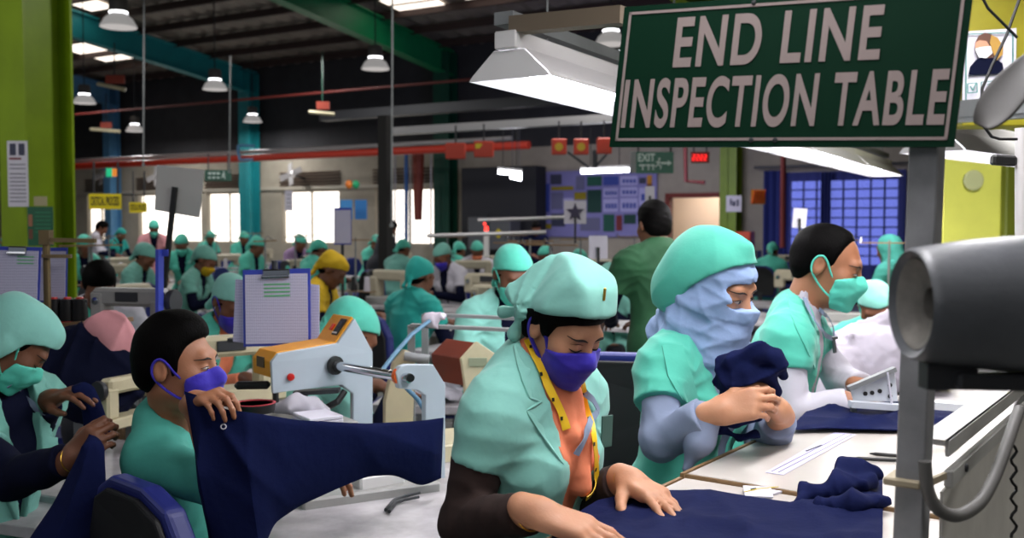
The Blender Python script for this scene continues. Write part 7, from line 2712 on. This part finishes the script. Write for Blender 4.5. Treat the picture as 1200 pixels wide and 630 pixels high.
sw = mat('exit_sign_white', '#c8d8d2', .5)
ge = mat('exit_sign_green', '#0d5c48', .45)
ex = hung_board('exit_sign', 745, 789, 178, 203, 11, ge, 'green EXIT sign with running figure and arrow hung below the big sign', ([748, 786], 150), txt=None, th=.05)
text_mesh('lettering', 'EXIT', sw, ex, P(757.5, 185, 10.97), (1, 0, 0), (0, 0, 1), .12, .001, bold=.003, wid=.19)
for k, (x, w_) in enumerate(((749, 7), (757, 5), (763, 4))):
    b = MB(ex.location); b.rbox(P(x, 193.5, 10.96), P(x + w_, 193.5, 10.96), .004, .02); b.rbox(P(x + w_ * .6, 193.5, 10.96), P(x + w_ * .6, 199, 10.96), .014, .004, (0, 1, 0)); b.build('script_stroke', sw, ex)
runner(ex, 772, 191, 10.96, .075, sw); arrow(ex, 781, 191, 10.96, .06, sw)
b = MB(ex.location); b.box(P(742, 190, 11), (.06, .05, .24)); b.build('end_cap', M['greysteel'], ex)
e2 = hung_board('exit_sign', 240, 271, 199, 212, 17, mat('old_sign_green', '#1c4a3c', .5), 'dark green exit sign with pale running figure left of the teal column', ([244, 267], 180))
runner(e2, 262, 205, 16.95, .075, sw)
for k, x in enumerate((244, 249, 254)):
    b = MB(e2.location); b.rbox(P(x, 203, 16.95), P(x + 3.5, 203, 16.95), .004, .03); b.rbox(P(x, 208, 16.95), P(x + 3, 208, 16.95), .004, .025); b.build('script_stroke', sw, e2)
rd = hung_board('led_sign', 809, 831, 178, 191, 13, mat('dark_red_panel', '#5a0d10', .4), 'red glowing number display left of the lime column', ([813, 828], 150), th=.06)
for k, x in enumerate((813, 817.5, 822, 826.5)):
    b = MB(rd.location); p = P(x, 184.5, 12.96); 
    for z in (-.035, 0, .035): b.box(p + ZZ * z, (.034, .006, .010))
    for g in (-1, 1): b.box(p + ZZ * .018 * g + np.array((.014 * g, 0, 0)), (.009, .006, .03))
    b.build('lit_digit', M['redglow'], rd)
# red alarm boxes on the cable tray
for px, y, lab, yel in ((534, 177, 'red alarm box under the cable tray, leftmost of the row', 0), (567, 175, 'red alarm box with a yellow mark, second in the row', 1), (655, 172, 'red and yellow alarm box left of the sign edge', 2), (681, 172, 'red and yellow alarm box between its two neighbours', 2), (708, 171, 'red alarm box tucked at the sign edge', 0)):
    r = empty('hanging_alarm_box', P(px, y, 12), lab, 'alarm box', 'red alarm boxes in a row')
    w_ = .24 if px < 600 else .18
    b = MB(r.location); b.box(P(px, y, 12), (w_, .12, .19), bev=.01); b.build('case', mat('alarm_red', '#c3391f', .5), r)
    b = MB(r.location); b.lathe([(.0001, .01), (.05, .01), (.05, 0)], P(px, y, 11.93), frame((0, 0, 1), (0, -1, 0)), 16); b.build('face', mat('alarm_face_yellow', '#c8a51c', .5) if yel == 2 else MATS['alarm_red'], r)
    if yel == 1:
        b = MB(r.location); b.box(P(px - 6, y - 4, 11.93), (.08, .005, .06)); b.build('yellow_mark', M['yellow_sign'], r)
    b = MB(r.location); b.tube([P(px, y - 8, 12), P(px, y - 30, 12)], .012, 6); b.build('rod', M['darksteel'], r)
# bright tube lights far back
for px0, px1, y0, y1, d, lab in ((584, 611, 201, 204, 15, 'short lit tube light over the dark bay'), (681, 737, 201, 199, 15, 'lit tube light above the notice board'), (598, 611, 207, 210, 19, 'faint lit tube light behind the one over the dark bay')):
    r = empty('tube_light', P((px0 + px1) / 2, y0, d), lab, 'light')
    b = MB(r.location); b.tube([P(px0, y0, d), P(px1, y1, d)], .03, 10); b.build('tube', M['tube'], r)
    b = MB(r.location); b.rbox(P(px0 - 1, y0 - 4, d + .02), P(px1 + 1, y1 - 4, d + .02), .06, .04); b.build('batten', M['whitepaint'], r)
    b = MB(r.location); 
    for t in (.2, .8): b.tube([P(px0 + (px1 - px0) * t, y0 - 5, d), P(px0 + (px1 - px0) * t, 150, d)], .008, 6)
    b.build('hanger', M['darksteel'], r)
lamp('board_light', P(705, 190, 16.5), 1.6, 60., PW(700, 235), (.55, .55, 1))

# ---- notice board
nb = empty('notice_board', PW(692, 240, .1), 'lavender lit notice board crowded with coloured papers below a tube light', 'notice board')
nrmw = -VV


def pinned(name, x0, x1, y0, y1, m, par, lift=.03, th=.01, base=None):
    a, c = PW(x0, y1, lift), PW(x1, y0, lift)
    b = MB(par.location if base is None else base); b.box((a + c) / 2, (np.linalg.norm((c - a)[:2]), th, c[2] - a[2]), RB); return b.build(name, m, par)


pinned('backing_board', 626, 770, 197, 277, mat('lavender_board', '#8f8cc9', .7, var=.12, vscale=3), nb, .06, .05)
ntm = {'blue': '#3d4fa6', 'green': '#1d5a4a', 'dkgreen': '#16423a', 'lav': '#b9b6e6', 'yellow': '#9c8b1c', 'dark': '#3a3d55', 'orange': '#c98a2a', 'red': '#7c2e35', 'grey': '#6f6f92'}
for k, v in ntm.items(): mat('notice_' + k, v, .7)
for x0, x1, y0, y1, c in ((630, 644, 215, 248, 'blue'), (645, 658, 204, 216, 'dark'), (646, 672, 218, 223, 'yellow'), (646, 660, 225, 245, 'grey'), (646, 662, 250, 265, 'dark'), (635, 646, 262, 268, 'yellow'), (673, 687, 225, 234, 'yellow'), (675, 685, 206, 222, 'grey'), (688, 705, 206, 218, 'green'), (688, 705, 222, 249, 'dkgreen'), (707, 725, 206, 217, 'blue'), (707, 724, 220, 231, 'lav'), (707, 724, 233, 248, 'lav'), (727, 747, 206, 217, 'lav'), (727, 747, 219, 230, 'lav'), (727, 747, 232, 248, 'lav'), (749, 757, 208, 215, 'dark'), (749, 756, 220, 240, 'lav'), (707, 720, 251, 271, 'green'), (722, 729, 252, 270, 'red'), (731, 745, 251, 262, 'dkgreen'), (680, 703, 255, 270, 'grey'), (660, 672, 232, 246, 'lav'), (758, 764, 205, 235, 'orange'), (758, 764, 215, 222, 'red')):
    o = pinned('notice_sheet', x0, x1, y0, y1, MATS['notice_' + c], nb, .10)
    if c == 'lav' and x0 > 700:
        for k in range(4):
            xx = x0 + 2.5 + k * (x1 - x0 - 3) / 4
            pinned('printed_block', xx, xx + (x1 - x0) / 7, y0 + (y1 - y0) * .35, y0 + (y1 - y0) * .75, MATS['notice_blue'], o, .112, .004, nb.location)

# star placard and other sticks
def stick(px0, px1, py0, py1, d, lab, pole_y, m=None, name='placard', tilt=0):
    r = empty(name, P((px0 + px1) / 2, pole_y, d) * np.array((1, 1, 0)), lab, 'placard')
    a, c = P(px0, py1, d), P(px1, py0, d)
    b = MB(r.location); b.box((a + c) / 2, (c[0] - a[0], .01, c[2] - a[2]), roty(tilt)); b.build('card', m or M['paper'], r)
    b = MB(r.location); b.rbox(P((px0 + px1) / 2, (py0 + py1) / 2, d - .012), P((px0 + px1) / 2, pole_y, d - .012), .02, .012); b.build('stick', M['black'], r)
    return r


st = stick(661, 687, 235, 262, 9.5, 'white placard with a dark star standing before the notice board', 285, mat('grey_white_card', '#b5b1bd', .7))
b = MB(st.location)
b.prism([(math.sin(k * math.pi / 5) * (1 if k % 2 == 0 else .42), math.cos(k * math.pi / 5) * (1 if k % 2 == 0 else .42)) for k in range(10)], P(674, 248.5, 9.485), np.array((.093, 0, 0)), np.array((0, 0, .093)), .004); b.build('star', mat('dark_violet_print', '#2c2440', .6), st)
stick(756, 767, 218, 241, 9, 'small white placard just left of the head of the man in green polo', 265, MATS['grey_white_card'])
stick(929, 945, 244, 267, 7.5, 'small white placard with black stick in front of the blue curtain', 285, M['paper'], tilt=.08)
stick(690, 712, 276, 303, 6.5, 'white cone shaped cloth hung on a stick beside the green polo man', 330, M['whitecloth'])

# ---- posters on columns and windows
def poster(x0, x1, y0, y1, d, m, lab, lines=(), lm=None, pics=()):
    a, c = P(x0, y1, d), P(x1, y0, d)
    r = empty('poster', (a + c) / 2, lab, 'poster')
    b = MB(r.location); b.box((a + c) / 2, (c[0] - a[0], .006, c[2] - a[2])); b.build('sheet', m, r)
    for (u0, u1, v, hh) in lines:
        b = MB(r.location); b.box((a[0] + (c[0] - a[0]) * (u0 + u1) / 2, a[1] - .004, c[2] + (a[2] - c[2]) * v), ((c[0] - a[0]) * (u1 - u0), .002, abs(c[2] - a[2]) * hh)); b.build('printed_line', lm or MATS['notice_dark'], r)
    for (u, v, w_, hh, m2) in pics:
        b = MB(r.location); b.box((a[0] + (c[0] - a[0]) * u, a[1] - .004, c[2] + (a[2] - c[2]) * v), ((c[0] - a[0]) * w_, .002, abs(c[2] - a[2]) * hh), bev=.0008); b.build('printed_picture', m2, r)
    return r


dpl = cl[1] - .36
poster(10, 32, 165, 242, dpl, M['paper'], 'tall white poster with two small pictures on the lime column', [(.1, .9, v, .012) for v in (.36, .42, .50, .56, .62, .68, .74, .80, .86, .92)], pics=((.28, .13, .30, .18, MATS['notice_dark']), (.72, .13, .30, .18, MATS['notice_dark']), (.4, .27, .6, .03, MATS['notice_red'])))
poster(33, 62, 242, 288, dpl, mat('green_notice', '#0f5a3c', .5), 'dark green notice board low on the lime column', [(.3, .92, v, .02) for v in (.15, .25, .35, .45, .55, .65)], mat('faint_green_print', '#2f8a62', .6), pics=((.12, .35, .16, .3, M['skin2']), (.12, .7, .16, .25, M['skin3'])))
poster(40, 55, 230, 241, dpl, mat('beige_card', '#a9a17c', .7), 'small beige card above the dark green notice board')
poster(399, 413, 234, 257, 22, mat('sky_blue_print', '#3f8fd0', .6), 'sky blue poster left of its twin between two back windows', pics=((.5, .6, .4, .4, M['paper']),))
poster(416, 430, 234, 257, 22.2, mat('mid_blue_print', '#2f7cc0', .6), 'mid blue poster right of its twin between two back windows')
poster(880, 897, 222, 239, 17.5, mat('orange_panel_print', '#c77d1e', .6), 'orange hatched panel beside the dark blue curtain')
for k in range(4):
    b = MB(bpy.data.objects[[o.name for o in bpy.data.objects if o.get('label', '').startswith('orange hatched')][0]].location)
    b.rbox(P(881 + k * 4, 238.5, 17.48), P(885 + k * 4, 222.5, 17.48), .05, .004, (1, 0, .2)); b.build('hatch', M['redsign'], [o for o in bpy.data.objects if o.get('label', '').startswith('orange hatched')][0])
poster(851, 869, 229, 248, 18.3, M['paper'], 'white sheet with dark letters pinned on the lime green column right of the doorway', pics=((.3, .4, .12, .4, MATS['notice_dark']), (.5, .5, .2, .3, MATS['notice_dark']), (.75, .45, .14, .4, MATS['notice_dark'])))
poster(334, 343, 223, 247, 24, M['paper'], 'narrow grey paper strip beside the fourth window', [(.2, .8, v, .03) for v in (.2, .4, .6, .8)])
# balloons
for px, y, m, lab in ((409, 216, mat('orange_balloon', '#e0791c', .3), 'orange balloon under the window ledge'), (417, 216, mat('green_balloon', '#1fa36a', .3), 'green balloon beside the orange one')):
    S = SDF(); p = P(px, y, 20); S.ell(p, (.075, .075, .085)); S.ell(p - ZZ * .09, (.015, .015, .015), .02); tag(S.obj('balloon', .012, m), lab, 'balloon', 'balloons by the window ledge')
# wall fans
for px, y, lab in ((121, 205, 'pale wall fan above the first yellow board'), (343, 204, 'pale wall fan above the fourth back window'), (185, 206, 'pale wall fan left of the blank placard top')):
    p = PW(px, y, .5); r = empty('wall_fan', p, lab, 'fan', 'pale wall fans')
    b = MB(r.location); b.lathe([(.0001, .10), (.08, .08), (.09, 0), (.06, -.08), (.0001, -.1)], p, RB @ rotx(1.2), 16); b.build('motor', M['lightpipe'], r, True)
    for k in range(4):
        a = k * 1.57 + .4; b = MB(r.location); d_ = RB @ rotx(-.4) @ np.array((math.cos(a), 0, math.sin(a)))
        b.rbox(p - VV * .08 + d_ * .07, p - VV * .08 + d_ * .36, .012, .16, np.cross(d_, VV)); b.build('blade', M['lightpipe'], r)
    b = MB(r.location); b.tube([p, p + VV * .45 - ZZ * .1], .03, 8); b.build('bracket', M['darksteel'], r)
# tower lamp, cabinet
tl = empty('signal_tower', P(570, 300, 9.5), 'pale signal tower with a lit red lamp before the grey cabinet', 'signal lamp')
b = MB(tl.location); b.box(P(570, 286, 9.5), (.055, .05, .26), bev=.01); b.build('body', M['whitepaint'], tl)
b = MB(tl.location); b.lathe([(.0001, .05), (.018, .048), (.02, 0), (.0001, 0)], P(570, 271, 9.5), np.eye(3), 14); b.build('lamp', glow('lit_red_lamp', '#ff3a30', 3.), tl)
b = MB(tl.location); b.lathe([(.0001, .012), (.012, .01), (.014, 0)], P(568, 262, 9.4), frame((0, 0, 1), (0, -1, 0)), 12); b.build('pilot_light', MATS['lit_red_lamp'], tl)
ca = empty('electric_cabinet', PW(578, 300, 1.2), 'grey electric cabinet with a yellow warning mark in the dark bay', 'cabinet')
a, c = PW(555, 292, 1.3), PW(604, 254, 1.3)
b = MB(ca.location); b.box((a + c) / 2, (np.linalg.norm((c - a)[:2]), .5, c[2] - a[2]), RB, bev=.02); b.build('case', mat('cabinet_grey', '#55575a', .5), ca)
b = MB(ca.location); b.box((a * .75 + c * .25) * np.array((1, 1, 0)) + ZZ * (a[2] * .5 + c[2] * .5) - VV * .26 + UU * .55, (.16, .02, .16), RB @ roty(.78)); b.build('warning_mark', M['yellow_sign'], ca)
b = MB(ca.location); b.box((a + c) / 2 - VV * .26, (.02, .02, .9), RB); b.build('door_seam', M['black'], ca)
for a_, c_, lab in ((P(500, 276, 9), P(640, 272, 9), 'thin pale rail strung low above the machines before the dark bay'), (P(560, 258, 10), P(680, 254, 10), 'thin pale rail strung higher, level with the notice board foot')):
    b = MB(); b.tube([a_, c_], .018, 8); tag(b.build('hanging_rail', M['lightpipe']), lab, 'rail')
p = P(452, 265, 13); b = MB(); b.box((p[0], p[1], 1.5), (.14, .14, 2.9), RB); struct(b.build('column', mat('brown_black_steel', '#14110f', .8)), 'dark brown column in front of the last back window')
# red crate shelf and dark uprights near the lime column
r = empty('crate_rack', PW(872, 285, 2), 'orange red crates stacked beside the lime column', 'crates')
for k, (x, y) in enumerate(((873, 276), (873, 286), (866, 281))):
    b = MB(r.location); p = PW(x, y, 2.2); b.box(p, (.30, .3, .16), RB, bev=.01); b.build('crate', M['orangered'], r)
b = MB(r.location); p = PW(872, 292, 2.2); b.box((p[0], p[1], p[2] / 2 - .02), (.6, .3, p[2]), RB); b.build('stand', M['darksteel'], r)
b = MB(); b.tube([PW(918, 168, 3), PW(917, 290, 3)], .05, 10); tag(b.build('riser_pipe', mat('dark_red_riser', '#6e1f1c', .5)), 'dark red riser pipe in front of the blue curtain', 'pipe')
b = MB(); b.tube([PW(803, 165, 3), PW(804, 212, 3), PW(826, 214, 3)], .04, 10); tag(b.build('riser_pipe', MATS['dark_red_riser']), 'dark red pipe bending left of the lime column', 'pipe')
# loose ceiling cables and braces over the dark bay
b = MB(); b.tube([P(665, 178, 14), P(690, 196, 14)], .02, 6); b.tube([P(715, 176, 14), P(697, 196, 14)], .02, 6); b.tube([P(697, 176, 14), P(697, 196, 14)], .04, 6)
tag(b.build('lamp_brace', M['darksteel']), 'dark braces holding the tube light above the notice board', 'brace')
